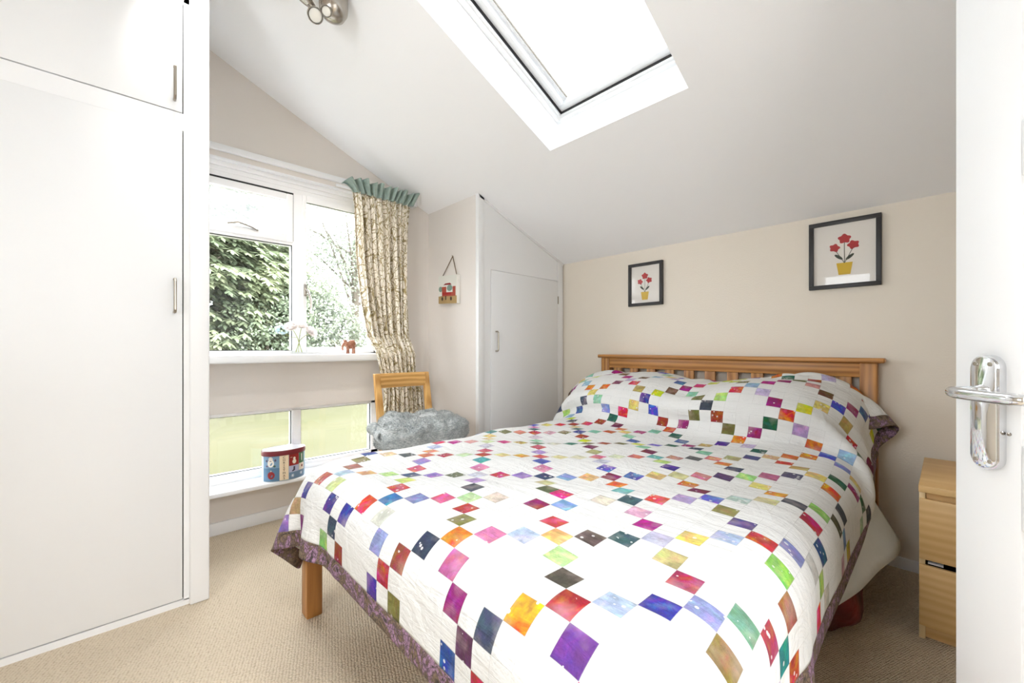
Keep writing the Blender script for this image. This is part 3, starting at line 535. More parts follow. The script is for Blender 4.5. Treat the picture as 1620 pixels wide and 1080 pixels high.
[207,0,1,0,1,1,1,6,12,17,22,24,27,27,27,27,27,28,27,27,27,27,27,27,27,28,27,27,27,27,27,27,27,28,27,27,27,27,27,28,27,27,27,28,26,28,27,27,27,27,27,28,27,27,27,27,27,27,27,26,27,25,22,18,12,6,2,1,1,1,1],
[207,0,1,0,1,0,1,7,11,18,22,25,26,27,27,28,27,27,27,28,26,28,27,27,27,27,27,28,27,27,27,27,27,28,27,27,27,27,27,27,27,28,27,27,27,28,26,28,27,27,27,28,27,27,27,27,27,27,27,27,27,25,22,19,12,6,2,1,1,0,0],
[206,1,0,1,0,1,1,6,12,18,21,26,26,28,27,27,27,28,27,27,27,27,27,28,27,27,27,27,27,27,27,28,27,27,27,27,27,27,27,28,27,27,27,28,27,27,27,27,27,28,27,27,27,27,27,28,27,27,27,27,27,26,23,18,13,6,2,1,0,0,0],
[206,0,1,0,0,1,1,6,12,18,22,26,27,27,27,28,27,27,27,28,27,27,27,27,27,28,27,27,27,27,27,27,27,28,27,27,27,27,27,28,27,27,27,27,27,28,27,27,27,28,27,27,27,28,27,27,27,28,27,27,27,26,23,19,12,7,1,0,0,0,0],
[206,0,0,0,0,0,1,7,13,18,22,26,27,28,27,27,27,28,27,27,27,28,27,27,27,27,27,27,27,27,27,28,27,27,27,27,27,28,27,27,27,27,27,28,27,27,27,27,28,27,27,28,27,27,27,28,27,28,27,27,28,26,23,18,13,7,1,0,1,1,2],
[205,0,0,0,0,0,1,7,13,19,22,27,27,28,27,27,27,28,27,27,27,27,27,28,27,27,27,27,27,27,27,28,27,27,27,27,27,27,27,28,27,27,27,27,27,28,27,27,27,28,27,28,27,27,27,28,27,28,27,28,27,27,22,19,12,7,1,2,2,3,4],
[205,0,0,0,0,0,1,7,13,19,23,27,27,27,27,28,27,27,27,28,27,27,27,27,27,27,27,27,27,28,27,27,27,27,27,27,27,28,27,27,27,27,27,28,27,27,27,28,27,27,27,28,27,28,27,28,27,28,27,28,27,26,23,18,12,7,2,2,2,4,3],
[205,0,0,0,0,0,1,7,14,19,23,27,27,27,27,28,27,27,27,28,27,27,27,27,27,27,27,27,27,28,26,28,27,27,27,27,27,27,27,28,27,27,27,27,27,28,27,27,27,28,27,28,27,27,28,27,27,28,28,28,27,26,22,18,12,6,2,0,2,2,3],
[205,0,0,0,0,1,1,7,14,19,24,26,27,28,26,28,27,27,27,27,27,27,27,27,27,28,26,28,27,27,27,27,27,27,27,27,27,28,27,27,27,27,27,28,27,27,27,27,28,27,27,28,27,28,27,27,27,28,27,29,27,25,22,18,12,6,1,0,0,0,0],
[205,0,0,1,0,1,1,7,14,20,23,27,27,27,27,27,27,27,27,27,27,27,27,27,27,27,27,28,27,27,27,27,27,27,27,27,27,27,27,28,27,27,27,27,27,27,27,28,27,27,28,27,27,28,27,28,27,27,28,28,26,26,21,18,11,6,2,2,0,-1,-2],
[205,0,1,1,0,1,2,7,14,19,24,26,27,27,27,27,27,27,27,27,27,27,27,27,27,27,27,27,27,27,27,27,27,27,27,27,27,28,27,27,27,27,27,27,27,28,27,27,27,28,27,27,27,28,27,27,27,28,27,28,27,25,21,17,12,6,1,2,2,0,-1],
[205,1,0,1,1,2,1,8,13,20,23,26,27,27,27,27,26,28,26,28,26,28,27,27,27,27,27,27,27,27,27,27,27,27,27,27,27,27,27,27,27,27,27,28,27,27,27,27,27,28,27,27,27,28,27,27,27,28,27,27,27,25,21,17,12,5,1,2,2,1,1],
[205,1,1,1,1,2,2,7,13,20,23,26,26,27,27,27,27,27,27,27,27,27,27,27,27,27,27,27,27,27,27,27,27,27,27,27,27,27,27,28,26,28,27,27,27,27,27,27,27,28,27,27,27,28,27,27,27,27,27,28,26,25,21,17,12,5,2,1,1,2,2],
[205,1,1,1,2,1,2,7,14,19,23,26,27,27,26,28,26,28,27,27,27,27,27,27,27,27,27,27,27,27,27,27,27,27,27,27,27,27,27,27,27,27,27,27,27,27,27,28,27,27,27,27,27,28,27,27,27,27,27,27,27,25,21,17,12,5,1,2,1,2,2],
[205,1,1,1,1,2,2,7,14,19,23,26,27,27,27,27,27,27,27,27,27,27,27,27,27,27,27,27,27,27,27,27,27,27,27,27,27,27,27,27,27,27,27,27,27,27,27,28,27,27,27,27,27,27,27,28,27,27,27,27,26,25,22,17,12,5,1,2,1,2,3],
[204,1,1,1,1,2,2,8,14,19,23,26,26,28,27,27,27,28,26,28,27,27,27,27,27,27,27,27,27,27,27,27,27,27,27,27,27,27,27,27,26,28,26,28,26,28,27,27,27,27,27,27,27,28,26,28,27,27,27,27,27,25,21,18,11,5,1,2,2,2,3],
[204,1,0,1,1,1,2,9,14,19,23,26,27,28,27,27,28,27,27,27,27,27,27,28,26,28,26,28,26,27,27,27,27,27,27,27,27,27,27,27,27,27,27,27,27,27,27,27,27,27,27,27,27,27,27,27,27,28,26,28,26,26,22,17,11,5,2,2,2,2,3],
[203,1,0,1,0,1,3,9,14,20,23,26,27,28,27,28,27,27,27,28,27,27,27,27,27,27,27,27,27,27,27,27,27,27,27,27,27,26,27,27,27,27,27,27,27,27,27,27,27,27,27,27,27,27,27,28,26,28,27,27,27,25,22,18,11,5,1,2,3,3,3],
[203,0,0,1,0,0,3,10,14,20,24,27,27,28,27,27,28,27,27,27,27,28,27,27,27,27,27,27,27,27,27,27,26,27,27,27,27,27,27,27,26,27,27,27,27,27,27,27,27,27,27,27,27,27,27,27,27,28,27,27,27,25,22,18,11,4,2,3,3,3,4],
[202,0,0,0,0,1,3,10,15,21,23,27,28,28,27,27,27,28,27,27,27,28,27,27,27,27,27,27,27,27,26,27,27,27,27,27,26,27,27,27,27,27,26,27,27,27,27,27,27,27,27,27,27,27,27,27,27,28,27,27,27,25,22,17,11,5,2,3,4,4,5],
[202,-1,1,0,0,0,4,10,16,20,24,28,27,28,27,27,27,28,27,27,27,27,27,27,27,27,27,27,27,27,27,27,27,26,27,27,27,27,26,27,27,27,26,27,27,27,27,27,27,27,27,27,27,27,27,27,27,27,27,28,27,25,21,17,11,5,3,4,4,6,5],
[202,-1,0,0,0,1,4,11,16,21,24,27,27,28,27,28,27,27,27,28,26,28,27,27,27,27,26,27,27,27,27,27,26,27,27,27,26,27,27,26,27,27,27,27,26,27,27,27,27,27,27,27,27,27,27,27,27,27,27,27,27,25,21,17,11,4,4,4,6,7,8],
[202,-1,-1,0,1,2,4,11,16,22,24,27,27,28,27,27,27,27,27,27,27,27,27,27,27,27,27,27,26,27,27,27,27,27,26,27,27,26,27,27,26,27,27,27,27,26,27,27,27,27,26,27,27,27,27,27,27,27,27,27,27,25,21,16,11,5,3,5,8,9,9],
[202,-2,-1,1,1,3,5,11,17,21,25,27,27,27,27,27,27,27,27,27,27,27,27,27,26,27,27,27,26,27,27,27,27,26,27,27,26,27,27,26,27,27,26,27,27,27,26,27,27,27,26,27,27,27,27,27,26,27,27,27,26,25,21,17,10,5,4,5,10,12,9],
[202,-3,-2,-1,1,5,9,11,17,22,24,27,27,26,27,27,27,27,27,27,27,27,26,27,27,27,26,27,27,27,26,27,27,27,27,26,27,26,27,27,26,27,27,26,27,27,27,26,27,27,26,27,27,26,27,27,26,27,27,26,27,24,21,17,11,5,3,7,12,15,9],
[202,-4,-4,-2,3,11,7,12,17,21,25,26,27,27,26,27,27,27,26,27,27,27,27,26,27,26,27,27,27,27,26,27,27,27,26,27,27,26,27,26,27,27,26,27,27,26,27,26,27,27,26,27,26,27,27,26,27,26,26,27,26,24,24,15,11,6,2,10,16,17,6],
[202,-5,-6,-3,7,14,7,11,16,23,24,26,27,26,27,26,27,27,26,27,27,26,27,27,26,27,26,27,27,27,27,27,26,27,27,26,27,27,26,27,27,26,27,27,26,27,26,27,26,27,26,27,26,27,26,26,27,26,26,26,26,27,18,18,13,7,3,15,20,14,2],
[203,-6,-8,-4,5,16,12,12,17,19,25,27,26,27,26,27,26,27,27,26,27,26,27,26,27,26,27,27,27,27,26,27,27,27,27,26,27,27,26,27,27,26,27,26,27,27,26,26,27,26,26,26,27,26,27,26,26,26,26,26,27,23,21,21,11,7,10,21,20,9,-4],
[203,-5,-9,-6,1,13,21,13,18,21,24,24,27,27,26,26,27,26,27,27,26,26,27,27,26,27,27,26,27,27,27,26,27,27,27,27,26,27,27,27,27,26,27,26,27,26,27,26,26,26,26,26,27,26,26,26,26,26,26,26,26,24,22,19,13,9,21,22,16,1,-7],
[203,-2,-7,-9,-3,8,19,23,18,21,24,26,26,26,26,26,27,26,27,26,27,26,27,26,27,26,27,27,26,27,27,27,27,27,26,27,27,27,27,27,27,27,27,26,27,26,26,26,26,26,26,26,26,26,26,25,26,26,26,26,26,25,22,18,15,22,21,20,6,-4,-10],
[204,-1,-2,-8,-6,0,13,25,25,22,24,25,26,26,26,26,27,26,27,26,27,26,27,26,27,26,27,27,26,27,27,27,26,27,27,27,28,27,27,28,26,27,26,26,27,25,27,26,26,26,26,27,26,25,26,25,26,26,26,27,26,24,22,22,24,20,23,10,-2,-9,-8],
[204,0,2,0,-5,-6,4,19,25,27,26,26,26,26,26,26,26,26,27,26,27,26,27,26,27,26,27,26,27,27,26,27,27,27,27,28,27,28,27,28,26,27,26,25,25,26,27,27,26,27,27,26,27,25,26,25,26,26,26,27,26,26,26,24,20,26,12,0,-7,-8,-3],
[204,0,2,1,6,2,-4,6,20,28,25,28,26,28,26,27,25,27,26,27,26,27,27,26,27,27,27,26,27,27,26,27,27,28,27,27,27,28,27,27,27,26,26,27,26,24,26,28,27,28,28,28,27,27,25,25,25,27,26,27,27,26,23,25,26,15,1,-6,-6,-2,2],
[204,0,1,3,7,12,6,-1,9,20,26,28,26,27,27,27,26,26,27,27,26,27,27,27,27,27,27,27,27,27,27,27,27,27,27,28,26,28,27,27,27,25,26,27,27,27,27,26,27,28,28,29,27,28,26,26,26,26,26,26,26,26,26,26,15,3,-4,-3,0,4,5],
[205,-1,1,4,8,13,17,7,3,10,18,25,27,27,26,27,26,28,27,28,27,27,27,28,27,27,27,27,27,28,27,27,27,27,27,27,26,27,27,27,26,27,27,25,27,28,27,28,27,28,27,29,27,29,27,27,27,26,26,27,26,27,24,15,6,-2,1,5,7,7,3],
[205,0,1,5,10,13,18,17,9,7,11,17,23,26,27,27,26,28,27,28,27,28,27,28,27,27,27,27,27,28,27,27,27,27,27,27,26,27,27,26,27,27,27,27,27,27,27,28,27,28,28,28,27,28,28,27,27,27,26,27,26,25,17,7,3,5,10,9,11,5,-1],
[206,-1,3,6,11,14,17,19,15,12,10,11,17,23,26,27,27,27,27,28,27,28,27,28,27,27,27,28,27,27,27,28,26,27,27,26,27,26,27,27,26,27,27,28,27,27,28,28,27,28,27,28,27,28,27,29,26,28,26,27,25,21,10,9,9,12,13,14,6,-2,-5],
[207,0,1,9,12,15,16,16,15,15,14,14,16,16,24,27,26,28,26,28,27,28,27,28,27,28,27,27,27,27,27,27,27,27,26,27,27,27,26,27,27,27,27,27,27,28,27,28,27,28,28,27,28,27,27,28,27,27,26,27,23,20,18,14,11,14,13,6,-2,-6,0],
[208,2,0,4,10,17,16,16,14,13,12,15,19,22,24,26,26,27,27,27,27,28,27,28,28,28,27,27,27,27,26,26,26,28,27,28,27,27,27,26,26,27,26,28,27,28,27,28,27,28,28,28,27,28,27,28,27,28,26,27,25,24,19,16,13,12,5,-3,-3,2,6],
[210,3,6,2,3,10,14,17,15,12,13,18,21,23,25,26,26,27,27,28,27,28,27,28,27,28,27,28,27,27,26,26,26,27,27,28,27,26,26,27,26,28,26,28,27,28,27,28,27,28,27,28,28,28,27,28,28,28,27,27,26,25,20,18,11,6,2,1,2,7,10],
[211,5,7,9,3,2,8,13,14,14,15,20,21,25,25,26,27,27,27,27,27,28,28,28,27,28,27,27,27,27,26,26,26,27,27,27,27,26,27,26,27,27,27,28,27,28,27,28,27,28,27,28,27,29,27,28,28,28,27,28,26,25,22,18,12,7,3,4,7,11,10],
[208,10,8,10,7,4,4,7,13,12,17,20,23,24,25,27,26,27,27,28,27,28,27,28,27,28,27,27,27,26,27,26,26,27,27,27,27,26,27,26,27,27,27,27,28,27,27,28,27,28,27,28,27,28,28,28,28,28,27,28,26,25,22,19,13,12,8,7,7,7,17],
[213,7,8,8,8,6,4,5,9,13,18,21,23,25,25,27,26,27,27,28,27,28,27,28,27,28,26,27,27,26,26,27,26,27,27,27,26,27,26,27,27,27,27,27,27,28,27,27,27,28,27,28,27,29,27,28,28,28,27,27,25,25,22,20,15,10,5,8,12,18,21],
[214,7,7,7,6,5,4,6,10,15,18,22,23,25,25,27,26,27,27,28,27,28,27,28,27,27,27,26,27,26,27,26,27,26,27,27,26,27,26,27,26,27,27,27,27,28,27,27,27,28,27,27,27,28,28,28,27,28,26,27,25,25,22,20,16,13,6,11,19,22,22],
[207,8,7,7,6,6,5,7,12,16,19,22,23,25,25,27,26,28,27,27,27,28,27,27,27,27,27,26,27,26,27,26,27,27,26,27,26,27,26,26,27,27,27,27,26,28,27,27,27,27,27,28,27,28,27,28,27,27,26,26,25,24,23,20,18,12,10,22,23,21,22],
[214,6,6,6,3,3,5,8,13,17,20,22,23,26,25,26,27,27,27,28,27,27,27,28,26,27,27,26,26,27,26,27,26,27,26,27,26,27,25,27,26,27,26,27,27,27,27,27,27,27,27,28,27,27,27,28,26,27,26,26,24,24,23,20,17,17,25,22,21,22,22],
[214,6,5,4,3,3,6,10,13,18,20,23,24,25,25,27,26,27,27,28,26,28,26,27,27,27,26,26,27,26,27,26,27,26,27,26,27,24,26,27,26,27,26,27,27,27,27,27,27,27,27,27,27,27,27,27,27,26,26,25,25,23,22,21,26,25,22,23,23,22,21],
[203,13,8,3,2,4,6,12,14,19,20,23,24,25,26,26,27,27,27,27,27,26,27,27,26,27,26,27,26,26,27,26,26,26,27,26,23,27,25,27,26,27,26,27,27,26,27,27,27,27,27,27,27,28,26,27,27,26,26,25,24,25,27,26,25,25,25,23,21,21,20],
[188,17,14,8,1,4,7,13,15,19,21,23,25,25,25,27,26,26,27,27,26,27,26,27,26,27,26,26,27,26,26,26,26,26,27,23,27,24,26,26,27,26,27,26,27,26,27,27,27,28,27,27,27,27,27,26,27,26,26,26,27,27,26,28,27,26,22,22,19,19,19],
[168,20,20,16,5,4,8,9,17,20,23,24,24,26,26,25,27,26,26,26,27,26,26,27,26,26,27,26,26,26,26,26,26,26,23,25,26,24,26,26,26,26,26,27,26,27,27,27,27,28,27,27,27,27,27,27,26,27,27,27,26,28,27,29,25,24,21,19,18,17,18],
[152,19,19,21,19,9,8,6,13,21,23,25,25,27,26,27,26,24,26,28,26,24,26,27,26,27,26,26,26,25,26,25,26,27,21,28,20,27,26,26,25,26,27,26,27,27,27,27,27,28,27,27,27,27,27,27,27,28,25,26,28,29,27,25,22,21,18,17,17,17,17],
[143,16,17,18,20,22,21,11,4,20,22,25,24,27,26,27,25,26,26,28,27,25,23,26,27,26,26,26,26,25,25,25,25,23,26,23,22,26,25,25,26,26,26,27,26,28,27,28,27,28,27,28,27,27,26,27,27,25,25,29,28,26,22,22,19,19,17,17,17,17,17],
[143,15,16,16,17,19,21,29,9,16,21,24,24,26,26,27,25,25,26,25,26,28,24,24,26,26,26,25,26,25,25,24,25,22,26,18,26,24,26,24,25,26,27,27,27,28,28,28,28,28,27,27,27,27,27,27,25,25,27,28,21,19,20,21,20,19,18,15,16,17,17],
[153,14,15,15,17,20,22,29,23,18,18,20,22,24,25,27,26,20,22,27,26,23,22,25,26,26,27,26,26,24,25,23,24,24,15,24,24,23,24,24,25,27,27,28,29,29,27,30,27,28,27,28,27,27,27,25,25,27,25,16,21,24,24,24,23,22,17,12,7,11,16],
[171,14,13,13,15,17,20,26,26,23,24,22,21,22,23,26,26,25,14,24,23,10,25,25,26,30,25,30,25,26,24,22,24,23,15,20,24,22,25,23,25,28,27,32,28,30,28,26,28,27,27,29,27,29,26,27,24,20,22,25,26,23,24,25,22,20,16,11,6,7,13],
[193,13,13,12,12,15,18,22,26,24,24,25,24,24,23,24,25,27,23,20,3,28,15,22,25,24,26,25,26,25,24,22,25,17,25,16,26,19,26,22,26,27,28,30,28,33,28,33,28,30,28,29,27,28,26,27,24,16,23,28,26,23,20,21,21,20,15,9,9,11,11],
[215,12,10,8,11,14,18,21,23,24,25,25,25,25,25,24,25,22,25,21,3,14,18,17,25,21,25,24,26,24,25,23,26,22,25,23,25,23,26,24,26,26,27,28,28,31,28,31,28,29,27,28,28,27,28,31,25,24,22,29,26,27,22,18,14,15,14,13,12,12,11],
[233,6,4,7,12,16,19,21,23,24,25,26,26,26,25,27,25,26,26,-14,8,30,-3,23,24,18,24,24,25,27,25,26,27,26,26,27,26,27,26,27,26,27,27,26,28,26,28,27,27,27,27,27,27,27,29,35,29,32,23,32,28,24,26,24,15,13,14,11,11,11,11],
[243,1,4,9,13,16,19,22,22,25,25,26,26,27,25,28,25,25,20,-2,0,26,-9,23,25,16,25,23,26,27,25,27,27,27,27,26,27,27,26,28,26,27,27,26,27,27,27,27,26,27,27,27,26,28,28,44,26,42,22,32,28,23,24,27,21,16,14,12,11,12,10],
]
QZ = [
[144,20,21,22,21,22,20,18,14,9,5,3,3,4,4,4,2,2,2,0,-2,-3,-2,-1,0,-1,0,1,0,1,1,1,2,1,1,1,2,0,1,0,0,1,0,1,1,2,1,2,1,1,1,3,1,-1,-3,-4,-3,-5,-4,-5,-4,-3,-5,-10,-14,-18,-19,-20,-20,-20,-18],
[161,20,21,22,21,22,21,20,16,12,6,3,4,4,4,4,2,2,1,0,-3,-2,-1,-1,-1,0,0,0,1,1,1,1,2,1,1,1,1,1,1,0,0,0,1,1,1,1,2,1,2,1,1,2,1,-1,-3,-3,-4,-4,-5,-5,-3,-4,-7,-12,-16,-19,-20,-20,-20,-19,-17],
[179,20,20,21,22,21,22,21,18,15,9,4,3,4,4,4,3,2,0,-1,-2,-1,-1,-1,-1,0,0,0,1,1,1,1,1,2,1,1,1,1,0,1,0,0,1,1,1,1,2,1,2,1,0,2,1,-1,-2,-4,-3,-5,-5,-4,-4,-5,-9,-14,-18,-19,-21,-20,-19,-18,-17],
[198,19,20,21,21,22,21,23,20,16,12,6,3,4,4,4,3,2,-1,-1,-1,-1,-1,-1,-1,0,0,0,1,1,1,1,2,1,1,1,1,1,0,1,0,0,1,1,1,1,2,1,2,1,0,1,1,-2,-1,-3,-4,-4,-5,-5,-3,-7,-11,-16,-19,-20,-20,-20,-18,-18,-17],
[217,19,20,20,21,21,22,22,21,19,14,9,4,4,4,3,3,2,-1,0,-1,-1,-1,-1,-1,0,0,0,1,1,1,1,1,2,1,1,1,1,0,0,1,0,1,1,1,1,2,1,2,1,0,0,1,-3,0,-3,-4,-4,-5,-4,-4,-9,-13,-18,-20,-21,-19,-19,-18,-17,-17],
[237,19,19,20,20,22,21,22,22,22,16,11,5,3,5,4,2,1,0,0,0,-1,-2,-1,-1,0,0,0,1,1,1,2,1,1,1,1,1,1,0,1,0,0,1,1,1,2,1,1,2,1,0,0,0,-2,-1,-2,-4,-4,-5,-4,-6,-10,-15,-20,-20,-20,-19,-19,-17,-18,-16],
[256,19,19,20,20,21,21,22,22,22,18,14,8,4,5,3,2,2,0,0,-1,-1,-1,-1,-1,0,0,0,1,1,1,1,2,1,1,1,1,1,0,0,0,1,0,1,2,1,1,2,1,1,1,0,-1,-2,-2,-2,-3,-4,-5,-5,-8,-12,-16,-20,-20,-20,-19,-18,-17,-18,-17],
[274,20,20,20,20,20,21,23,22,22,20,15,10,5,5,4,2,1,1,-1,0,-2,-1,-1,-1,0,0,0,1,1,1,2,1,1,1,1,1,0,0,0,0,1,0,1,1,2,1,2,1,1,0,0,0,-2,-2,-2,-3,-4,-5,-6,-8,-13,-17,-20,-20,-20,-19,-18,-18,-18,-19],
[288,22,21,21,21,20,21,22,22,23,20,17,11,7,5,3,2,1,0,0,-1,-1,-1,-1,-1,-1,1,0,1,1,1,2,1,1,1,0,1,0,0,0,0,0,0,1,1,2,1,2,1,1,0,0,-1,-1,-2,-2,-3,-4,-4,-6,-8,-13,-18,-20,-21,-19,-19,-19,-20,-20,-20],
[299,24,22,23,22,23,21,22,22,25,20,17,12,6,4,3,1,1,0,-1,-1,-2,-1,-1,0,0,0,1,1,1,1,1,1,1,0,1,-1,0,0,-1,0,0,1,1,1,2,2,1,1,1,0,0,-1,-2,-2,-2,-3,-2,-3,-4,-8,-13,-17,-21,-20,-20,-21,-21,-22,-22,-24],
[306,24,25,24,23,24,23,23,23,24,21,17,12,6,3,2,1,0,-1,-1,-2,-1,-1,-1,0,1,1,1,1,1,1,1,0,1,-1,0,-1,-1,0,-1,0,1,0,2,1,2,1,2,0,1,0,-1,-1,-2,-2,-2,-2,-2,-1,-3,-7,-12,-17,-22,-20,-21,-22,-23,-24,-25,-26],
[308,26,26,26,25,25,24,24,23,26,20,18,11,5,2,0,0,-1,-1,-1,-2,-1,-1,0,1,1,1,1,1,2,0,1,-1,0,-1,-1,-1,-1,-1,0,0,0,1,2,1,2,1,1,0,0,0,-1,-2,-1,-2,-1,-1,-1,-1,0,-6,-11,-17,-21,-21,-23,-23,-27,-26,-26,-27],
[307,27,26,27,27,26,26,25,24,25,21,17,10,4,0,0,-2,-1,-2,-1,-1,-1,0,1,1,1,2,1,1,1,0,0,-1,-1,-1,-2,-1,-1,-1,0,1,1,1,1,1,1,1,0,0,0,-1,-1,-2,-1,-1,-1,0,0,1,0,-4,-10,-16,-21,-22,-24,-26,-27,-27,-27,-26],
[307,27,27,26,27,27,26,27,26,24,20,16,9,2,-1,-1,-2,-1,-1,-1,0,0,1,1,2,1,2,1,1,0,0,-1,-1,-1,-2,-1,-1,-1,0,0,1,1,1,1,1,0,0,0,-1,-1,-1,-1,-1,-1,0,0,1,1,1,1,-3,-9,-15,-21,-23,-26,-27,-27,-27,-26,-27],
[308,27,27,27,27,27,27,28,25,24,19,14,8,1,-2,-1,-1,-2,0,0,0,1,2,2,2,1,2,1,0,0,-1,-1,-1,-2,-1,-1,-1,0,0,1,0,1,1,0,0,0,-1,-1,-1,-1,-1,-1,0,0,0,1,2,2,1,2,-3,-9,-15,-20,-24,-26,-27,-27,-27,-26,-27],
[311,26,26,27,27,28,27,27,26,23,18,13,7,0,-2,-1,-1,-1,0,1,1,2,2,2,2,2,1,1,-1,0,-1,-2,-1,-1,-1,-1,0,0,1,0,1,0,0,0,0,-1,-2,-1,-2,-1,-1,0,0,1,1,2,2,3,2,1,-2,-10,-15,-20,-23,-27,-26,-27,-27,-27,-26],
[312,26,26,28,26,28,27,28,25,22,18,12,5,0,-1,-1,-1,0,1,1,2,2,3,2,1,2,0,0,0,-1,-1,-1,-1,-1,0,0,0,0,1,0,0,0,0,-1,-2,-1,-2,-2,-1,-1,0,0,1,2,1,3,2,2,2,2,-3,-9,-16,-20,-23,-26,-26,-27,-27,-27,-27],
[311,27,26,28,27,27,27,27,25,23,17,11,5,0,-1,-1,0,1,2,1,3,2,2,2,1,0,1,-1,0,-1,-1,-1,0,0,0,0,1,0,1,0,-1,-1,-1,-2,-2,-2,-1,-2,-1,0,0,1,2,2,2,2,3,2,1,1,-3,-9,-16,-20,-23,-27,-25,-26,-26,-27,-27],
[311,27,27,27,27,27,27,27,25,22,17,11,4,0,0,0,1,1,2,2,2,2,2,1,0,0,0,0,-1,0,-1,0,0,1,0,1,1,0,0,-1,-1,-1,-2,-2,-2,-3,-1,-1,-1,0,1,2,2,2,2,3,2,1,1,1,-4,-9,-15,-20,-24,-26,-27,-26,-25,-26,-26],
[312,26,27,27,27,27,27,27,25,21,17,11,5,0,0,1,1,2,2,1,2,2,1,0,0,0,-1,0,0,0,0,0,1,1,1,1,0,0,0,-2,-1,-2,-3,-2,-2,-2,-1,-1,0,1,2,2,2,2,2,2,1,1,0,0,-3,-10,-15,-19,-24,-26,-27,-27,-26,-25,-26],
[312,27,27,27,27,27,27,26,25,22,16,11,5,1,0,2,1,2,1,2,1,0,1,0,-1,0,0,0,0,0,1,1,1,1,1,1,0,-1,-1,-1,-2,-3,-2,-2,-2,-1,-1,0,1,1,2,2,2,1,2,1,1,0,0,-1,-3,-9,-15,-19,-23,-26,-27,-27,-27,-27,-26],
[313,27,27,27,26,27,27,27,25,21,17,11,6,1,1,1,1,2,1,0,1,0,-1,0,-1,0,0,1,0,1,2,1,1,1,1,0,0,-1,-2,-2,-2,-2,-2,-2,-1,-1,0,1,1,1,2,2,1,1,1,1,-1,0,0,-1,-3,-9,-14,-19,-23,-26,-27,-27,-27,-27,-26],
[314,27,27,27,27,27,27,26,25,22,17,11,6,1,1,1,1,1,0,0,0,-1,0,-1,0,0,0,1,1,2,1,2,1,1,0,0,-1,-2,-2,-2,-2,-2,-1,-1,-1,1,0,1,2,1,2,1,1,0,0,-1,0,-1,-1,0,-3,-8,-14,-19,-23,-26,-26,-27,-27,-27,-27],
[316,27,27,27,27,27,27,26,25,22,17,12,6,1,1,1,0,0,0,-1,-1,-1,-1,0,0,0,1,1,2,1,2,1,1,0,0,-1,-1,-2,-2,-1,-2,-1,-1,0,0,1,1,1,2,1,1,0,0,0,-1,-1,-1,-1,0,-1,-2,-8,-14,-19,-22,-26,-27,-27,-27,-27,-27],
[318,27,26,27,27,28,27,27,24,22,18,12,6,1,0,0,0,-1,-1,-1,-1,-1,-1,0,0,1,1,2,1,2,1,1,0,0,-1,-1,-2,-1,-2,-1,-1,0,0,1,1,1,1,1,1,1,0,0,-1,-1,-1,-1,-1,-1,0,0,-2,-8,-13,-20,-23,-26,-27,-27,-27,-27,-26],
[320,27,26,28,27,27,27,27,25,22,17,12,6,1,0,-1,-1,-1,-1,-2,-1,-1,0,0,1,1,1,2,1,1,1,0,-1,0,-2,-1,-1,-1,-1,-1,0,1,1,1,1,2,1,1,0,0,0,-1,-2,-1,-1,-2,-1,0,0,1,-2,-8,-13,-20,-23,-26,-27,-28,-27,-26,-27],
[321,27,27,27,27,28,27,27,25,22,17,12,6,0,-1,-1,-1,-1,-2,-1,-1,0,0,0,1,1,1,1,1,0,0,0,-1,-1,-1,-2,-1,0,0,0,1,1,2,2,1,2,0,1,0,-1,-1,-2,-1,-2,-1,-1,-1,0,1,0,-1,-8,-14,-20,-23,-27,-27,-27,-27,-27,-27],
[323,27,27,27,27,28,27,27,25,22,17,11,5,0,-1,-1,-1,-2,-1,-1,0,0,0,1,0,1,1,1,0,-1,-1,-1,-1,-1,-1,-1,0,0,1,1,1,2,2,2,2,1,0,0,-1,-1,-2,-2,-1,-2,-1,0,0,0,1,0,-2,-8,-14,-21,-23,-27,-27,-27,-27,-27,-27],
[325,26,27,27,27,28,27,27,25,22,17,11,4,0,-1,-2,-1,-1,-1,0,0,0,1,0,1,0,0,0,-1,-1,-1,-1,-2,-1,-1,0,1,1,1,2,2,2,2,2,1,1,-1,0,-1,-2,-2,-1,-2,-1,0,0,0,0,1,0,-2,-9,-15,-20,-24,-27,-27,-28,-26,-27,-27],
[325,27,27,27,27,28,27,27,25,21,17,10,5,-1,-1,-1,-1,0,-1,0,1,0,1,0,0,0,-1,-1,-1,-2,-2,-1,-1,-1,0,0,2,1,2,3,2,2,2,1,1,0,-1,-1,-1,-2,-1,-1,-1,-1,0,0,0,1,0,0,-3,-9,-16,-21,-24,-27,-27,-27,-27,-27,-27],
[325,27,27,27,27,28,27,27,25,21,16,10,4,0,-1,0,0,0,0,0,1,0,0,0,0,-1,-2,-1,-2,-2,-2,-1,-1,0,0,2,1,3,2,2,3,1,2,0,0,0,-1,-1,-1,-2,-1,0,-1,0,1,0,0,0,0,0,-4,-10,-16,-21,-24,-27,-27,-28,-26,-28,-26],
[325,27,27,27,27,28,27,27,24,21,16,10,4,0,0,0,0,1,1,0,1,0,0,-1,-1,-2,-2,-2,-2,-2,-2,-1,0,1,1,2,2,2,3,2,2,1,0,0,0,-1,-1,-1,0,-1,0,-1,1,0,0,1,0,-1,0,-2,-4,-10,-17,-21,-24,-27,-27,-27,-27,-27,-27],
[325,27,27,27,27,27,27,27,24,21,16,10,4,1,0,1,1,1,0,1,0,0,-1,-1,-2,-3,-2,-2,-2,-2,-1,0,1,1,2,2,2,2,2,1,2,0,0,0,-1,0,-1,-1,0,0,0,1,0,1,0,0,0,-1,-2,-1,-5,-11,-16,-21,-24,-27,-27,-27,-27,-27,-27],
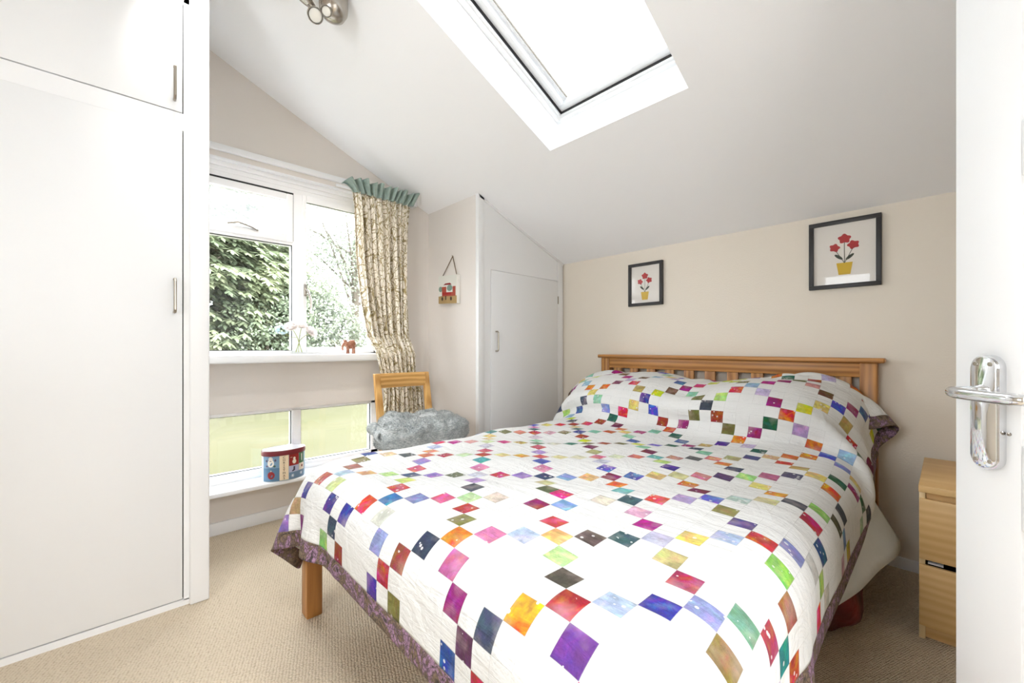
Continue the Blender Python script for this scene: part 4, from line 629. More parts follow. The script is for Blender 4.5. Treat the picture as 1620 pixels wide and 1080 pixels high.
[324,27,27,27,27,27,27,27,24,21,16,10,5,1,1,1,1,1,1,0,0,-1,-2,-2,-2,-2,-2,-2,-2,-1,0,0,1,2,2,2,2,1,2,0,1,0,-1,0,-1,0,-1,1,0,0,1,1,1,0,0,0,-1,-2,-1,-2,-5,-11,-16,-21,-25,-26,-27,-27,-27,-27,-26],
[324,27,27,27,27,27,27,27,24,21,16,10,5,1,2,1,1,1,1,-1,-1,-1,-2,-2,-2,-3,-2,-1,-1,0,0,1,2,1,2,2,1,1,0,1,-1,0,-1,0,-1,0,1,0,1,1,1,1,1,0,0,-1,-2,-2,-2,-2,-4,-11,-16,-21,-24,-26,-27,-27,-27,-27,-27],
[324,27,27,27,27,27,27,26,25,20,17,11,5,1,2,1,1,0,0,-1,-1,-2,-2,-2,-2,-2,-1,-1,0,1,1,1,1,2,1,1,1,0,0,-1,-1,0,-1,0,0,0,1,1,2,1,1,1,0,0,-1,-1,-2,-2,-2,-2,-4,-11,-15,-21,-24,-26,-27,-27,-27,-27,-26],
[324,27,27,27,27,27,27,27,24,21,16,11,5,2,1,1,1,0,-1,-1,-2,-2,-2,-1,-2,-1,0,0,0,1,1,2,1,1,1,0,0,-1,-1,-1,0,-1,0,0,0,1,1,2,1,1,1,1,0,-1,-1,-2,-2,-2,-1,-1,-4,-10,-16,-20,-24,-26,-27,-27,-27,-27,-27],
[325,26,27,27,27,28,27,26,25,21,16,11,5,1,1,0,0,0,-1,-2,-1,-2,-1,-2,0,0,0,1,1,1,1,2,0,1,0,-1,-1,-1,-1,-1,-1,0,0,0,1,1,2,1,2,0,1,0,-1,-1,-1,-2,-1,-2,-1,0,-4,-9,-15,-20,-24,-27,-27,-27,-27,-27,-26],
[325,27,27,27,27,27,27,27,24,22,16,11,4,1,0,0,-1,-1,-1,-1,-2,-1,-1,0,0,1,1,1,2,1,1,1,0,0,-1,-1,-2,-1,-1,-1,-1,0,0,1,2,1,1,1,1,1,0,-1,-1,-1,-2,-1,-1,0,-1,1,-3,-9,-15,-21,-23,-27,-27,-28,-26,-27,-27],
[326,27,27,27,27,27,27,27,24,21,16,11,4,0,-1,-1,-1,-1,-1,-1,-1,0,0,1,1,1,2,1,2,1,0,0,0,-1,-2,-1,-2,-1,-1,-1,0,0,1,1,1,1,1,1,0,0,-1,0,-2,-1,-1,0,-1,1,0,1,-2,-9,-15,-21,-24,-26,-27,-28,-27,-27,-26],
[327,27,27,27,27,27,27,27,24,21,16,9,3,0,-1,-1,-2,-1,-1,0,0,0,1,2,2,1,2,2,1,1,0,-1,-1,-2,-1,-2,-1,-2,0,-1,1,0,1,1,1,1,0,0,0,-1,-1,-1,-1,-1,0,0,0,2,1,2,-3,-9,-15,-21,-24,-27,-27,-28,-27,-27,-26],
[328,26,27,27,27,28,27,27,24,20,15,9,2,-1,-1,-1,-1,-1,-1,1,0,2,2,2,2,2,1,2,0,0,0,-1,-2,-1,-2,-1,-2,0,-1,1,0,1,0,1,0,0,0,-1,-1,-1,-1,-1,0,-1,1,1,1,2,2,2,-3,-9,-16,-21,-24,-27,-27,-28,-27,-27,-26],
[328,27,27,27,27,27,27,27,24,20,14,9,1,-1,-2,-1,-1,0,0,1,2,2,2,2,3,1,2,1,0,-1,-1,-1,-2,-1,-1,-1,-1,0,0,0,1,0,0,0,0,-1,-1,-1,-1,-1,-1,-1,0,1,1,2,2,2,2,2,-3,-10,-16,-21,-25,-27,-27,-27,-27,-27,-27],
[328,27,26,28,26,28,27,27,23,20,14,8,1,-2,-1,-1,0,0,1,2,2,2,3,2,2,1,1,0,0,-1,-1,-1,-1,-1,-1,-1,0,0,1,0,0,0,0,-1,-1,-1,-2,-1,-2,-1,0,0,0,2,2,2,2,3,2,2,-4,-11,-16,-22,-24,-27,-27,-28,-27,-27,-27],
[328,26,27,27,27,28,27,26,24,19,14,7,1,-2,-1,0,1,1,1,2,3,2,2,2,2,0,1,-1,0,-1,-1,-1,-1,0,-1,0,1,0,0,1,-1,0,-1,-1,-2,-2,-2,-1,-2,0,0,0,2,2,2,3,2,3,1,1,-4,-11,-17,-22,-24,-27,-27,-28,-27,-27,-26],
[327,27,27,27,27,27,27,26,24,19,13,8,0,-1,0,0,1,2,2,2,2,2,2,1,1,0,0,0,-1,-1,0,-1,0,0,0,1,0,1,0,0,-1,-1,-2,-2,-2,-2,-1,-2,-1,0,1,1,2,2,3,2,3,1,2,0,-5,-12,-17,-21,-25,-27,-27,-27,-27,-27,-27],
[327,27,27,27,27,27,27,26,23,19,14,7,1,0,0,1,1,2,2,2,2,1,1,1,0,0,-1,0,-1,0,0,0,0,1,1,0,1,0,0,-1,-1,-2,-2,-2,-2,-2,-1,-1,-1,1,1,2,2,2,3,2,1,1,1,-1,-5,-12,-16,-22,-25,-26,-28,-27,-27,-27,-27],
[328,26,27,27,27,27,27,26,23,19,14,7,2,0,1,1,2,1,2,2,1,0,1,0,-1,0,-1,0,0,0,0,1,1,1,1,1,0,0,-1,-1,-2,-2,-2,-2,-2,-2,-1,0,1,1,1,2,2,2,2,1,1,1,-1,-1,-5,-12,-17,-21,-25,-27,-27,-27,-27,-27,-26],
[328,27,27,27,27,27,26,26,24,19,13,8,2,1,1,2,1,2,1,0,1,0,-1,0,-1,0,-1,0,1,0,1,2,1,1,1,0,0,-1,-1,-1,-2,-2,-3,-1,-2,-1,0,1,1,1,2,2,1,2,1,0,0,0,-1,-1,-5,-12,-16,-22,-24,-27,-27,-27,-27,-27,-27],
[330,26,27,27,27,27,27,26,23,19,14,9,2,1,1,2,1,0,1,0,-1,0,-1,-1,-1,0,0,0,1,1,2,1,1,1,1,0,-1,-1,-1,-2,-2,-2,-1,-2,0,0,0,1,1,2,2,1,1,1,0,0,-1,-1,-1,-1,-5,-12,-16,-21,-25,-27,-27,-27,-27,-26,-27],
[331,27,27,27,26,27,27,26,24,19,15,8,3,1,1,1,0,0,0,-1,-1,-1,-1,-1,0,0,0,1,1,2,1,2,1,0,0,0,-1,-2,-1,-2,-1,-2,-1,0,0,1,1,1,2,1,1,1,0,0,-1,-1,-1,-1,-1,-1,-5,-11,-16,-21,-25,-26,-27,-27,-27,-27,-27],
[333,27,27,27,27,27,27,26,23,20,14,9,3,1,1,0,-1,0,-1,-2,-1,-1,-1,-1,0,1,0,2,1,1,2,1,0,0,0,-1,-1,-2,-1,-1,-1,-1,0,0,1,2,1,1,2,0,1,0,-1,-1,-1,-1,-2,-1,-1,0,-5,-10,-16,-22,-24,-27,-27,-27,-27,-27,-26],
[336,26,27,27,27,27,27,27,23,20,14,9,2,1,0,0,-1,-2,-1,-2,-1,-1,-1,0,0,1,1,1,1,2,0,1,0,-1,-1,-1,-1,-1,-1,-1,0,1,0,2,1,2,1,1,1,0,0,-1,-1,-1,-2,-2,-1,-1,-1,0,-4,-10,-16,-21,-25,-27,-27,-27,-27,-27,-27],
[338,27,27,27,27,27,27,26,23,20,14,9,2,0,0,-1,-2,-1,-2,-1,-2,0,-1,0,1,1,1,1,1,0,0,0,0,-1,-1,-2,0,-1,0,0,1,1,1,2,2,1,2,1,0,-1,-1,-1,-2,-2,-1,-2,-1,-1,0,0,-3,-11,-16,-21,-25,-27,-27,-27,-27,-27,-26],
[341,26,27,27,27,28,27,26,23,19,14,9,1,0,-1,-2,-1,-2,-1,-2,0,-1,0,1,0,1,1,0,1,-1,0,-1,-1,-1,-1,-1,0,0,0,1,2,2,2,2,2,1,1,0,0,-1,-2,-2,-2,-2,-1,-1,-1,0,0,0,-3,-11,-16,-22,-25,-27,-27,-27,-27,-27,-26],
[343,27,26,27,27,28,27,26,23,19,14,7,1,-1,-1,-1,-2,-1,-1,-1,-1,0,1,0,1,0,0,0,0,-1,-1,-2,-1,-1,-1,0,0,1,2,2,2,2,2,2,2,0,1,-1,-1,-1,-2,-2,-2,-1,-1,-1,-1,1,0,1,-4,-11,-17,-22,-25,-27,-27,-27,-27,-26,-26],
[345,27,26,27,27,28,27,26,22,19,13,7,0,-1,-1,-1,-1,-1,-1,0,0,0,1,0,0,0,-1,0,-2,-1,-2,-1,-1,-1,0,0,1,2,2,2,3,2,2,2,1,0,0,-1,-2,-1,-2,-2,-1,-1,-1,0,0,0,1,0,-4,-12,-16,-22,-25,-27,-27,-27,-27,-26,-26],
[346,27,27,27,27,27,27,26,22,18,12,7,0,-1,-1,-1,-1,0,0,0,1,0,0,0,0,-1,-1,-2,-1,-2,-2,-1,-1,0,0,1,2,2,3,2,2,2,2,1,1,-1,0,-2,-1,-2,-1,-1,-1,-1,0,0,0,1,0,0,-5,-11,-17,-22,-25,-27,-27,-27,-26,-26,-25],
[348,27,26,27,27,27,27,25,22,18,11,6,0,0,-1,0,0,0,1,0,1,0,0,-1,-1,-1,-2,-2,-2,-2,-2,0,-1,1,1,1,3,2,2,3,2,1,1,1,-1,0,-1,-1,-2,-1,-1,0,-1,0,1,0,0,0,0,-1,-5,-11,-17,-22,-25,-27,-26,-27,-26,-25,-25],
[350,26,27,26,27,27,26,25,22,17,11,6,0,0,0,0,1,1,0,1,0,0,-1,-1,-2,-2,-2,-2,-2,-1,-1,-1,1,1,1,2,3,2,2,2,1,1,1,0,-1,-1,-1,-1,-1,0,-1,0,0,1,0,1,0,-1,0,-1,-6,-11,-17,-22,-24,-27,-27,-26,-25,-24,-24],
[353,26,26,27,26,27,25,25,21,16,11,5,1,0,1,1,1,1,1,0,0,0,-2,-2,-2,-2,-2,-2,-2,-1,0,0,1,2,2,2,2,2,1,2,1,0,0,-1,0,-1,-1,0,-1,0,1,0,1,0,1,0,-1,-1,-1,-2,-5,-11,-17,-21,-24,-27,-26,-26,-24,-22,-25],
[356,26,26,26,26,25,25,25,20,17,11,5,1,1,1,2,1,1,1,0,0,-2,-2,-2,-2,-3,-2,-2,-1,0,0,1,2,1,2,2,2,2,1,1,0,0,0,-1,-1,0,-1,0,1,1,0,1,1,1,0,0,-1,-2,-3,-2,-5,-11,-14,-22,-24,-27,-26,-25,-21,-21,-25],
[360,26,26,26,25,23,26,24,22,14,10,6,1,2,2,2,2,1,1,0,-2,-1,-3,-2,-3,-2,-2,-1,-1,0,1,1,1,2,2,2,2,1,1,0,0,-1,0,-1,0,0,1,0,2,1,1,2,1,0,6,-8,-2,-3,-3,-3,-5,-6,-20,-19,-24,-26,-26,-22,-18,-22,-26],
[367,25,25,26,26,21,24,23,20,20,11,1,2,3,3,2,2,1,0,-1,-1,-3,-2,-3,-2,-2,-1,-1,0,1,0,1,2,1,2,2,1,1,0,0,-1,0,0,0,0,1,1,2,2,2,7,-4,1,-1,-1,-2,-4,-3,-4,-3,0,-15,-15,-17,-25,-25,-25,-16,-18,-24,-25],
[373,26,24,26,27,23,17,23,20,15,11,12,-2,3,3,3,2,1,-1,-1,-2,-2,-2,-2,-2,-1,-1,0,0,1,1,1,1,0,1,1,0,1,0,0,0,0,1,1,2,2,2,3,2,2,1,1,0,-2,-2,-4,-4,-4,-5,-3,-5,-10,-14,-19,-22,-25,-17,-13,-22,-25,-24],
[382,25,25,26,26,26,18,13,20,16,11,7,4,4,4,3,2,0,0,-1,-2,-1,-1,-1,-1,0,-1,0,1,0,1,0,0,0,-1,-1,0,1,1,1,1,1,2,3,3,3,4,3,3,2,1,-1,-1,-3,-5,-5,-6,-5,-5,-4,-4,-10,-14,-19,-22,-16,-10,-19,-25,-25,-23],
[390,25,26,25,26,28,23,12,9,16,12,7,5,5,5,3,3,1,1,0,0,0,0,0,0,1,0,0,0,0,-1,-1,-1,-3,-2,-1,-1,1,2,3,3,4,4,4,4,5,3,3,3,2,0,-1,-3,-5,-6,-6,-7,-6,-6,-6,-6,-11,-15,-17,-12,-9,-16,-25,-25,-25,-24],
[401,24,26,25,26,28,26,21,9,4,7,8,6,7,7,5,4,3,3,1,2,1,0,1,1,0,1,-1,0,-1,-2,-2,-3,-3,-2,0,0,1,3,3,4,5,4,7,5,4,3,4,2,1,0,-1,-4,-5,-7,-7,-7,-8,-8,-8,-8,-10,-9,-12,-11,-14,-22,-27,-25,-25,-24],
[411,25,25,25,25,25,28,27,17,9,4,5,5,6,6,7,6,5,3,2,2,1,1,1,1,0,0,0,-1,-2,-2,-2,-2,-2,-1,-1,0,1,2,3,4,5,5,4,4,7,5,3,1,1,-1,-2,-3,-5,-6,-6,-8,-7,-8,-8,-8,-10,-11,-11,-13,-22,-26,-26,-26,-24,-23],
[423,24,25,25,25,22,25,28,25,18,8,4,5,6,6,6,6,5,4,3,2,1,1,1,0,1,0,-1,-1,-2,-2,-2,-2,-2,-2,0,0,2,2,3,4,4,5,5,3,3,3,6,3,1,0,-2,-3,-5,-7,-8,-7,-8,-8,-7,-9,-9,-9,-13,-20,-27,-26,-27,-24,-24,-22],
[434,24,25,25,24,22,20,25,27,24,18,10,6,5,6,6,6,5,4,3,2,1,0,1,0,1,0,0,-1,-1,-2,-3,-2,-2,-1,-1,1,1,2,3,4,3,4,6,4,3,1,1,1,2,0,0,-2,-4,-5,-6,-7,-8,-8,-8,-8,-10,-13,-21,-24,-27,-26,-24,-23,-22,-23],
[446,24,25,25,23,22,19,19,24,26,23,19,12,7,6,6,5,5,3,2,1,2,1,2,0,0,-1,-1,0,0,-1,-2,-2,-2,-2,0,1,1,3,3,5,3,2,2,3,3,2,1,1,-1,0,-1,-2,-3,-5,-5,-6,-7,-6,-8,-9,-13,-19,-25,-25,-24,-23,-23,-23,-23,-22],
[457,25,24,25,22,22,19,17,21,22,23,24,18,13,7,5,5,4,4,4,2,3,2,1,1,0,-2,-1,0,-2,-2,-2,-3,-2,-1,-1,1,3,2,4,4,5,3,2,2,1,2,0,0,-2,-2,-3,-4,-4,-3,-3,-4,-6,-6,-8,-10,-16,-23,-23,-23,-23,-22,-22,-23,-23,-22],
[469,25,25,23,22,20,20,20,20,21,21,20,19,19,11,7,5,4,5,3,3,3,2,2,1,0,-2,-3,-3,-4,-3,-3,-4,-3,-1,0,2,3,5,5,3,2,4,4,3,2,0,0,-1,-1,-3,-3,-3,-4,-4,-5,-5,-5,-6,-6,-12,-17,-18,-21,-22,-23,-22,-24,-23,-24,-22],
[481,25,24,25,23,20,19,21,21,22,22,20,18,14,11,8,7,6,4,4,4,3,2,2,1,0,-2,-3,-5,-6,-8,-8,-7,-4,-1,1,3,4,7,8,7,5,5,3,2,1,0,-1,-1,-2,-2,-2,-3,-3,-3,-3,-4,-5,-6,-8,-10,-15,-18,-22,-23,-23,-24,-25,-23,-23,-22],
[494,24,23,25,25,23,21,20,21,23,21,20,16,13,11,8,7,6,4,5,3,3,3,1,1,0,-3,-3,-6,-6,-7,-8,-7,-6,-1,1,5,6,7,7,6,5,4,2,2,0,-1,-1,-2,-1,-2,-2,-1,-2,-2,-2,-3,-5,-5,-8,-10,-14,-18,-22,-23,-25,-24,-25,-23,-23,-23],
[506,24,23,23,25,25,23,22,21,22,21,19,15,13,10,8,7,6,5,4,3,3,3,1,1,-2,-3,-4,-5,-7,-7,-7,-6,-4,-1,2,5,5,7,6,5,5,3,1,1,-1,-1,-1,-2,-1,-1,-1,-1,-1,-1,-2,-2,-4,-5,-8,-10,-15,-17,-21,-23,-26,-24,-24,-24,-22,-23],
[519,23,23,23,23,25,24,24,23,22,20,18,14,12,10,8,7,6,5,4,3,3,2,1,-1,-2,-3,-5,-6,-6,-7,-6,-5,-3,0,3,4,5,6,6,4,4,2,1,0,-1,-1,-1,-2,0,-1,0,0,-1,0,-2,-2,-4,-5,-8,-10,-14,-17,-21,-22,-24,-24,-25,-23,-23,-20],
[530,23,23,23,24,24,25,24,24,22,19,17,14,12,9,8,7,6,4,4,3,2,1,0,-1,-2,-4,-5,-6,-6,-6,-5,-4,-2,1,2,4,5,5,5,4,3,1,1,-1,0,-1,-1,-1,0,0,0,0,0,0,-2,-2,-4,-6,-8,-11,-13,-16,-20,-21,-25,-24,-24,-22,-20,-16],
[541,23,24,23,24,25,24,25,23,22,19,16,13,11,10,7,7,5,4,4,2,1,0,0,-2,-3,-4,-5,-5,-6,-5,-4,-3,-1,0,3,3,5,4,4,3,3,1,0,0,-1,0,-1,0,1,0,1,0,0,-1,-1,-3,-5,-6,-9,-10,-13,-15,-19,-20,-23,-24,-23,-18,-15,-14],
[553,24,23,24,24,24,24,25,23,21,18,15,13,11,9,8,6,4,4,2,2,0,0,-2,-2,-3,-4,-5,-5,-4,-5,-3,-3,0,0,2,3,4,3,4,3,2,1,0,0,0,0,1,0,1,1,1,0,0,-1,-3,-3,-6,-6,-9,-11,-12,-15,-16,-19,-22,-23,-16,-13,-13,-15],
[562,24,24,24,25,24,25,24,23,20,17,15,13,10,9,7,5,4,3,1,1,-1,-1,-1,-3,-3,-4,-4,-4,-4,-4,-3,-2,-1,0,2,2,3,9,0,0,2,1,1,1,0,1,1,1,1,1,1,0,-1,-2,-3,-4,-6,-7,-9,-10,-12,-14,-15,-20,-17,-13,-11,-12,-14,-15],
[573,24,24,24,25,24,25,24,21,20,17,14,12,10,8,6,5,3,2,1,-1,-1,-1,-2,-2,-3,-3,-4,-4,-4,-3,-3,-2,-2,0,0,3,12,1,-5,3,2,2,1,2,1,2,1,2,1,1,0,-1,-1,-3,-4,-5,-6,-7,-9,-10,-12,-13,-14,-9,-8,-10,-11,-14,-16,-16],
[585,22,24,24,25,25,24,23,21,19,16,14,11,9,7,6,4,2,1,0,0,-2,-1,-2,-2,-2,-3,-4,-3,-4,-3,-3,-3,-2,-2,2,14,1,-10,3,4,3,2,3,2,2,2,2,1,2,0,0,-1,-3,-3,-4,-6,-7,-7,-9,-10,-9,-4,-3,-4,-9,-11,-15,-17,-17,-17],
[600,20,21,24,24,25,24,23,21,17,16,12,11,8,6,5,3,2,0,0,-1,-1,-1,-2,-1,-2,-3,-3,-4,-3,-4,-4,-4,-3,0,13,4,-12,-1,4,5,4,3,3,3,3,2,2,2,0,0,-1,-2,-3,-3,-5,-6,-7,-8,-7,0,4,0,-4,-7,-13,-16,-18,-19,-19,-18],
[619,17,19,20,24,24,23,25,21,17,14,11,8,7,5,4,2,1,2,0,-2,-2,0,-1,-2,-1,-3,-3,-4,-4,-5,-5,-4,-5,13,9,-6,-14,3,5,6,5,4,4,4,3,2,2,1,0,0,-2,-3,-3,-4,-6,-6,-7,-1,6,6,2,-3,-8,-12,-17,-19,-20,-21,-21,-19],
[641,16,17,17,18,22,23,25,23,17,15,12,8,5,2,0,4,13,4,-1,-6,-12,-4,-1,-1,-1,-3,-4,-4,-5,-5,-6,-6,1,15,0,-17,-2,5,6,6,6,5,5,4,3,2,2,0,0,-2,-2,-3,-4,-4,-5,-6,2,10,8,3,-3,-10,-15,-17,-20,-20,-22,-21,-21,-20],
[662,17,18,18,17,14,13,22,29,19,15,14,9,7,3,0,3,5,4,3,-4,-11,-15,-3,0,-2,-4,-4,-5,-6,-6,-7,-7,10,9,-10,-15,5,5,7,7,6,6,5,4,4,2,1,0,-1,-2,-2,-4,-3,-5,-4,0,12,10,5,-6,-14,-16,-17,-19,-20,-20,-22,-21,-21,-20],
[678,18,19,19,19,18,13,5,26,21,16,13,10,10,5,-1,-12,-8,2,12,3,-3,-11,-12,-1,-3,-4,-5,-6,-6,-8,-7,-8,14,-2,-18,1,6,6,7,8,7,6,6,4,3,2,0,0,-2,-2,-2,-3,-4,-4,-4,10,13,4,-9,-14,-16,-15,-17,-18,-19,-20,-21,-22,-21,-20],
[686,20,19,21,19,19,14,0,7,15,21,17,15,12,9,5,-7,-20,-13,-1,0,5,-2,-1,-2,-4,-5,-6,-7,-8,-8,-7,-9,6,-13,0,7,3,7,7,8,8,7,6,4,3,1,0,0,-2,-2,-2,-3,-3,-4,-3,11,5,-4,-14,-14,-14,-11,-11,-14,-16,-21,-24,-25,-24,-22],
[685,20,20,22,22,20,16,9,4,8,6,7,13,15,13,12,6,-10,-27,-6,-2,-1,-1,-2,-2,-5,-6,-8,-9,-10,-9,-8,-5,0,-8,8,2,1,7,7,9,9,7,7,4,5,2,-1,0,-3,-2,-2,-3,-3,-3,0,1,-2,-3,-5,-6,-8,-10,-12,-14,-18,-22,-24,-26,-26,-23],
[677,20,21,23,24,22,19,14,6,8,7,4,3,2,8,9,11,8,-13,-37,-26,-8,-6,-1,-3,-3,-5,-5,-7,-7,-9,-5,-2,-2,0,4,0,2,1,6,7,6,6,6,3,0,1,0,-1,1,-1,-2,-2,-1,-2,0,8,22,15,6,-2,-18,-16,-16,-16,-16,-23,-24,-25,-24,-24],
[668,22,25,25,24,21,18,15,12,9,7,4,3,2,1,1,0,-1,-7,-24,-35,-28,-10,-2,-1,-1,-3,-4,-5,-6,-7,-4,-2,-1,0,2,2,1,0,5,5,5,4,5,2,-1,0,0,0,1,0,-2,-1,-2,0,4,16,26,22,8,13,0,-15,-23,-21,-24,-23,-24,-23,-24,-24],
[665,26,27,25,23,22,18,15,12,10,6,5,2,2,0,1,1,1,-9,-62,-44,-45,-14,-3,2,2,-1,0,-3,0,-6,1,0,-1,3,-1,1,-2,0,1,3,1,0,2,0,-1,0,0,1,1,-1,0,-2,1,-1,13,21,40,27,17,6,11,7,-20,-22,-23,-24,-25,-25,-24,-25],
[667,27,26,26,23,20,18,16,12,10,6,5,2,2,0,0,0,0,-8,-75,-38,-69,-26,2,2,4,-1,2,-3,3,-7,4,0,-1,4,-1,0,-2,-1,1,2,-1,-1,1,1,-3,1,-1,2,2,-2,1,-4,3,-1,20,22,52,22,19,0,8,10,13,-18,-25,-23,-26,-25,-25,-25],
]
SKY = 5.0; LAND = 36; EXPO = 1.55; SPOT = 10
# ------------------------------------------------------------------ camera
cam = bpy.data.cameras.new('camera')
cam.sensor_width = 36
cam.lens = 656 / 1620 * 36
cam.shift_y = 10 / 1620
cam.clip_start = .02
co = bpy.data.objects.new('camera', cam)
COL.objects.link(co)
co.location = (0, 0, 1.02)
co.rotation_euler = (PI / 2, 0, -math.atan2(.690, .7237))
SC.camera = co

# ------------------------------------------------------------------ room shell
def cz(x):
    return 2.798 - .4622 * x + .01674 * x * x

XW = 2.633     # headboard wall
YW = 2.752     # window wall
XN = 1.737     # nook wall
YN = 2.144     # eaves cupboard front
YR = -.60      # door wall
XB = -1.12     # wall behind

# ceiling, sloping down towards the headboard wall, with the skylight hole
HX0, HX1, HY0, HY1 = .60, 1.674, .722, 1.461
m = MB()
xs = [XB - .1, -.6, -.2, .2, .45, HX0, .85, 1.15, 1.45, HX1, 1.9, 2.2, 2.5, 2.75]
ys = [-.75, -.2, .3, HY0, HY1, 1.9, 2.4, 2.95]
vv = {}
for i, x in enumerate(xs):
    for j, y in enumerate(ys):
        vv[i, j] = m.bm.verts.new((x, y, cz(x)))
for i in range(len(xs) - 1):
    for j in range(len(ys) - 1):
        if HX0 - 1e-6 <= xs[i] and xs[i + 1] <= HX1 + 1e-6 and abs(ys[j] - HY0) < 1e-6:
            continue
        m.bm.faces.new([vv[i, j], vv[i, j + 1], vv[i + 1, j + 1], vv[i + 1, j]])
ceil = m.build('ceiling', M['ceil'], smooth=True, fixn=False)
for p in ceil.data.polygons:
    pass
sol = ceil.modifiers.new('thickness', 'SOLIDIFY')
sol.thickness = .18
sol.offset = -1
sol.use_even_offset = True
es = ceil.modifiers.new('edges', 'EDGE_SPLIT')
es.split_angle = math.radians(30)
tag(ceil, kind='structure')

# carpet floor
t = NT('beige_loop_carpet')
v = t.coords('Object', (1, 1, 1), (0, 0, .35))
vo = t.n('ShaderNodeTexVoronoi', feature='F1')
vo.inputs['Scale'].default_value = 105
vo.inputs['Randomness'].default_value = .35
mp = t.n('ShaderNodeMapping')
mp.inputs['Scale'].default_value = (1, 1.55, 1)
t.l(v, mp.inputs[0])
t.l(mp.outputs[0], vo.inputs['Vector'])
big = t.noise(v, 2.2, 4)
mid = t.noise(v, 60, 3)
cell = t.ramp(vo.outputs[0], [(.25, lin('#dccfba')), (.55, lin('#ccbda6')), (.85, lin('#85745d'))])
c2 = t.mix(t.math('MULTIPLY', mid, .35), cell, lin('#bbab94'))
c3 = t.mix(t.ramp(big, [(.35, (0, 0, 0)), (.7, (.35, .35, .35))]), c2, lin('#cdbfa8'))
t.set(col=c3, rough=.95, spec=.1)
t.bump(t.math('SUBTRACT', 1.0, vo.outputs[0]), .8, .007)
M['carpet'] = t.m
m = MB()
m.box(XB - .1, -2.2, -.06, 2.75, 2.90, 0)
tag(m.build('floor', M['carpet'], smooth=False), kind='structure')

# window wall: boxes round the two openings
OX0, OX1 = .10, 1.345
m = MB()
m.box(XB - .1, YW, -.05, OX0, 2.95, 3.5)
m.box(OX1, YW, -.05, 2.75, 2.95, 3.0)
m.box(OX0, YW, -.05, OX1, 2.95, .238)
m.box(OX0, YW, .655, OX1, 2.95, .936)
m.box(OX0, YW, 2.069, OX1, 2.95, 3.2)
tag(m.build('wall_left', M['taupe'], smooth=False), kind='structure')
# headboard wall
m = MB()
m.box(XW, YR - .12, -.05, XW + .12, YW + .1, 2.2)
tag(m.build('wall_far', M['cream'], smooth=False), kind='structure')
# return wall beside the eaves cupboard
m = MB()
m.box(XN, YN + .03, 0, XN + .07, YW, 2.3)
tag(m.build('wall_nook', M['taupe'], smooth=False), kind='structure')
# wall with the doorway
m = MB()
m.box(XB - .1, YR - .12, -.05, -.19, YR, 3.5)
m.box(.64, YR - .12, -.05, 2.75, YR, 3.0)
m.box(-.19, YR - .12, 2.03, .64, YR, 3.3)
tag(m.build('wall_right', M['cream'], smooth=False), kind='structure')
m = MB()
BY0, BY1, BZ0, BZ1 = .10, 1.10, 1.0, 1.95
m.box(XB - .12, YR - .12, -.05, XB, BY0, 3.6)
m.box(XB - .12, BY1, -.05, XB, 2.95, 3.6)
m.box(XB - .12, BY0, -.05, XB, BY1, BZ0)
m.box(XB - .12, BY0, BZ1, XB, BY1, 3.6)
tag(m.build('wall_back', M['cream'], smooth=False), kind='structure')
# added window in the unseen back wall, brings in fill daylight
w4 = thing('fill_window', (XB - .06, .60, BZ0), kind='structure')
m = MB()
m.box(XB - .10, BY0, BZ0, XB - .04, BY0 + .05, BZ1, .003)
m.box(XB - .10, BY1 - .05, BZ0, XB - .04, BY1, BZ1, .003)
m.box(XB - .10, BY0, BZ0, XB - .04, BY1, BZ0 + .05, .003)
m.box(XB - .10, BY0, BZ1 - .05, XB - .04, BY1, BZ1, .003)
m.box(XB - .10, .575, BZ0, XB - .04, .625, BZ1, .003)
m.build('window_frame', M['upvc'], w4)
m = MB()
m.box(XB - .073, BY0 + .05, BZ0 + .05, XB - .067, BY1 - .05, BZ1 - .05)
m.build('window_pane', M['glass'], w4, smooth=False)
m = MB()
m.box(XB - .04, BY0 - .03, BZ0 - .035, XB + .10, BY1 + .03, BZ0, .006)
m.build('windowsill', M['white'], w4)
# landing outside the door
m = MB()
m.box(XB, -2.2, -.05, XB + .06, YR - .12, 2.5)
m.box(1.7, -2.2, -.05, 1.76, YR - .12, 2.5)
m.box(XB, -2.26, -.05, 1.76, -2.2, 2.5)
m.box(XB, -2.26, 2.4, 1.76, YR - .12, 2.46)
tag(m.build('wall_landing', M['ceil'], smooth=False), kind='structure')
# door lining
m = MB()
m.box(-.19, YR - .13, 0, -.155, YR + .012, 2.03, .003)
m.box(.605, YR - .13, 0, .64, YR + .012, 2.03, .003)
m.box(-.155, YR - .13, 1.995, .605, YR + .012, 2.03, .003)
m.box(-.25, YR, 0, -.185, YR + .016, 2.09, .004)
m.box(.645, YR, 0, .705, YR + .016, 2.09, .004)
m.box(-.185, YR, 2.03, .645, YR + .016, 2.09, .004)
tag(m.build('trim_1', M['white']), kind='structure')

# baseboards
def skirting(name, pts):
    m = MB()
    m.box(*pts, .003)
    return tag(m.build(name, M['white']), kind='structure')
skirting('baseboard_left', (.275, YW - .014, 0, XN, YW, .068))
skirting('baseboard_far', (XW - .014, YR, 0, XW, YN - .02, .052))
skirting('baseboard_nook', (XN - .014, YN + .02, 0, XN, YW - .014, .065))
skirting('baseboard_right', (.705, YR, 0, XW - .014, YR + .014, .065))

# ------------------------------------------------------------------ main window
def ring(m, x0, x1, z0, z1, y0, y1, w, bev=.004, wb=None, wt=None):
    wb = w if wb is None else wb
    wt = w if wt is None else wt
    m.box(x0, y0, z0, x0 + w, y1, z1, bev)
    m.box(x1 - w, y0, z0, x1, y1, z1, bev)
    m.box(x0 + w, y0, z0, x1 - w, y1, z0 + wb, bev)
    m.box(x0 + w, y0, z1 - wt, x1 - w, y1, z1, bev)

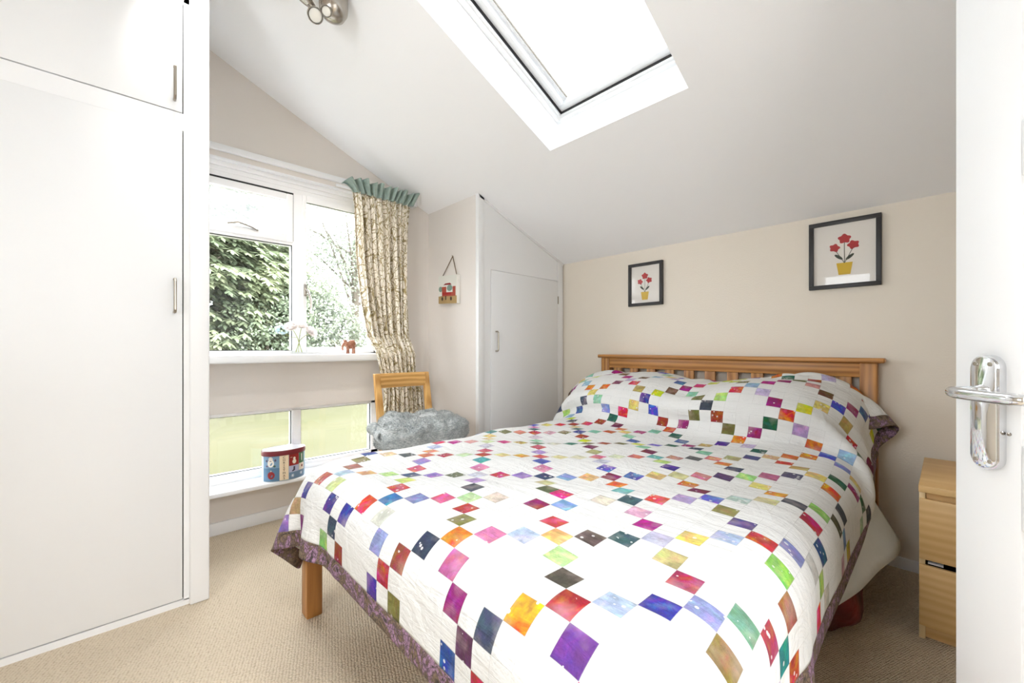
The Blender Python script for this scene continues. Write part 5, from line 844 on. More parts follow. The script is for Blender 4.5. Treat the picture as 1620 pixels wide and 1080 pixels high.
w1 = thing('window_1', ((OX0 + OX1) / 2, 2.80, .936), kind='structure')
m = MB()
m.box(OX0, 2.803, .982, OX0 + .055, 2.865, 2.069, .003)
m.box(OX1 - .052, 2.803, .982, OX1, 2.865, 2.069, .003)
m.box(OX0, 2.803, .970, OX1, 2.865, 1.003, .003)
m.box(OX0, 2.803, 1.978, OX1, 2.865, 2.069, .003)
m.box(OX0, 2.790, 2.035, OX1, 2.81, 2.069, .003)
m.box(OX0, 2.797, 2.008, OX1, 2.81, 2.020, .002)
m.box(.788, 2.803, 1.0, .850, 2.865, 1.98, .003)      # mullion
m.box(OX0 + .05, 2.803, 1.655, .79, 2.865, 1.695, .003)  # transom
m.build('window_frame', M['upvc'], w1)
# top vent sash
m = MB()
ring(m, OX0 + .052, .792, 1.672, 1.968, 2.794, 2.840, .038, .004, .046, .040)
va = m.build('vent_sash', M['upvc'], w1)
m = MB()
m.box(OX0 + .06, 2.800, 1.966, .792, 2.812, 1.979)
m.box(.790, 2.800, 1.68, .7945, 2.812, 1.979)
m.build('rubber_seal', M['dark'], va)
m = MB()
m.tube([(.45, 2.79, 1.722), (.50, 2.775, 1.735), (.56, 2.782, 1.722), (.60, 2.79, 1.708)], .005, 8)
m.build('stay_handle', M['satin'], va)
m = MB()
m.box(OX0 + .08, 2.817, 1.70, .765, 2.823, 1.94)
m.build('window_pane', M['glasshaze'], va, smooth=False)
# lower left fixed pane with dark glazing gasket
m = MB()
m.box(OX0 + .055, 2.819, 1.003, .788, 2.825, 1.655)
m.build('window_pane', M['glass'], w1, smooth=False)
m = MB()
ring(m, OX0 + .053, .790, 1.0015, 1.657, 2.806, 2.818, .005, 0)
m.build('glazing_gasket', M['dark'], w1)
# right casement
m = MB()
ring(m, .846, OX1 - .026, .990, 1.982, 2.796, 2.842, .024, .004, .034, .040)
ca = m.build('casement', M['upvc'], w1)
m = MB()
m.box(.865, 2.817, 1.02, OX1 - .045, 2.823, 1.95)
m.build('window_pane', M['glass'], ca, smooth=False)
m = MB()
ring(m, .867, OX1 - .047, 1.021, 1.945, 2.806, 2.816, .004, 0)
m.build('glazing_gasket', M['dark'], ca)
m = MB()
m.box(.852, 2.780, 1.345, .870, 2.797, 1.42, .003)
m.tube([(.861, 2.785, 1.39), (.863, 2.768, 1.385), (.872, 2.762, 1.36), (.886, 2.766, 1.32), (.888, 2.768, 1.28), (.883, 2.768, 1.235)], [.006, .007, .007, .0065, .006, .005], 10)
m.build('window_handle', M['satin'], ca)
m = MB()
for xx in (.552, 1.162):
    m.lathe([(0, 0), (.006, 0), (.006, .004), (0, .006)], Matrix.Translation((xx, 2.789, 2.05)) @ Matrix.Rotation(PI / 2, 4, 'X'), 10)
m.build('screw_cap', M['upvc'], w1)
m = MB()
m.box(OX0 - .02, 2.655, .934, OX1 + .05, 2.752, .982, .010, seg=3)
m.box(OX0, 2.752, .940, OX1, 2.81, .982, 0)
m.build('windowsill', M['white'], w1)
m = MB()
m.box(OX0 - .01, 2.7525, 2.062, OX1 + .01, 2.80, 2.0695)
m.box(OX1 - .003, 2.7525, .98, OX1 + .003, 2.80, 2.069)
m.build('reveal_lining', M['white'], w1)

# lower window
w2 = thing('window_2', ((OX0 + OX1) / 2, 2.80, .237), kind='structure')
m = MB()
m.box(OX0, 2.80, .26, OX0 + .05, 2.86, .655, .003)
m.box(OX1 - .05, 2.80, .26, OX1, 2.86, .655, .003)
m.box(OX0, 2.80, .631, OX1, 2.86, .656, .003)
m.box(OX0, 2.80, .255, OX1, 2.86, .306, .003)
m.box(OX0, 2.792, .255, OX1, 2.80, .285, .002)
m.box(.784, 2.80, .30, .838, 2.86, .64, .003)
m.build('window_frame', M['upvc'], w2)
for a, b in ((OX0 + .05, .784), (.838, OX1 - .05)):
    m = MB()
    m.box(a, 2.821, .306, b, 2.827, .631)
    m.build('window_pane', M['glass'], w2, smooth=False)
    m = MB()
    ring(m, a - .001, b + .001, .305, .632, 2.808, 2.820, .004, 0)
    m.build('glazing_gasket', M['dark'], w2)
m = MB()
m.box(.272, 2.618, .237, OX1 + .15, 2.752, .261, .006, seg=3)
m.box(OX0, 2.752, .240, OX1, 2.81, .261)
m.build('windowsill', M['white'], w2)

# batten above the window
m = MB()
m.box(.20, YW - .024, 2.098, 1.60, YW, 2.132, .003)
tag(m.build('trim_2', M['white']), kind='structure')

# ------------------------------------------------------------------ skylight
sl = math.atan(.4237)
O3 = Vector((HX1, (HY0 + HY1) / 2, cz(HX1)))
U = Vector((-math.cos(sl), 0, math.sin(sl)))
N = Vector((math.sin(sl), 0, math.cos(sl)))
V = Vector((0, 1, 0))
MS = Matrix(((U.x, V.x, N.x, O3.x), (U.y, V.y, N.y, O3.y), (U.z, V.z, N.z, O3.z), (0, 0, 0, 1)))
LH = (HX1 - HX0) / math.cos(sl)
WH = (HY1 - HY0) / 2
w3 = thing('window_3', tuple(O3), kind='structure')
def ringS(m, ins, w, n0, n1, bev=.003):
    u0, u1, v0, v1 = ins, LH - ins, -WH + ins, WH - ins
    m.obox(MS, u0, v0, n0, u0 + w, v1, n1, bev)
    m.obox(MS, u1 - w, v0, n0, u1, v1, n1, bev)
    m.obox(MS, u0 + w, v0, n0, u1 - w, v0 + w, n1, bev)
    m.obox(MS, u0 + w, v1 - w, n0, u1 - w, v1, n1, bev)
m = MB()
ringS(m, -.02, .038, .178, .26)
ringS(m, .015, .0135, .195, .26, .002)
m.build('window_frame', M['white'], w3)
m = MB()
ringS(m, .0282, .003, .208, .26, 0)
m.build('rubber_seal', M['dark'], w3)
m = MB()
ringS(m, .031, .034, .222, .275, .003)
sa = m.build('skylight_sash', M['white'], w3)
m = MB()
m.obox(MS, .06, -WH + .06, .262, LH - .06, WH - .06, .268)
m.build('window_pane', M['roofglass'], sa, smooth=False)
m = MB()
m.obox(MS, .068, WH - .083, .250, LH - .07, WH - .068, .262, .001)
m.obox(MS, .068, -WH + .068, .250, LH - .07, -WH + .083, .262, .001)
m.build('blind_rail', M['white'], sa)
m = MB()
m.obox(MS, .070, WH - .086, .253, LH - .07, WH - .083, .262)
m.obox(MS, .070, WH - .091, .255, LH - .07, WH - .0885, .262)
m.build('blind_channel', M['satin'], sa)
m = MB()
ringS(m, -.05, .04, .20, .30, .0)
m.build('outer_flashing', M['dark'], w3)

# ------------------------------------------------------------------ open room door
H0 = Vector((.600, -.572, 0))
E1 = Vector((.690, .7237, 0)).normalized()     # hinge -> leading edge
E2 = Vector((-.7237, .690, 0)).normalized()    # outward normal (camera side)
MD = Matrix(((E1.x, E2.x, 0, H0.x), (E1.y, E2.y, 0, H0.y), (0, 0, 1, 0), (0, 0, 0, 1)))
d1 = thing('door_1', tuple(H0), kind='structure')
DW = .775
m = MB()
T0, T1 = -.038, 0.0
m.obox(MD, .004, T0, .008, .10, T1, 1.985, .002)
m.obox(MD, DW - .100, T0, .008, DW, T1, 1.985, .002)
rails = [(.008, .20), (.72, .86), (1.30, 1.39), (1.87, 1.985)]
for a, b in rails:
    m.obox(MD, .10, T0, a, DW - .100, T1, b, .002)
for a, b in zip(rails[:-1], rails[1:]):
    m.obox(MD, DW / 2 - .05, T0, a[1], DW / 2 + .05, T1, b[0], .002)
m.build('door_leaf', M['whitedoor'], d1)
m = MB()
for a, b in zip(rails[:-1], rails[1:]):
    for x0, x1 in ((.10, DW / 2 - .05), (DW / 2 + .05, DW - .10)):
        m.obox(MD, x0 - .005, -.026, a[1] - .005, x1 + .005, -.012, b[0] + .005)
        m.obox(MD, x0 + .03, -.03, a[1] + .03, x1 - .03, -.006, b[0] - .03, .004)
m.build('door_panel', M['whitedoor'], d1)
# back plate
m = MB()
PC = .7165
def plate(m, hw, z0, z1, y0, y1, bev):
    pts = []
    n = 10
    for k in range(n + 1):
        a = PI * k / n
        pts.append((PC + hw * math.cos(a), y0, z1 - hw + hw * math.sin(a)))
    for k in range(n + 1):
        a = PI + PI * k / n
        pts.append((PC + hw * math.cos(a), y0, z0 + hw + hw * math.sin(a)))
    m.prism([MD @ Vector(p) for p in pts], (E2 * (y1 - y0)), bev)
plate(m, .0215, .8100, 1.0080, .0, .012, .0)
plate(m, .0195, .8130, 1.0050, .012, .0155, .001)
bp = m.build('handle_plate', M['chrome'], d1, auto=50)
m = MB()
for q, z in ((-.011, .992), (.011, .992), (-.011, .826), (.011, .826)):
    m.lathe([(0, 0), (.0035, 0), (.0035, .0014), (0, .0022)], MD @ Matrix.Translation((PC + q, .0155, z)) @ Matrix.Rotation(-PI / 2, 4, 'X'), 12)
m.build('plate_screw', M['nickel'], bp)
m = MB()
m.lathe([(0, 0), (.0115, 0), (.0115, .006), (.0095, .010), (.0095, .018), (0, .018)], MD @ Matrix.Translation((PC, .0155, .945)) @ Matrix.Rotation(-PI / 2, 4, 'X'), 24)
pts = []
for q in [(PC, .03, .945), (PC, .048, .945), (PC + .001, .062, .945), (PC - .003, .070, .9445), (PC - .012, .0745, .944), (PC - .03, .076, .943), (PC - .06, .076, .942), (PC - .09, .0755, .942), (PC - .106, .074, .942), (PC - .110, .073, .942)]:
    pts.append(MD @ Vector(q))
m.tube(pts, [.0085, .0085, .009, .0098, .0098, .0095, .0095, .0098, .0085, .004], 18)
m.build('lever_handle', M['chrome'], d1, auto=60)
m = MB()
m.lathe([(0, 0), (.003, 0), (.003, .002), (0, .003)], MD @ Matrix.Translation((PC - .026, 0, .876)) @ Matrix.Rotation(-PI / 2, 4, 'X'), 10)
m.build('door_nail', M['satin'], d1)
for z in (.25, 1.0, 1.75):
    m = MB()
    m.tube([MD @ Vector((-.004, .006, z - .04)), MD @ Vector((-.004, .006, z + .04))], .006, 10)
    m.build('door_hinge', M['satin'], d1)

# ------------------------------------------------------------------ wardrobe
YC = 2.086
wd = thing('built_in_wardrobe', (-.30, YC + .3, 0), 'tall white built in wardrobe with flush doors filling the left side beside the window', 'wardrobe')
m = MB()
m.box(XB + .002, YC, 0, .2125, YC + .02, .024)                 # plinth strip
m.box(.192, YC, .02, .2125, YC + .02, 2.69)                       # stile
m.box(XB + .002, YC + .0005, 1.878, .20, YC + .02, 1.945)             # rail between doors
m.box(XB + .002, YC, 2.386, .2125, YC + .02, 2.685)
m.box(-.402, YC + .0005, .02, -.384, YC + .02, 2.40)
m.box(.254, YC + .02, .0, .2735, YW - .002, 2.66)          # side board back to the window wall
m.box(XB + .002, YC + .022, .0, .25, YC + .034, 2.68, mi=1)  # black sheet, paints the shade behind the door gaps
m.build('wardrobe_frame', [M['white'], M['gap']], wd)
m = MB()
m.box(.2095, 2.066, 0, .2735, YC + .03, 2.665, .006, seg=3)
m.build('corner_post', M['white'], wd)
def wdoor(x0, x1, z0, z1, hz0, hz1, hx):
    m = MB()
    m.box(x0, YC - .001, z0, x1, YC + .019, z1, .0012)
    d = m.build('wardrobe_door', M['whitedoor'], wd)
    m = MB()
    hy = YC - .001
    m.tube([(hx, hy, hz0 + .006), (hx, hy - .018, hz0 + .006), (hx, hy - .026, hz0 + .014), (hx, hy - .026, (hz0 + hz1) / 2), (hx, hy - .026, hz1 - .014), (hx, hy - .018, hz1 - .006), (hx, hy, hz1 - .006)], .0052, 10)
    m.build('bar_handle', M['nickel'], d)
wdoor(-.382, .1882, .0285, 1.8775, 1.154, 1.293, .164)
wdoor(-.382, .1882, 1.9490, 2.383, 1.983, 2.123, .164)
wdoor(XB + .02, -.404, .028, 1.8745, 1.154, 1.293, -.43)
wdoor(XB + .02, -.404, 1.9475, 2.384, 1.983, 2.123, -.43)

# ------------------------------------------------------------------ eaves cupboard
ec = thing('eaves_cupboard', (2.18, YN + .1, 0), 'white eaves cupboard with sloping top tucked under the ceiling left of the bed', 'cupboard')
e = .0
def topz(x): return cz(x) + .004
m = MB()
# post at the corner, head panel, right stile, bottom rail
m.prism([(XN - .001, YN, 0), (XN + .052, YN, 0), (XN + .052, YN, topz(XN + .052)), (XN - .001, YN, topz(XN))], (0, .03, 0), .002)
m.prism([(XN + .052, YN + .006, 0), (1.848, YN + .006, 0), (1.848, YN + .006, topz(1.848)), (XN + .052, YN + .006, topz(XN + .052))], (0, .024, 0))
m.prism([(1.848, YN + .010, 1.555), (2.5535, YN + .010, 1.555), (2.5535, YN + .010, topz(2.5535)), (1.848, YN + .010, topz(1.848))], (0, .02, 0))
m.prism([(2.556, YN + .004, 0), (2.62, YN + .004, 0), (2.62, YN + .004, topz(2.62)), (2.556, YN + .004, topz(2.556))], (0, .024, 0), .002)
m.prism([(XN + .01, YN, topz(XN + .01) - .022), (2.62, YN, topz(2.62) - .022), (2.62, YN, topz(2.62)), (XN + .01, YN, topz(XN + .01))], (0, .012, 0), .001)
m.box(1.848, YN + .01, 0, 2.556, YN + .03, .06)
m.box(1.83, YN + .031, 0, 2.60, YN + .04, 1.6, mi=1)  # black backing as painted shade round the cupboard door
m.build('cupboard_frame', [M['white'], M['gap']], ec)
m = MB()
m.box(1.8505, YN + .002, .063, 2.5530, YN + .022, 1.5515, .0012)
dr = m.build('cupboard_door', M['whitedoor'], ec)
m = MB()
hx, hy = 1.893, YN + .002
m.tube([(hx, hy, .998), (hx, hy - .018, .998), (hx, hy - .026, 1.006), (hx, hy - .026, 1.065), (hx, hy - .026, 1.124), (hx, hy - .018, 1.132), (hx, hy, 1.132)], .0055, 10)
m.build('bar_handle', M['nickel'], dr)
for z in (.30, 1.40):
    m = MB()
    m.box(2.5495, YN - .003, z - .03, 2.5565, YN + .004, z + .03, .001)
    m.build('door_hinge', M['satin'], dr)
# ------------------------------------------------------------------ bed
bed = thing('bed_frame', (1.55, .95, 0), 'honey pine bed frame with slatted headboard against the cream wall', 'bed')
HX = 2.56
m = MB()
m.box(HX - .018, .196, .948, HX + .052, 1.762, .972, .006, seg=3)
m.build('headboard_cap', M['pine_y'], bed)
m = MB()
m.box(HX, .285, .880, HX + .030, 1.672, .948, .003)
m.build('headboard_rail', M['pine_y'], bed)
m = MB()
m.box(HX, .285, .36, HX + .030, 1.672, .46, .003)
m.build('headboard_rail', M['pine_y'], bed)
for y0, y1 in ((.222, .287), (1.670, 1.738)):
    m = MB()
    m.box(HX - .006, y0, 0, HX + .044, y1, .948, .004)
    m.build('headboard_post', M['pine_z'], bed)
n = 11
gap = (1.672 - .285) / n
for k in range(n):
    yc = .285 + gap * (k + .5) 
    m = MB()
    m.box(HX + .006, yc - .030, .458, HX + .024, yc + .030, .882, .002)
    m.build('headboard_slat', M['pine_z'], bed)
for y0, y1 in ((.20, .262), (1.652, 1.715)):
    m = MB()
    m.box(.515, y0, 0, .572, y1, .43, .005)
    m.build('leg', M['pine_z'], bed)
for y0, y1 in ((.264, .286), (1.682, 1.704)):
    m = MB()
    m.box(.57, y0, .285, HX, y1, .385, .003)
    m.build('side_rail', M['pine_x'], bed)
m = MB()
m.box(.530, .262, .290, .556, 1.652, .395, .003)
m.build('foot_rail', M['pine_y'], bed)
m = MB()
for k in range(14):
    x = .62 + k * .14
    m.box(x, .286, .31, x + .07, 1.68, .33)
m.build('bed_slats', M['pine_y'], bed)

cot = flat('mattress_ticking', (222, 220, 216), .9, nscale=120, nstr=.2)
m = MB()
m.box(.60, .30, .335, 2.54, 1.66, .52, .05, seg=4)
mt = m.build('mattress', cot)
tag(mt, 'white mattress lying on the pine bed under the quilt', 'mattress')

# pale duvet showing under the quilt on the near side
t = NT('grey_white_duvet_cotton')
v = t.coords('Object')
n1 = t.noise(v, 7, 4)
n2 = t.noise(v, 320, 2)
t.set(col=lin((206, 209, 208)), rough=.9, sheen=.2)
b1 = t.bump(n1, .25, .03)
t.bump(n2, .15, .001, b1)
def duvet(u, v):
    # u along bed, v across from left of the top to the hanging hem
    x = .66 + u * 1.58
    L = v * (1.50 + .158 * min(1, max(0, (x - .9) / .4)))
    flare = max(0, (u - .35) / .65)
    flare2 = flare ** 1.5
    top_y = .36
    if L < 1.30:
        y = top_y + (1.30 - L)
        z = .545
    else:
        s = L - 1.30
        R = .11
        if s < R * PI / 2:
            a = s / R
            y = top_y - R * math.sin(a)
            z = .545 - R + R * math.cos(a)
        else:
            k = s - R * PI / 2
            y = top_y - R - k * .02
            z = .545 - R - k
    drop = max(0, .50 - z)
    fo = min(1, max(0, (x - 1.35) / .8))
    y -= .115 * fo * fo * (3 - 2 * fo) * min(1, max(0, (.47 - z) / .22))
    y += .006 * math.sin(x * 14) * drop * 4
    x += flare2 * drop * .06
    return Vector((x, y, z))
m = MB()
m.grid(duvet, 60, 60)
dv = m.build('duvet', t.m, smooth=True)
so = dv.modifiers.new('thickness', 'SOLIDIFY')
so.thickness = .008
so.offset = 0
tag(dv, 'pale grey white duvet hanging below the quilt on the near side of the bed', 'duvet')

# ------------------------------------------------------------------ patchwork quilt
QP = np.stack([np.cumsum(np.array(q), axis=1) for q in (QX, QY, QZ)], axis=-1) / 1000.0

PAL = {
 (-7,7):'4a35a8',(-6,6):'c01c34',(-7,5):'7f7c3a',(-5,5):'a4563c',(-4,4):'2e3c56',(-3,3):'e29a30',(-2,4):'82803c',(-1,5):'c4304c',
 (0,6):'cdeab0',(-1,7):'e4688c',(-2,8):'8c94cc',(-3,9):'3c7cba',(-4,10):'ea582c',(-5,11):'3c38aa',(-6,12):'3c4c64',(-5,13):'4c3c96',
 (-7,11):'9c4024',(-7,13):'94d474',(-4,8):'e0e2d4',(-5,7):'a2ace2',(-2,10):'d23c54',(-1,11):'e2ee86',(0,12):'3e587c',(1,13):'ea7484',
 (2,14):'ac94da',(3,15):'e0805c',(4,16):'f09464',(5,17):'c6d2f0',(-1,13):'c8ee9c',(-2,14):'f0b284',(-3,15):'c6def2',(-4,14):'e4f0a4',
 (-4,16):'c8605e',(-5,17):'4e3e9c',(-6,18):'c4a47c',(-7,17):'8c3284',(-7,19):'9c7ccc',(-2,16):'ba7a6a',(-1,17):'8c8242',(0,18):'4c5cac',
 (-1,19):'d45472',(-2,20):'d0eaf2',(-3,21):'6e54b4',(-4,20):'4c42b4',(1,19):'5cb08c',(2,20):'b4a4d4',(1,17):'f4daaa',(2,16):'525a5c',
 (4,14):'c23454',(5,13):'d6f0be',(6,12):'c4304c',(5,11):'58b8b8',(4,10):'ea90ba',(3,9):'d8d8ea',(7,13):'da687a',(8,14):'e0dae8',
 (9,15):'e6f0ba',(7,11):'fae8a2',(8,10):'f0ba4c',(9,9):'e2605c',(6,6):'3c4a74',(7,7):'ec90ba',(8,8):'6072ca',(4,8):'d24050',
 (5,7):'a282d2',(2,10):'7a8268',(1,11):'a882d2',(10,10):'ba9ee2',(11,11):'da605e',(12,12):'82a284',(13,13):'aeeac8',(14,14):'e0d0e0',
 (10,14):'e45290',(13,11):'f0f0da',(14,10):'409278',(15,9):'8c8a62',(15,15):'d43050',(14,16):'f0a484',(13,17):'8a8a62',(12,18):'42928c',
 (16,14):'f0bac8',(17,13):'8c8252',(18,12):'4c4ca4',(16,16):'326c72',(17,17):'e272b2',(18,18):'4c54ca',(19,19):'842454',
 (7,5):'98baea',(8,4):'f8ca8a',(9,3):'922454',(10,2):'5264c2',(11,1):'f0ca8a',(12,0):'e0daa2',(13,-1):'e28284',(14,-2):'624474',
 (15,-3):'b8f092',(16,-4):'ca7294',(17,-5):'525274',(10,8):'faf0b2',(11,7):'f0f0ca',(12,6):'e2728a',(13,5):'f0f8d2',(14,4):'e4687a',
 (15,3):'70c2c2',(16,2):'d28a7a',(17,1):'5e6062',(18,0):'f08a8a',(19,-1):'c2ba82',(20,-2):'52528c',(21,-3):'f0ca9a',
 (13,7):'c2c284',(11,5):'d8daf0',(10,4):'5c5aca',(8,2):'f87a42',(7,1):'80d2d2',(6,0):'466a72',(5,-1):'f0bada',(4,-2):'ba2a92',
 (3,-3):'c8cae6',(7,-1):'f26244',(8,-2):'c2aada',(9,-3):'6274d2',(5,1):'f0e4d4',(1,5):'ecdccc',
 (0,0):'f6ca7c',(-1,1):'c4d4f2',(-2,2):'ea8aba',(1,-1):'62524c',(2,-2):'3c6466',(4,-4):'f8de74',(5,-5):'b8caea',(6,-6):'d2423a',
 (7,-5):'4c2c94',(8,-4):'a29c5c',(10,-4):'c2dad2',(11,-5):'f0eaaa',(12,-6):'424a5a',(13,-5):'f8a242',(14,-4):'f8e282',
 (11,-7):'ca224c',(10,-8):'225282',(9,-9):'aad462',(8,-10):'f24222',(13,-7):'aae272',(14,-8):'4c4424',(15,-9):'7294ca',
 (16,-10):'d4b444',(14,-10):'daaaba',(-1,-1):'caf2a4',(-2,-2):'524a3e',(-3,-3):'ba1630',(-4,-2):'eaaa3a',(-5,-1):'42526a',
 (-6,0):'643258',(-7,1):'2c5aaa',(-5,1):'9c1a7a',(-4,2):'ca6aa2',(-7,-1):'ca3242',(-4,-4):'7c3c9a',(-2,-4):'bacee8',
 (-1,-5):'3c36aa',(0,-6):'929aca',(1,-5):'b23264',(2,-4):'cabe82',(1,-7):'72a282',(2,-8):'b24264',(3,-9):'229292',
 (4,-10):'ca3a2a',(4,-8):'a45232',(5,-7):'92da62',(-1,-7):'8c7232',(7,-7):'8a92ca',(8,-8):'dadcd8',(10,-10):'e8e4d4',(1,1):'e0504c',
 (5,5):'dcd4a0',(4,4):'6a7450',(4,3):'ec2c84',(3,2):'8cbcec',(2,3):'9a2454',
}
HOLES = {(3, 3), (2, 2), (2, 4), (4, 2)}
EXTRA = {(4, 3), (3, 2), (2, 3)}
RND = ['1f6a58', 'c2228a', '7a5230', '9adcb8', 'e8f020', '4a60d8', '3a4868', 'b8dcb8', 'a8207a', '8aa0e8', 'c8a8e0', 'e8204a', '186848', 'f08a28',
       'c8f080', 'e03030', '4828a0', 'd0b868', '802050', '5070b0', 'f0a8a8', '98dcc0', 'e04070', 'a8d0f0', 'b04020', '404858', 'f8e080', '30a8a8', 'd8c8f0', 'e07030', '7a7838', 'f0d8a0']
rq = random.Random(11)


def cell_colour(i, j):
    if (i, j) in HOLES:
        return None
    if (i, j) in EXTRA or (i - j) % 6 == 0 or (i + j) % 6 == 0:
        c = PAL.get((i, j)) or RND[rq.randrange(len(RND))]
        return tuple(x * .80 for x in lin(c))
    return None


def quilt_mat(name, border):
    t = NT(name)
    at = t.n('ShaderNodeAttribute', attribute_name='patch')
    uv = t.n('ShaderNodeUVMap', uv_map='UVMap')
    sep = t.n('ShaderNodeSeparateXYZ')
    t.l(uv.outputs[0], sep.inputs[0])
    ge = uv.outputs[0]
    # long soft creases in the cloth
    mpp = t.n('ShaderNodeMapping')
    mpp.inputs['Scale'].default_value = (.22, .22, 1)
    t.l(ge, mpp.inputs[0])
    n1 = t.noise(mpp.outputs[0], 1.3, 6, .62, 1.2)
    mp2 = t.n('ShaderNodeMapping')
    mp2.inputs['Scale'].default_value = (.9, .16, 1)
    mp2.inputs['Rotation'].default_value = (0, 0, .7)
    t.l(ge, mp2.inputs[0])
    n2 = t.noise(mp2.outputs[0], 1.6, 4, .6, .8)
    h = t.math('MULTIPLY_ADD', n2, .5, n1)
    if border:
        mp3 = t.n('ShaderNodeMapping')
        mp3.inputs['Scale'].default_value = (1, 1, 1)
        t.l(ge, mp3.inputs[0])
        nz = t.noise(mp3.outputs[0], .75, 4, .65, 2.4)
        vo = t.n('ShaderNodeTexVoronoi', feature='DISTANCE_TO_EDGE')
        vo.inputs['Scale'].default_value = 4.2
        t.l(mp3.outputs[0], vo.inputs['Vector'])
        base = t.ramp(nz, [(.34, lin('#2e2824')), (.43, lin('#7a6650')), (.50, lin('#5a4a44')), (.57, lin('#a07c9a')), (.66, lin('#3a3032'))])
        col = t.mix(t.ramp(vo.outputs[0], [(.0, (.8, .8, .8)), (.11, (0, 0, 0))]), base, lin('#3a302c'))
        t.set(col=col, rough=.85)
        t.bump(h, .5, .02)
        return t.m
    # batik mottling inside coloured patches
    mott = t.noise(ge, 1.7, 4, .6, .5)
    vo = t.n('ShaderNodeTexVoronoi', feature='F1')
    vo.inputs['Scale'].default_value = 2.6
    t.l(ge, vo.inputs['Vector'])
    spot = t.math('LESS_THAN', vo.outputs[0], t.math('MULTIPLY', t.noise(ge, .9, 2), .36))
    spot = t.math('MULTIPLY', spot, t.math('GREATER_THAN', t.noise(ge, .55, 1), .5))
    dark = t.mix(.42, at.outputs[0], (.0, .0, .0))
    hs = t.n('ShaderNodeHueSaturation')
    t.l(t.math('MULTIPLY_ADD', t.noise(ge, 1.1, 3, .6, .8), .42, .29), hs.inputs['Hue'])
    hs.inputs['Saturation'].default_value = 1.05
    t.l(at.outputs[0], hs.inputs['Color'])
    c1 = t.mix(t.ramp(mott, [(.36, (0, 0, 0)), (.66, (1, 1, 1))]), dark, hs.outputs[0])
    c1 = t.mix(t.math('MULTIPLY', t.ramp(t.noise(ge, .8, 3), [(.5, (0, 0, 0)), (.8, (1, 1, 1))]), .35), c1, lin('#d8c4bc'))
    c1 = t.mix(t.math('MULTIPLY', spot, .75), c1, (.66, .65, .64))
    white = lin((212, 212, 210))
    col = t.mix(at.outputs[3], white, c1)
    # seams: a fine line where cells meet
    def edge(o):
        f = t.math('FRACT', t.math('ADD', o, .5))
        return t.math('ABSOLUTE', t.math('SUBTRACT', f, .5))
    ex = t.math('SUBTRACT', .5, edge(sep.outputs[0]))
    ey = t.math('SUBTRACT', .5, edge(sep.outputs[1]))
    # ex,ey: distance from the cell border (cells are centred on whole numbers)
    dmin = t.math('MINIMUM', ex, ey)
    line = t.math('LESS_THAN', dmin, .014)
    at2 = t.n('ShaderNodeAttribute', attribute_name='seam')
    line = t.math('MULTIPLY', line, at2.outputs[2])
    col = t.mix(t.math('MULTIPLY', line, .42), col, lin('#8c8a86'))
    t.set(col=col, rough=.82)
    groove = t.math('MULTIPLY', t.math('MINIMUM', dmin, .06), 3.0)
    hh = t.math('ADD', t.math('MULTIPLY', h, 1.0), t.math('MULTIPLY', groove, .10))
    t.bump(hh, .8, .02)
    return t.m


quilt = thing('patchwork_quilt', (1.5, .95, .58), 'white patchwork quilt with chains of small multicoloured squares spread over the bed', 'quilt')


def quilt_part(name, keep, mat):
    bm = bmesh.new()
    uvl = bm.loops.layers.uv.new('UVMap')
    cl = bm.loops.layers.float_color.new('patch')
    sl_ = bm.loops.layers.float_color.new('seam')
    vs = {}
    L = Vector(quilt['_w'])
    def V(a, b):
        if (a, b) not in vs:
            vs[a, b] = bm.verts.new(Vector(QP[a, b]) - L)
        return vs[a, b]
    for a in range(94):
        for b in range(70):
            ci, cj = a // 2, b // 2
            bor = ci in (0, 46) or cj in (0, 34)
            if bor != keep:
                continue
            f = bm.faces.new([V(a, b), V(a + 1, b), V(a + 1, b + 1), V(a, b + 1)])
            f.smooth = True
            i, j = ci - 8, cj - 11
            c = CC.get((i, j))
            near = c is not None or any(CC.get((i + p, j + q)) is not None for p, q in ((1, 0), (-1, 0), (0, 1), (0, -1)))
            col = (*c, 1.0) if c else (.8, .8, .8, 0.0)
            for l, (p, q) in zip(f.loops, ((0, 0), (1, 0), (1, 1), (0, 1))):
                l[uvl].uv = (-8.5 + (a + p) / 2, -11.5 + (b + q) / 2)
                l[cl] = col
                l[sl_] = (1, 1, 1, 1) if near else (.0, .0, .0, 1)
    me = bpy.data.meshes.new(name)
    bm.to_mesh(me)
    bm.free()
    me.materials.append(mat)
    o = bpy.data.objects.new(name, me)
    COL.objects.link(o)
    o.parent = quilt
    ss = o.modifiers.new('soft', 'SUBSURF')
    ss.levels = ss.render_levels = 2
    ss.uv_smooth = 'NONE'
    th = o.modifiers.new('thickness', 'SOLIDIFY')
    th.thickness = .004
    th.offset = 1
    return o


CC = {(i, j): cell_colour(i, j) for i in range(-7, 38) for j in range(-10, 23)}
quilt_part('patchwork_top', False, quilt_mat('white_patchwork_cotton', False))
qb = quilt_part('quilt_border', True, quilt_mat('purple_floral_border', True))
qb['label'] = 'brown and purple floral border strip'

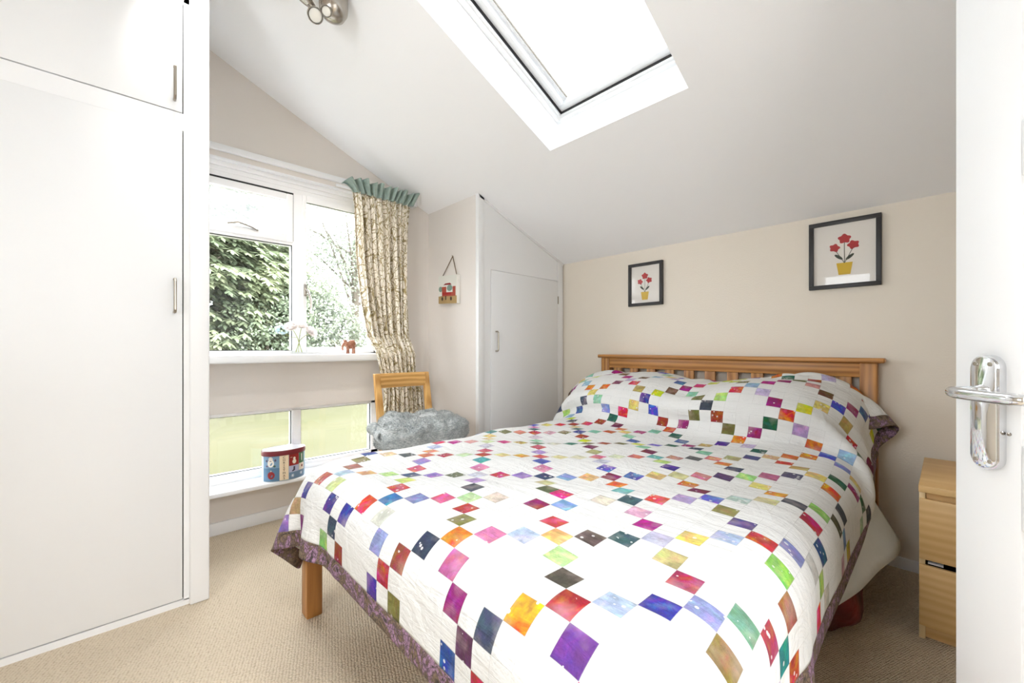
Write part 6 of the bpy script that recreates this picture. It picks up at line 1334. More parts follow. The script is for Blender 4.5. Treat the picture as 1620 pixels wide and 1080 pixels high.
# ------------------------------------------------------------------ bag under the bed
t = NT('dark_red_nylon')
v = t.coords('Object')
t.set(col=t.ramp(t.noise(v, 5, 3), [(.35, lin('#3a1416')), (.7, lin('#8a2424'))]), rough=.6)
t.bump(t.noise(v, 12, 4), .6, .03)
m = MB()
def bag(u, v):
    a = u * 2 * PI
    b = (v - .5) * PI
    cx = abs(math.cos(a)) ** .6 * (1 if math.cos(a) > 0 else -1)
    cy = abs(math.sin(a)) ** .6 * (1 if math.sin(a) > 0 else -1)
    r = max(1e-3, math.cos(b)) ** .3
    z = math.sin(b)
    z = abs(z) ** .8 * (1 if z > 0 else -1)
    k = 1 + .06 * math.sin(a * 5 + b * 4)
    return Vector((2.0 + cx * r * .24 * k, .40 + cy * r * .19 * k, .131 + .128 * z * (1 + .05 * math.sin(a * 3))))
m.grid(bag, 40, 20, wrap=True)
bmesh.ops.remove_doubles(m.bm, verts=m.bm.verts, dist=.001)
bg = m.build('holdall_bag', t.m, smooth=True)
tag(bg, 'dark red soft bag lying on the carpet underneath the bed', 'bag')

# ------------------------------------------------------------------ bedside chest
ch = thing('bedside_chest', (2.31, -.135, 0), 'birch veneer two drawer bedside chest beside the headboard, partly behind the open door', 'chest of drawers')
yl, yr2 = .068, -.338
m = MB()
m.box(2.052, yl - .016, 0, 2.575, yl, .525, .001)
m.build('side_panel', M['birch_z'], ch)
m = MB()
m.box(2.052, yr2, 0, 2.575, yr2 + .016, .525, .001)
m.build('side_panel', M['birch_z'], ch)
m = MB()
m.box(2.040, yr2 - .001, .515, 2.577, yl + .001, .538, .0015)
m.build('top', M['birch_y'], ch)
m = MB()
m.box(2.065, yr2 + .016, .482, 2.075, yl - .016, .5155)
m.build('top_rail', M['birch_y'], ch)
m = MB()
m.box(2.07, yr2 + .016, .0, 2.08, yl - .016, .05)
m.build('plinth', M['birch_y'], ch)
m = MB()
m.box(2.56, yr2 + .016, .0, 2.57, yl - .016, .515)
m.build('back_panel', M['birch_y'], ch)
for z0, z1, xo in ((.282, .492, 0), (.052, .262, .004)):
    m = MB()
    m.box(2.040 - xo, yr2 + .001, z0, 2.056 - xo, yl - .001, z1, .0012)
    d = m.build('drawer', M['birch_y'], ch)
    m = MB()
    m.box(2.0565 - xo, yr2 + .022, z0 + .012, 2.50, yl - .022, z1 - .035)
    m.build('drawer_box', M['gap'], d)  # box coloured black as painted shade between the drawers
m = MB()
m.box(2.062, yl - .06, .262, 2.3, yl - .022, .268)
m.build('drawer_runner', M['upvc'], ch)

# ------------------------------------------------------------------ pictures
def picture(name, y0, y1, z0, z1, b, label, art):
    p = thing(name, (XW, (y0 + y1) / 2, z0), label, 'picture', 'framed pictures above the bed')
    m = MB()
    for a in ((y0, z0, y1, z0 + b), (y0, z1 - b, y1, z1), (y0, z0 + b, y0 + b, z1 - b), (y1 - b, z0 + b, y1, z1 - b)):
        m.box(XW - .022, a[0], a[1], XW - .001, a[2], a[3], .001)
    m.build('frame', flat('black_frame_' + name, (34, 32, 32), .45), p)
    m = MB()
    m.box(XW - .010, y0 + b - .002, z0 + b - .002, XW - .002, y1 - b + .002, z1 - b + .002)
    pr = m.build('print', flat('ivory_paper_' + name, (226, 221, 214), .7), p, smooth=False)
    for nm, colr, polys in art:
        m = MB()
        for k, pts in enumerate(polys):
            m.poly([(XW - .0103 - .00005 * k, y, z) for y, z in pts])
        m.build(nm, flat(nm + '_ink_' + name, colr, .7), pr, smooth=False)
    m = MB()
    m.box(XW - .0155, y0 + b - .002, z0 + b - .002, XW - .0140, y1 - b + .002, z1 - b + .002)
    m.build('glazing', M['picglass'], p, smooth=False)
    return p

def blob(cy, czz, ry, rz, rot=0, n=20, w=0, f=3):
    pts = []
    for k in range(n):
        a = 2 * PI * k / n
        r = 1 + w * math.cos(f * a)
        y, z = ry * r * math.cos(a), rz * r * math.sin(a)
        pts.append((cy + y * math.cos(rot) - z * math.sin(rot), czz + y * math.sin(rot) + z * math.cos(rot)))
    return pts

# plain stand-ins for the character prints: a small pot of flowers
def flowers(cy, z0, s):
    st = []
    for dy, dz in ((-.03, .115), (.0, .14), (.032, .11)):
        st.append([(cy - .0012 * s, z0 + .05 * s), (cy + .0012 * s, z0 + .05 * s), (cy + dy * s + .0012 * s, z0 + dz * s), (cy + dy * s - .0012 * s, z0 + dz * s)])
    return [('pot', (206, 170, 40), [[(cy - .028 * s, z0 + .052 * s), (cy + .028 * s, z0 + .052 * s), (cy + .020 * s, z0), (cy - .020 * s, z0)][::-1]]),
            ('stems', (52, 60, 50), st + [blob(cy - .018 * s, z0 + .075 * s, .018 * s, .006 * s, -.7), blob(cy + .02 * s, z0 + .078 * s, .018 * s, .006 * s, .7)]),
            ('blooms', (176, 44, 48), [blob(cy - .03 * s, z0 + .125 * s, .019 * s, .017 * s, 0, 30, .16, 5), blob(cy + .0 * s, z0 + .155 * s, .021 * s, .019 * s, .3, 30, .16, 5), blob(cy + .034 * s, z0 + .12 * s, .018 * s, .016 * s, .6, 30, .16, 5)])]
picture('framed_picture', .213, .497, 1.319, 1.660, .020, 'larger square black framed picture on the cream wall above the right end of the headboard', flowers(.352, 1.385, 1.15))
picture('framed_picture', 1.300, 1.552, 1.309, 1.603, .020, 'smaller black framed picture on the cream wall above the left end of the headboard', flowers(1.43, 1.35, 1.05))
# ------------------------------------------------------------------ chair by the window
cr = thing('dining_chair', (1.31, 2.18, 0), 'light oak chair with open back in the corner under a grey throw', 'chair')
cx0, cx1 = 1.122, 1.500
yb = 2.385
for k, (xa, xb_) in enumerate(((cx0, cx0 + .036), (cx1 - .036, cx1))):
    m = MB()
    lean = -.012 if k == 0 else 0
    m.hexa([(xa + .02 * (k == 0), yb - .13, 0), (xb_ + .02 * (k == 0), yb - .13, 0), (xb_ + .02 * (k == 0), yb - .095, 0), (xa + .02 * (k == 0), yb - .095, 0),
            (xa + .008 * (k == 0), yb - .085, .45), (xb_ + .01 * (k == 0), yb - .085, .45), (xb_ + .01 * (k == 0), yb - .04, .45), (xa + .008 * (k == 0), yb - .04, .45)], .003)
    m.hexa([(xa + .008 * (k == 0), yb - .085, .45), (xb_ + .01 * (k == 0), yb - .085, .45), (xb_ + .01 * (k == 0), yb - .04, .45), (xa + .008 * (k == 0), yb - .04, .45),
            (xa, yb - .012, .862), (xb_, yb - .012, .862), (xb_, yb + .014, .862), (xa, yb + .014, .862)], .003)
    m.build('back_post', M['oak_z'], cr)
for k, xa in enumerate((cx0 + .02, cx1 - .038)):
    m = MB()
    m.hexa([(xa + .004, 2.0, 0), (xa + .034, 2.0, 0), (xa + .034, 2.03, 0), (xa + .004, 2.03, 0), (xa, 1.995, .44), (xa + .038, 1.995, .44), (xa + .038, 2.033, .44), (xa, 2.033, .44)], .003)
    m.build('leg', M['oak_z'], cr)
m = MB()
def rail(u, v):
    x = cx0 + .034 + u * (cx1 - cx0 - .068)
    bow = .014 * math.sin(PI * u)
    prof = [(-.012, .862), (-.018, .83), (-.017, .805), (-.008, .775), (.010, .772), (.008, .81), (.012, .862), (-.012, .862)]
    k = v * (len(prof) - 1)
    i = min(int(k), len(prof) - 2)
    f = k - i
    y = prof[i][0] * (1 - f) + prof[i + 1][0] * f
    z = prof[i][1] * (1 - f) + prof[i + 1][1] * f
    return Vector((x, yb - .002 + bow + y - (.862 - z) * .12, z))
m.grid(rail, 16, 7)
m.build('top_rail', M['oak_x'], cr, auto=25)
m = MB()
for y in (2.005, 2.30):
    m.box(cx0 + .03, y, .38, cx1 - .03, y + .022, .44, .002)
for x in (cx0 + .022, cx1 - .036):
    m.box(x, 2.02, .38, x + .022, 2.31, .44, .002)
m.build('seat_frame', M['oak_x'], cr)
m = MB()
m.box(cx0 + .008, 1.985, .435, cx1 - .004, 2.335, .475, .012, seg=3)
m.build('seat', flat('cream_seat_pad', (206, 196, 176), .8, nscale=200, nstr=.2), cr)

# grey fur throw heaped on the chair
t = NT('grey_faux_fur')
v = t.coords('Object')
nz = t.noise(v, 16, 5, .65, .6)
n2 = t.noise(t.coords('Object', (1, 1, 2.2)), 75, 3, .7)
fac = t.math('MULTIPLY_ADD', n2, .7, t.math('MULTIPLY', nz, .5))
t.set(col=t.ramp(fac, [(.35, lin('#6c7276')), (.56, lin('#9aa0a0')), (.78, lin('#d0d3d3'))]), rough=.95, sheen=.5, spec=.1)
b1 = t.bump(nz, .5, .02)
t.bump(n2, .7, .008, b1)
furm = t.m
from mathutils import noise as mn
def throw_pt(u, v, grow=0):
    a = u * 2 * PI
    b = (v - .5) * PI
    ca, sa = math.cos(a), math.sin(a)
    X = abs(ca) ** .75 * (1 if ca > 0 else -1)
    Y = abs(sa) ** .75 * (1 if sa > 0 else -1)
    r = max(1e-4, math.cos(b)) ** .55
    zz = math.sin(b)
    x = 1.330 + X * r * (.285 + grow)
    y = 2.165 + Y * r * (.185 + grow)
    z = .545 + (abs(zz) ** .8) * (1 if zz > 0 else -1) * (.068 + grow)
    # crown higher at the back left, sloping to the front right
    top = .5 + .5 * zz
    z += top * (.045 * (-X * r * .3) + .030 * Y * r + .012)
    p = Vector((x * 5, y * 5, z * 5))
    k = mn.noise(p * 1.2) * .015 + abs(mn.noise(p * 2.3 + Vector((3, 1, 7)))) * .022
    d = Vector((X * r * .7, Y * r * .7, zz + .2))
    q = Vector((x, y, z)) + d * (k - .012)
    # droop over the left side and front
    if X * r < -.5 and zz < .3:
        q.z -= (-X * r - .5) * .14
    if Y * r < -.5 and zz < .1:
        q.z -= (-Y * r - .5) * .13
    # crease lines running front to back
    c = math.sin((x - y * .55) * 26 + mn.noise(p * .7) * 3)
    q.z += (max(0, c) ** 3) * -.020 * top
    return q
m = MB()
m.grid(throw_pt, 110, 50, wrap=True)
bmesh.ops.remove_doubles(m.bm, verts=m.bm.verts, dist=.0008)
th = m.build('fur_throw', furm, smooth=True)
tag(th, 'fluffy grey faux fur throw heaped on the oak chair seat', 'throw')
# pile tufts and rolled fold at the left edge
m = MB()
rr = random.Random(4)
for k in range(15000):
    u, v = rr.random(), .12 + .85 * rr.random()
    p = throw_pt(u, v)
    c = Vector((1.335, 2.165, .50))
    n = (p - c)
    n.z *= 2.2
    n.normalize()
    n = (n + Vector((rr.uniform(-1, 1), rr.uniform(-1, 1), rr.uniform(-.9, .5))) * .8).normalized()
    s = n.cross(Vector((rr.uniform(-1, 1), rr.uniform(-1, 1), rr.uniform(-1, 1)))).normalized() * .0016
    l = rr.uniform(.006, .013)
    m.poly([p - s - n * .002, p + s - n * .002, p + n * l])
pl = m.build('fur_pile', furm, smooth=True, fixn=False, loc=tuple(th['_w']))
pl.parent = th
pl.location = (0, 0, 0)
pl['kind'] = 'stuff'
m = MB()
def roll(u, v):
    # open rolled fold drooping at the left front of the seat
    y = 2.31 - u * .16
    a = v * 1.75 * PI - .45 * PI
    R = .030 - .012 * v + .005 * math.sin(u * 7)
    cx = 1.072 + .012 * math.sin(u * 5)
    czz = .545 - .035 * u + .008 * math.sin(u * 9)
    return Vector((cx + R * math.sin(-a), y + .01 * math.sin(v * 6), czz + R * math.cos(a) * 1.05))
m.grid(roll, 30, 40)
rl = m.build('rolled_fold', furm, smooth=True, loc=tuple(th['_w']))
rl.parent = th
rl.location = (0, 0, 0)
so = rl.modifiers.new('thickness', 'SOLIDIFY')
so.thickness = .014
so.offset = 0

# ------------------------------------------------------------------ curtain
t = NT('leaf_print_curtain_cotton')
uv = t.n('ShaderNodeUVMap', uv_map='UVMap')
vec = uv.outputs[0]
wv = t.n('ShaderNodeTexNoise')
wv.inputs['Scale'].default_value = 14
t.l(vec, wv.inputs['Vector'])
vadd = t.n('ShaderNodeVectorMath', operation='MULTIPLY_ADD')
t.l(wv.outputs[1], vadd.inputs[0])
vadd.inputs[1].default_value = (.05, .05, 0)
t.l(vec, vadd.inputs[2])
mp = t.n('ShaderNodeMapping')
mp.inputs['Scale'].default_value = (1.5, .75, 1)
mp.inputs['Rotation'].default_value = (0, 0, .35)
t.l(vadd.outputs[0], mp.inputs[0])
vo = t.n('ShaderNodeTexVoronoi', feature='DISTANCE_TO_EDGE')
vo.inputs['Scale'].default_value = 31
t.l(mp.outputs[0], vo.inputs['Vector'])
mpb = t.n('ShaderNodeMapping')
mpb.inputs['Scale'].default_value = (1.5, .75, 1)
mpb.inputs['Rotation'].default_value = (0, 0, -.5)
t.l(vadd.outputs[0], mpb.inputs[0])
vo2 = t.n('ShaderNodeTexVoronoi', feature='DISTANCE_TO_EDGE')
vo2.inputs['Scale'].default_value = 14
t.l(mpb.outputs[0], vo2.inputs['Vector'])
l1 = t.ramp(vo.outputs[0], [(.022, (1, 1, 1)), (.06, (0, 0, 0))])
l2 = t.ramp(vo2.outputs[0], [(.018, (1, 1, 1)), (.045, (0, 0, 0))])
ln = t.math('MAXIMUM', l1, l2)
col = t.mix(ln, lin('#eee7da'), lin('#9a8b62'))
t.set(col=col, rough=.85)
curtm = t.m
teal = flat('sage_green_frill', (150, 168, 160), .85, nscale=220, nstr=.2, var=.12, vscale=40)
from functools import lru_cache

def curtain_mesh(name, parent, mat, fn, nu, nv, width, height):
    bm = bmesh.new()
    ul = bm.loops.layers.uv.new('UVMap')
    L = Vector(parent['_w'])
    V = [[bm.verts.new(fn(i / nu, j / nv) - L) for j in range(nv + 1)] for i in range(nu + 1)]
    for i in range(nu):
        for j in range(nv):
            f = bm.faces.new([V[i][j], V[i + 1][j], V[i + 1][j + 1], V[i][j + 1]])
            f.smooth = True
            for l, (p, q) in zip(f.loops, ((0, 0), (1, 0), (1, 1), (0, 1))):
                l[ul].uv = ((i + p) / nu * width, (j + q) / nv * height)
    me = bpy.data.meshes.new(name)
    bm.to_mesh(me)
    bm.free()
    me.materials.append(mat)
    o = bpy.data.objects.new(name, me)
    COL.objects.link(o)
    o.parent = parent
    s = o.modifiers.new('thickness', 'SOLIDIFY')
    s.thickness = .003
    s.offset = 0
    return o

cu = thing('window_curtain', (1.34, 2.66, .30), 'cream curtain with olive leaf print and sage green frill at the right of the window', 'curtain')
LE = [(2.04, 1.105), (1.95, 1.118), (1.6, 1.135), (1.3, 1.170), (1.1, 1.205), (.98, 1.236), (.85, 1.265), (.72, 1.29), (.60, 1.285), (.45, 1.275), (.28, 1.27)]
RE = [(2.04, 1.525), (1.95, 1.518), (1.6, 1.516), (1.3, 1.514), (1.1, 1.512), (.98, 1.510), (.85, 1.512), (.78, 1.555), (.60, 1.575), (.45, 1.585), (.28, 1.59)]
def interp(T, z):
    if z >= T[0][0]:
        return T[0][1]
    for (z1, x1), (z0, x0) in zip(T[:-1], T[1:]):
        if z0 <= z <= z1:
            return x0 + (x1 - x0) * (z - z0) / (z1 - z0)
    return T[-1][1]
def fold(u, z):
    amp = .020 + .010 * (2.04 - z)
    ph = u * 2 * PI * 8.5
    jit = mn.noise(Vector((u * 5, z * .9, 2.0))) * 2.2
    return amp * math.sin(ph + jit) + .008 * math.sin(ph * 2.3 + z * 3)
def curtain_pt(u, v):
    z = 2.035 - v * (2.035 - .30)
    l, r = interp(LE, z), interp(RE, z)
    uu = u + .012 * math.sin(u * 2 * PI * 8.5 * 2) 
    x = l + (r - l) * uu + .010 * mn.noise(Vector((u * 9, z * 1.4, 5)))
    y = 2.655 + fold(u, z) * (.85 if z > 1.9 else 1)
    if z < .98:
        y -= .02 * min(1, (.98 - z) * 3)
        y = min(y, 2.59 + .02)
        y = 2.575 + (fold(u, z)) * .8
    elif z < 1.1:
        k = (1.1 - z) / .12
        y = y * (1 - k) + (2.575 + fold(u, z) * .8) * k
    else:
        y = min(y, 2.70)
    return Vector((x, y, z))
curtain_mesh('curtain_panel', cu, curtm, curtain_pt, 260, 120, .95, 1.74)
def frill_pt(u, v):
    z = 2.028 + v * .082
    ph = u * 2 * PI * 11 + mn.noise(Vector((u * 6, 1, 3))) * 3
    x = 1.105 - .085 * v * (1 - u) ** 2 + (1.525 - 1.105 + .01 + .085 * v * (1 - u) ** 2 + .03 * v) * u
    y = 2.650 - .008 - .030 * v + (.012 + .020 * v) * math.sin(ph) + .006 * math.sin(ph * 2.7 + v * 3)
    z += .006 * math.sin(ph * .5) * v
    if u < .10:   # leading edge curls over
        k = (.10 - u) / .10
        x -= .015 * k * v
        z -= .075 * k * v ** 2
        y -= .035 * k * v
    return Vector((x, min(y, 2.715), z))
curtain_mesh('gathered_frill', cu, teal, frill_pt, 300, 16, 1, .1)
m = MB()
m.box(1.02, 2.700, 2.060, 1.60, 2.715, 2.075, .002)
m.box(1.575, 2.690, 2.055, 1.60, 2.752, 2.085, .002)
m.build('curtain_track', M['white'], cu)

# ------------------------------------------------------------------ vase of flowers
ZS = .9822
vx, vy = .800, 2.712
va_ = thing('glass_vase', (vx, vy, ZS), 'small clear glass vase on the upper windowsill holding white blooms', 'vase')
m = MB()
m.lathe([(0, 0), (.030, 0), (.036, .004), (.038, .03), (.033, .06), (.026, .085), (.029, .108), (.033, .116), (.031, .116), (.0235, .086), (.031, .058), (.0355, .03), (.033, .008), (0, .006)], Matrix.Translation((vx, vy, ZS)), 32)
m.build('vase_body', M['vase'], va_)
petal = NT('white_rose_petals')
vv_ = petal.coords('Object')
petal.set(col=petal.ramp(petal.noise(vv_, 30, 2), [(.3, lin((236, 230, 226))), (.7, lin((230, 220, 217)))]), rough=.7, sub=.0)
ptl = petal.n('ShaderNodeBsdfTranslucent')
ptl.inputs[0].default_value = (.80, .76, .74, 1)
pmx = petal.n('ShaderNodeMixShader')
pmx.inputs[0].default_value = .6
petal.l(petal.b.outputs[0], pmx.inputs[1])
petal.l(ptl.outputs[0], pmx.inputs[2])
petal.l(pmx.outputs[0], petal.out.inputs[0])
petal = petal.m
stemm = flat('green_stem', (150, 160, 80), .6)
leafy = flat('yellow_green_sepals', (176, 178, 52), .6, var=.25, vscale=60)
def rose(x, y, z, R, seed, lab, tilt):
    r = random.Random(seed)
    o = thing('rose_flower', (x, y, z - .03), lab, 'flower', 'white blooms in the vase')
    m = MB()
    # nested cupped petals, each a curved sheet
    for lay, (n, rad, hgt, op) in enumerate(((3, .35, .9, .1), (5, .60, .95, .28), (6, .85, .85, .55), (7, 1.0, .6, .95))):
        for k in range(n):
            a0 = 2 * PI * (k + .5 * (lay % 2)) / n + r.uniform(-.15, .15)
            wd_ = 2 * PI / n * .72
            def pf(u, v, a0=a0, rad=rad, hgt=hgt, op=op, wd_=wd_):
                a = a0 + (u - .5) * 2 * wd_ * (1 - .25 * v * v)
                rr_ = R * rad * (math.sin(min(1, v * 1.05) * PI * .5) ** .7) * (1 + .18 * op * v * v)
                zz = R * (-.55 + (hgt + .35) * v ** 1.1 - .35 * op * v ** 3) - R * .20 * (abs(u - .5) * 2) ** 2 * v
                zz += R * .05 * math.sin(u * 9 + k)
                p = Vector((rr_ * math.cos(a), rr_ * math.sin(a), zz))
                return Vector((x, y, z)) + tilt @ p
            m.grid(pf, 8, 8)
    ob = m.build('petals', petal, o, smooth=True, fixn=False)
    m = MB()
    base = Vector((x, y, z)) + tilt @ Vector((0, 0, -R * .5))
    foot = Vector((vx + (vx - x) * .30 + .004, vy + (vy - y) * .2, ZS + .012))
    neck = Vector((vx, vy, ZS + .09)) + (base - Vector((vx, vy, ZS + .15))) * .12
    m.tube([base, base * .5 + neck * .5 + Vector((0, 0, .005)), neck, (neck + foot) * .5, foot], .0018, 6)
    m.build('stem', stemm, o)
    m = MB()
    for k in range(6):
        a = k * PI / 3 + seed
        d = tilt @ Vector((math.cos(a), math.sin(a), .1))
        s = tilt @ Vector((-math.sin(a), math.cos(a), 0))
        m.poly([base, base + d * .012 + s * .006, base + d * R * .75, base + d * .012 - s * .006])
    m.build('sepals', leafy, o, fixn=False)
rose(.755, 2.705, 1.148, .036, 1, 'left white bloom leaning from the vase on the windowsill', Matrix.Rotation(-.5, 3, 'Y') @ Matrix.Rotation(.45, 3, 'X'))
rose(.822, 2.730, 1.158, .033, 2, 'middle white bloom standing in the vase, between the other two', Matrix.Rotation(.1, 3, 'Y') @ Matrix.Rotation(.2, 3, 'X'))
rose(.868, 2.700, 1.118, .038, 3, 'right white bloom drooping lowest from the windowsill vase', Matrix.Rotation(.75, 3, 'Y') @ Matrix.Rotation(.5, 3, 'X'))
# modelled florets stand in for a flower reflection in the window glass
hy = thing('reflected_flower', (.70, 2.745, 1.10), 'pale blue florets standing in for a flower reflection in the window behind the left white bloom', 'flower')
m = MB()
r5 = random.Random(5)
for k in range(70):
    a, b = r5.uniform(0, 2 * PI), r5.uniform(-1, 1)
    q = math.sqrt(1 - b * b)
    c = Vector((.715 + .036 * q * math.cos(a), 2.742 + .024 * q * math.sin(a), 1.128 + .027 * b))
    nrm = Vector((q * math.cos(a), q * math.sin(a), b))
    s = nrm.cross(Vector((.3, .5, .8))).normalized()
    w = nrm.cross(s)
    for e in range(4):
        aa = e * PI / 2 + a
        d = s * math.cos(aa) + w * math.sin(aa)
        g = s * -math.sin(aa) + w * math.cos(aa)
        m.poly([c, c + d * .005 + g * .004, c + d * .009, c + d * .005 - g * .004])
m.build('florets', flat('pale_blue_florets', (198, 216, 224), .7), hy, fixn=False)
m = MB()
m.tube([(.72, 2.742, 1.115), (.76, 2.735, 1.085), (vx - .006, vy + .008, ZS + .10), (vx + .015, vy, ZS + .015)], .0016, 6)
m.build('stem', stemm, hy)

# ------------------------------------------------------------------ elephant ornament
ex, ey = 1.116, 2.715
t = NT('carved_red_wood')
v = t.coords('Object')
t.set(col=t.ramp(t.noise(v, 60, 4, .6, 1), [(.35, lin('#7a4a38')), (.6, lin('#a8745a')), (.75, lin('#c8a690'))]), rough=.45)
m = MB()
Re = Matrix.Rotation(-.15, 4, 'Z')
def el(c, r, rot=None):
    cc = Re @ Vector(c)
    m.ellipsoid(Vector((ex, ey, ZS)) + cc, r, Re @ (rot or Matrix.Identity(4)), 16)
el((0, .004, .058), (.030, .024, .027))
el((.004, -.012, .066), (.026, .014, .024))
el((-.030, -.004, .066), (.017, .015, .019))
el((-.036, -.008, .082), (.010, .009, .010))
el((.012, -.004, .082), (.015, .013, .010))
el((-.024, -.018, .062), (.009, .004, .015), Matrix.Rotation(.3, 4, 'Z'))
el((-.022, .014, .062), (.009, .004, .015))
for dx, dy in ((-.020, -.012), (-.012, .014), (.018, -.014), (.022, .012)):
    p = Vector((ex, ey, ZS)) + Re @ Vector((dx, dy, 0))
    m.tube([p + Vector((0, 0, .0)), p + Vector((0, 0, .006)), p + Vector((0, 0, .03)), p + Vector((0, 0, .05))], [.0105, .0092, .0085, .012], 14)
tr = [Re @ Vector(q) for q in ((-.040, -.004, .066), (-.050, -.006, .052), (-.052, -.007, .036), (-.049, -.008, .022))]
m.tube([Vector((ex, ey, ZS)) + q for q in tr], [.010, .0075, .006, .005], 12)
m.tube([Vector((ex, ey, ZS)) + Re @ Vector(q) for q in ((.030, .002, .068), (.036, .002, .056), (.036, .002, .042))], [.0025, .002, .0025], 8)
elo = m.build('elephant_ornament', t.m, smooth=True)
rm = elo.modifiers.new('fuse', 'REMESH')
rm.mode = 'VOXEL'
rm.voxel_size = .0016
rm.use_smooth_shade = True
tag(elo, 'small reddish brown carved elephant standing on the windowsill near the curtain', 'ornament')

# ------------------------------------------------------------------ christmas tin
tx, ty, tz = .712, 2.690, .2622
TA, TB, THH = .112, .078, .155
ti = thing('christmas_tin', (tx, ty, tz), 'oval christmas tin with a dark red lid and patchwork of pictures on the low windowsill', 'tin')
def ov(a, z, g=0):
    return Vector((tx + (TA + g) * math.cos(a), ty + (TB + g) * math.sin(a), tz + z))
m = MB()
m.lathe([(0, 0), (.97, 0), (1, .004), (1, THH), (0, THH)], Matrix.Translation((tx, ty, tz)), 64, sx=TA, sy=TB)
# profile radii above are fractions of the oval
m.build('tin_body', flat('tin_pale_blue', (128, 160, 184), .35), ti)
m = MB()
prof = [(.0, THH - .012), (1.03, THH - .012), (1.04, THH - .010), (1.04, THH + .012), (1.02, THH + .016), (.99, THH + .016)]
m.lathe(prof, Matrix.Translation((tx, ty, tz)), 64, sx=TA, sy=TB)
m.build('tin_lid', flat('tin_dark_red', (120, 40, 48), .3), ti)
m = MB()
m.lathe([(1.0, THH + .0158), (.98, THH + .0165), (.96, THH + .0145), (0, THH + .0145)], Matrix.Translation((tx, ty, tz)), 64, sx=TA, sy=TB)
m.build('lid_top', flat('tin_silver_lid', (226, 228, 234), .25, .6), ti)
def patch(nm, col, a0, a1, z0, z1, g=.0006, par=ti):
    m = MB()
    n = 10
    m.grid(lambda u, v: ov(a0 + (a1 - a0) * u, z0 + (z1 - z0) * v, g), n, 3)
    return m.build(nm, flat('tin_' + nm + str(round(a0 * 100)), col, .4), par, fixn=False)
def shape(nm, col, ac, zc, pts, g=.0012, par=ti):
    """pts (s,z) metres along the surface about angle ac"""
    m = MB()
    q = []
    for s, z in pts:
        da = s / math.hypot(TA * math.sin(ac), TB * math.cos(ac))
        q.append(ov(ac + da, zc + z, g))
    m.poly(q)
    return m.build(nm, flat('tin_' + nm + '_' + str(round((ac + zc) * 100)), col, .45), par, smooth=False)
def disc(nm, col, ac, zc, rx, rz, g=.0012, n=20):
    return shape(nm, col, ac, zc, [(rx * math.cos(2 * PI * k / n), rz * math.sin(2 * PI * k / n)) for k in range(n)], g)
D = math.radians
aW = -D(90)      # faces the room; the camera sees from about -150 to -10 degrees
patch('blue_square', (122, 156, 186), D(-163), D(-113), .078, .142)
patch('teal_square', (88, 126, 158), D(-166), D(-112), .004, .076)
patch('cream_strip', (232, 214, 184), D(-112), D(-88), .003, .143)
patch('red_square', (146, 38, 34), D(-87), D(-57), .078, .143)
patch('green_square', (70, 116, 76), D(-56), D(-34), .082, .143)
patch('grey_square', (176, 180, 206), D(-87), D(-58), .034, .077)
patch('pale_square', (228, 216, 200), D(-57), D(-33), .042, .081)
patch('slate_square', (104, 132, 160), D(-87), D(-34), .004, .040, .0009)
patch('white_panel', (226, 222, 212), D(-192), D(-168), .004, .142)
a1 = D(-137)
disc('snowman_beard', (236, 230, 220), a1, .104, .017, .022, .0012)
disc('snowman_face', (236, 230, 220), a1, .128, .011, .011, .0014)
disc('beard_mark', (60, 56, 60), a1 - .03, .130, .0016, .0022, .0018)
disc('beard_mark', (60, 56, 60), a1 + .06, .130, .0016, .0022, .0018)
disc('beard_mark', (60, 56, 60), a1, .117, .006, .0018, .0018)
disc('mitten', (86, 84, 110), a1 - .24, .118, .0055, .007, .0014)
disc('mitten', (86, 84, 110), a1 + .24, .120, .0055, .007, .0014)
disc('mitten', (110, 92, 118), a1 - .22, .088, .0065, .005, .0014)
disc('mitten', (70, 96, 84), a1 + .2, .087, .0065, .006, .0014)
disc('red_bauble', (150, 44, 46), a1 + .02, .036, .019, .021, .0014)
disc('bauble_cap', (214, 206, 190), a1 + .02, .060, .003, .004, .0014)
a2 = D(-72)
disc('small_snowman', (232, 224, 206), a2, .100, .011, .013, .0012)
disc('small_snowman', (232, 224, 206), a2, .118, .007, .008, .0013)
disc('small_snowman', (214, 190, 160), a2 - .15, .126, .007, .0015, .0013)
shape('boot', (62, 54, 76), D(-73), .055, [(-.003, .016), (.006, .016), (.006, -.006), (-.003, -.010), (-.010, -.012), (-.011, -.006), (-.004, .0)], .0014)
disc('robin', (120, 50, 44), D(-44), .064, .006, .008, .0014)
shape('candy_cane', (230, 226, 220), D(-46), .115, [(-.003, .02), (.004, .02), (.003, -.02), (-.002, -.02)], .0014)
for ac, zc in ((D(-77), .020), (D(-48), .024)):
    for k in range(3):
        a = k * PI / 3
        w = .0014
        ca, sa = math.cos(a), math.sin(a)
        shape('snowflake', (224, 230, 238), ac, zc, [(-.009 * ca - w * sa, -.010 * sa + w * ca), (-.009 * ca + w * sa, -.010 * sa - w * ca), (.009 * ca + w * sa, .010 * sa - w * ca), (.009 * ca - w * sa, .010 * sa + w * ca)], .0014 + .0002 * k)
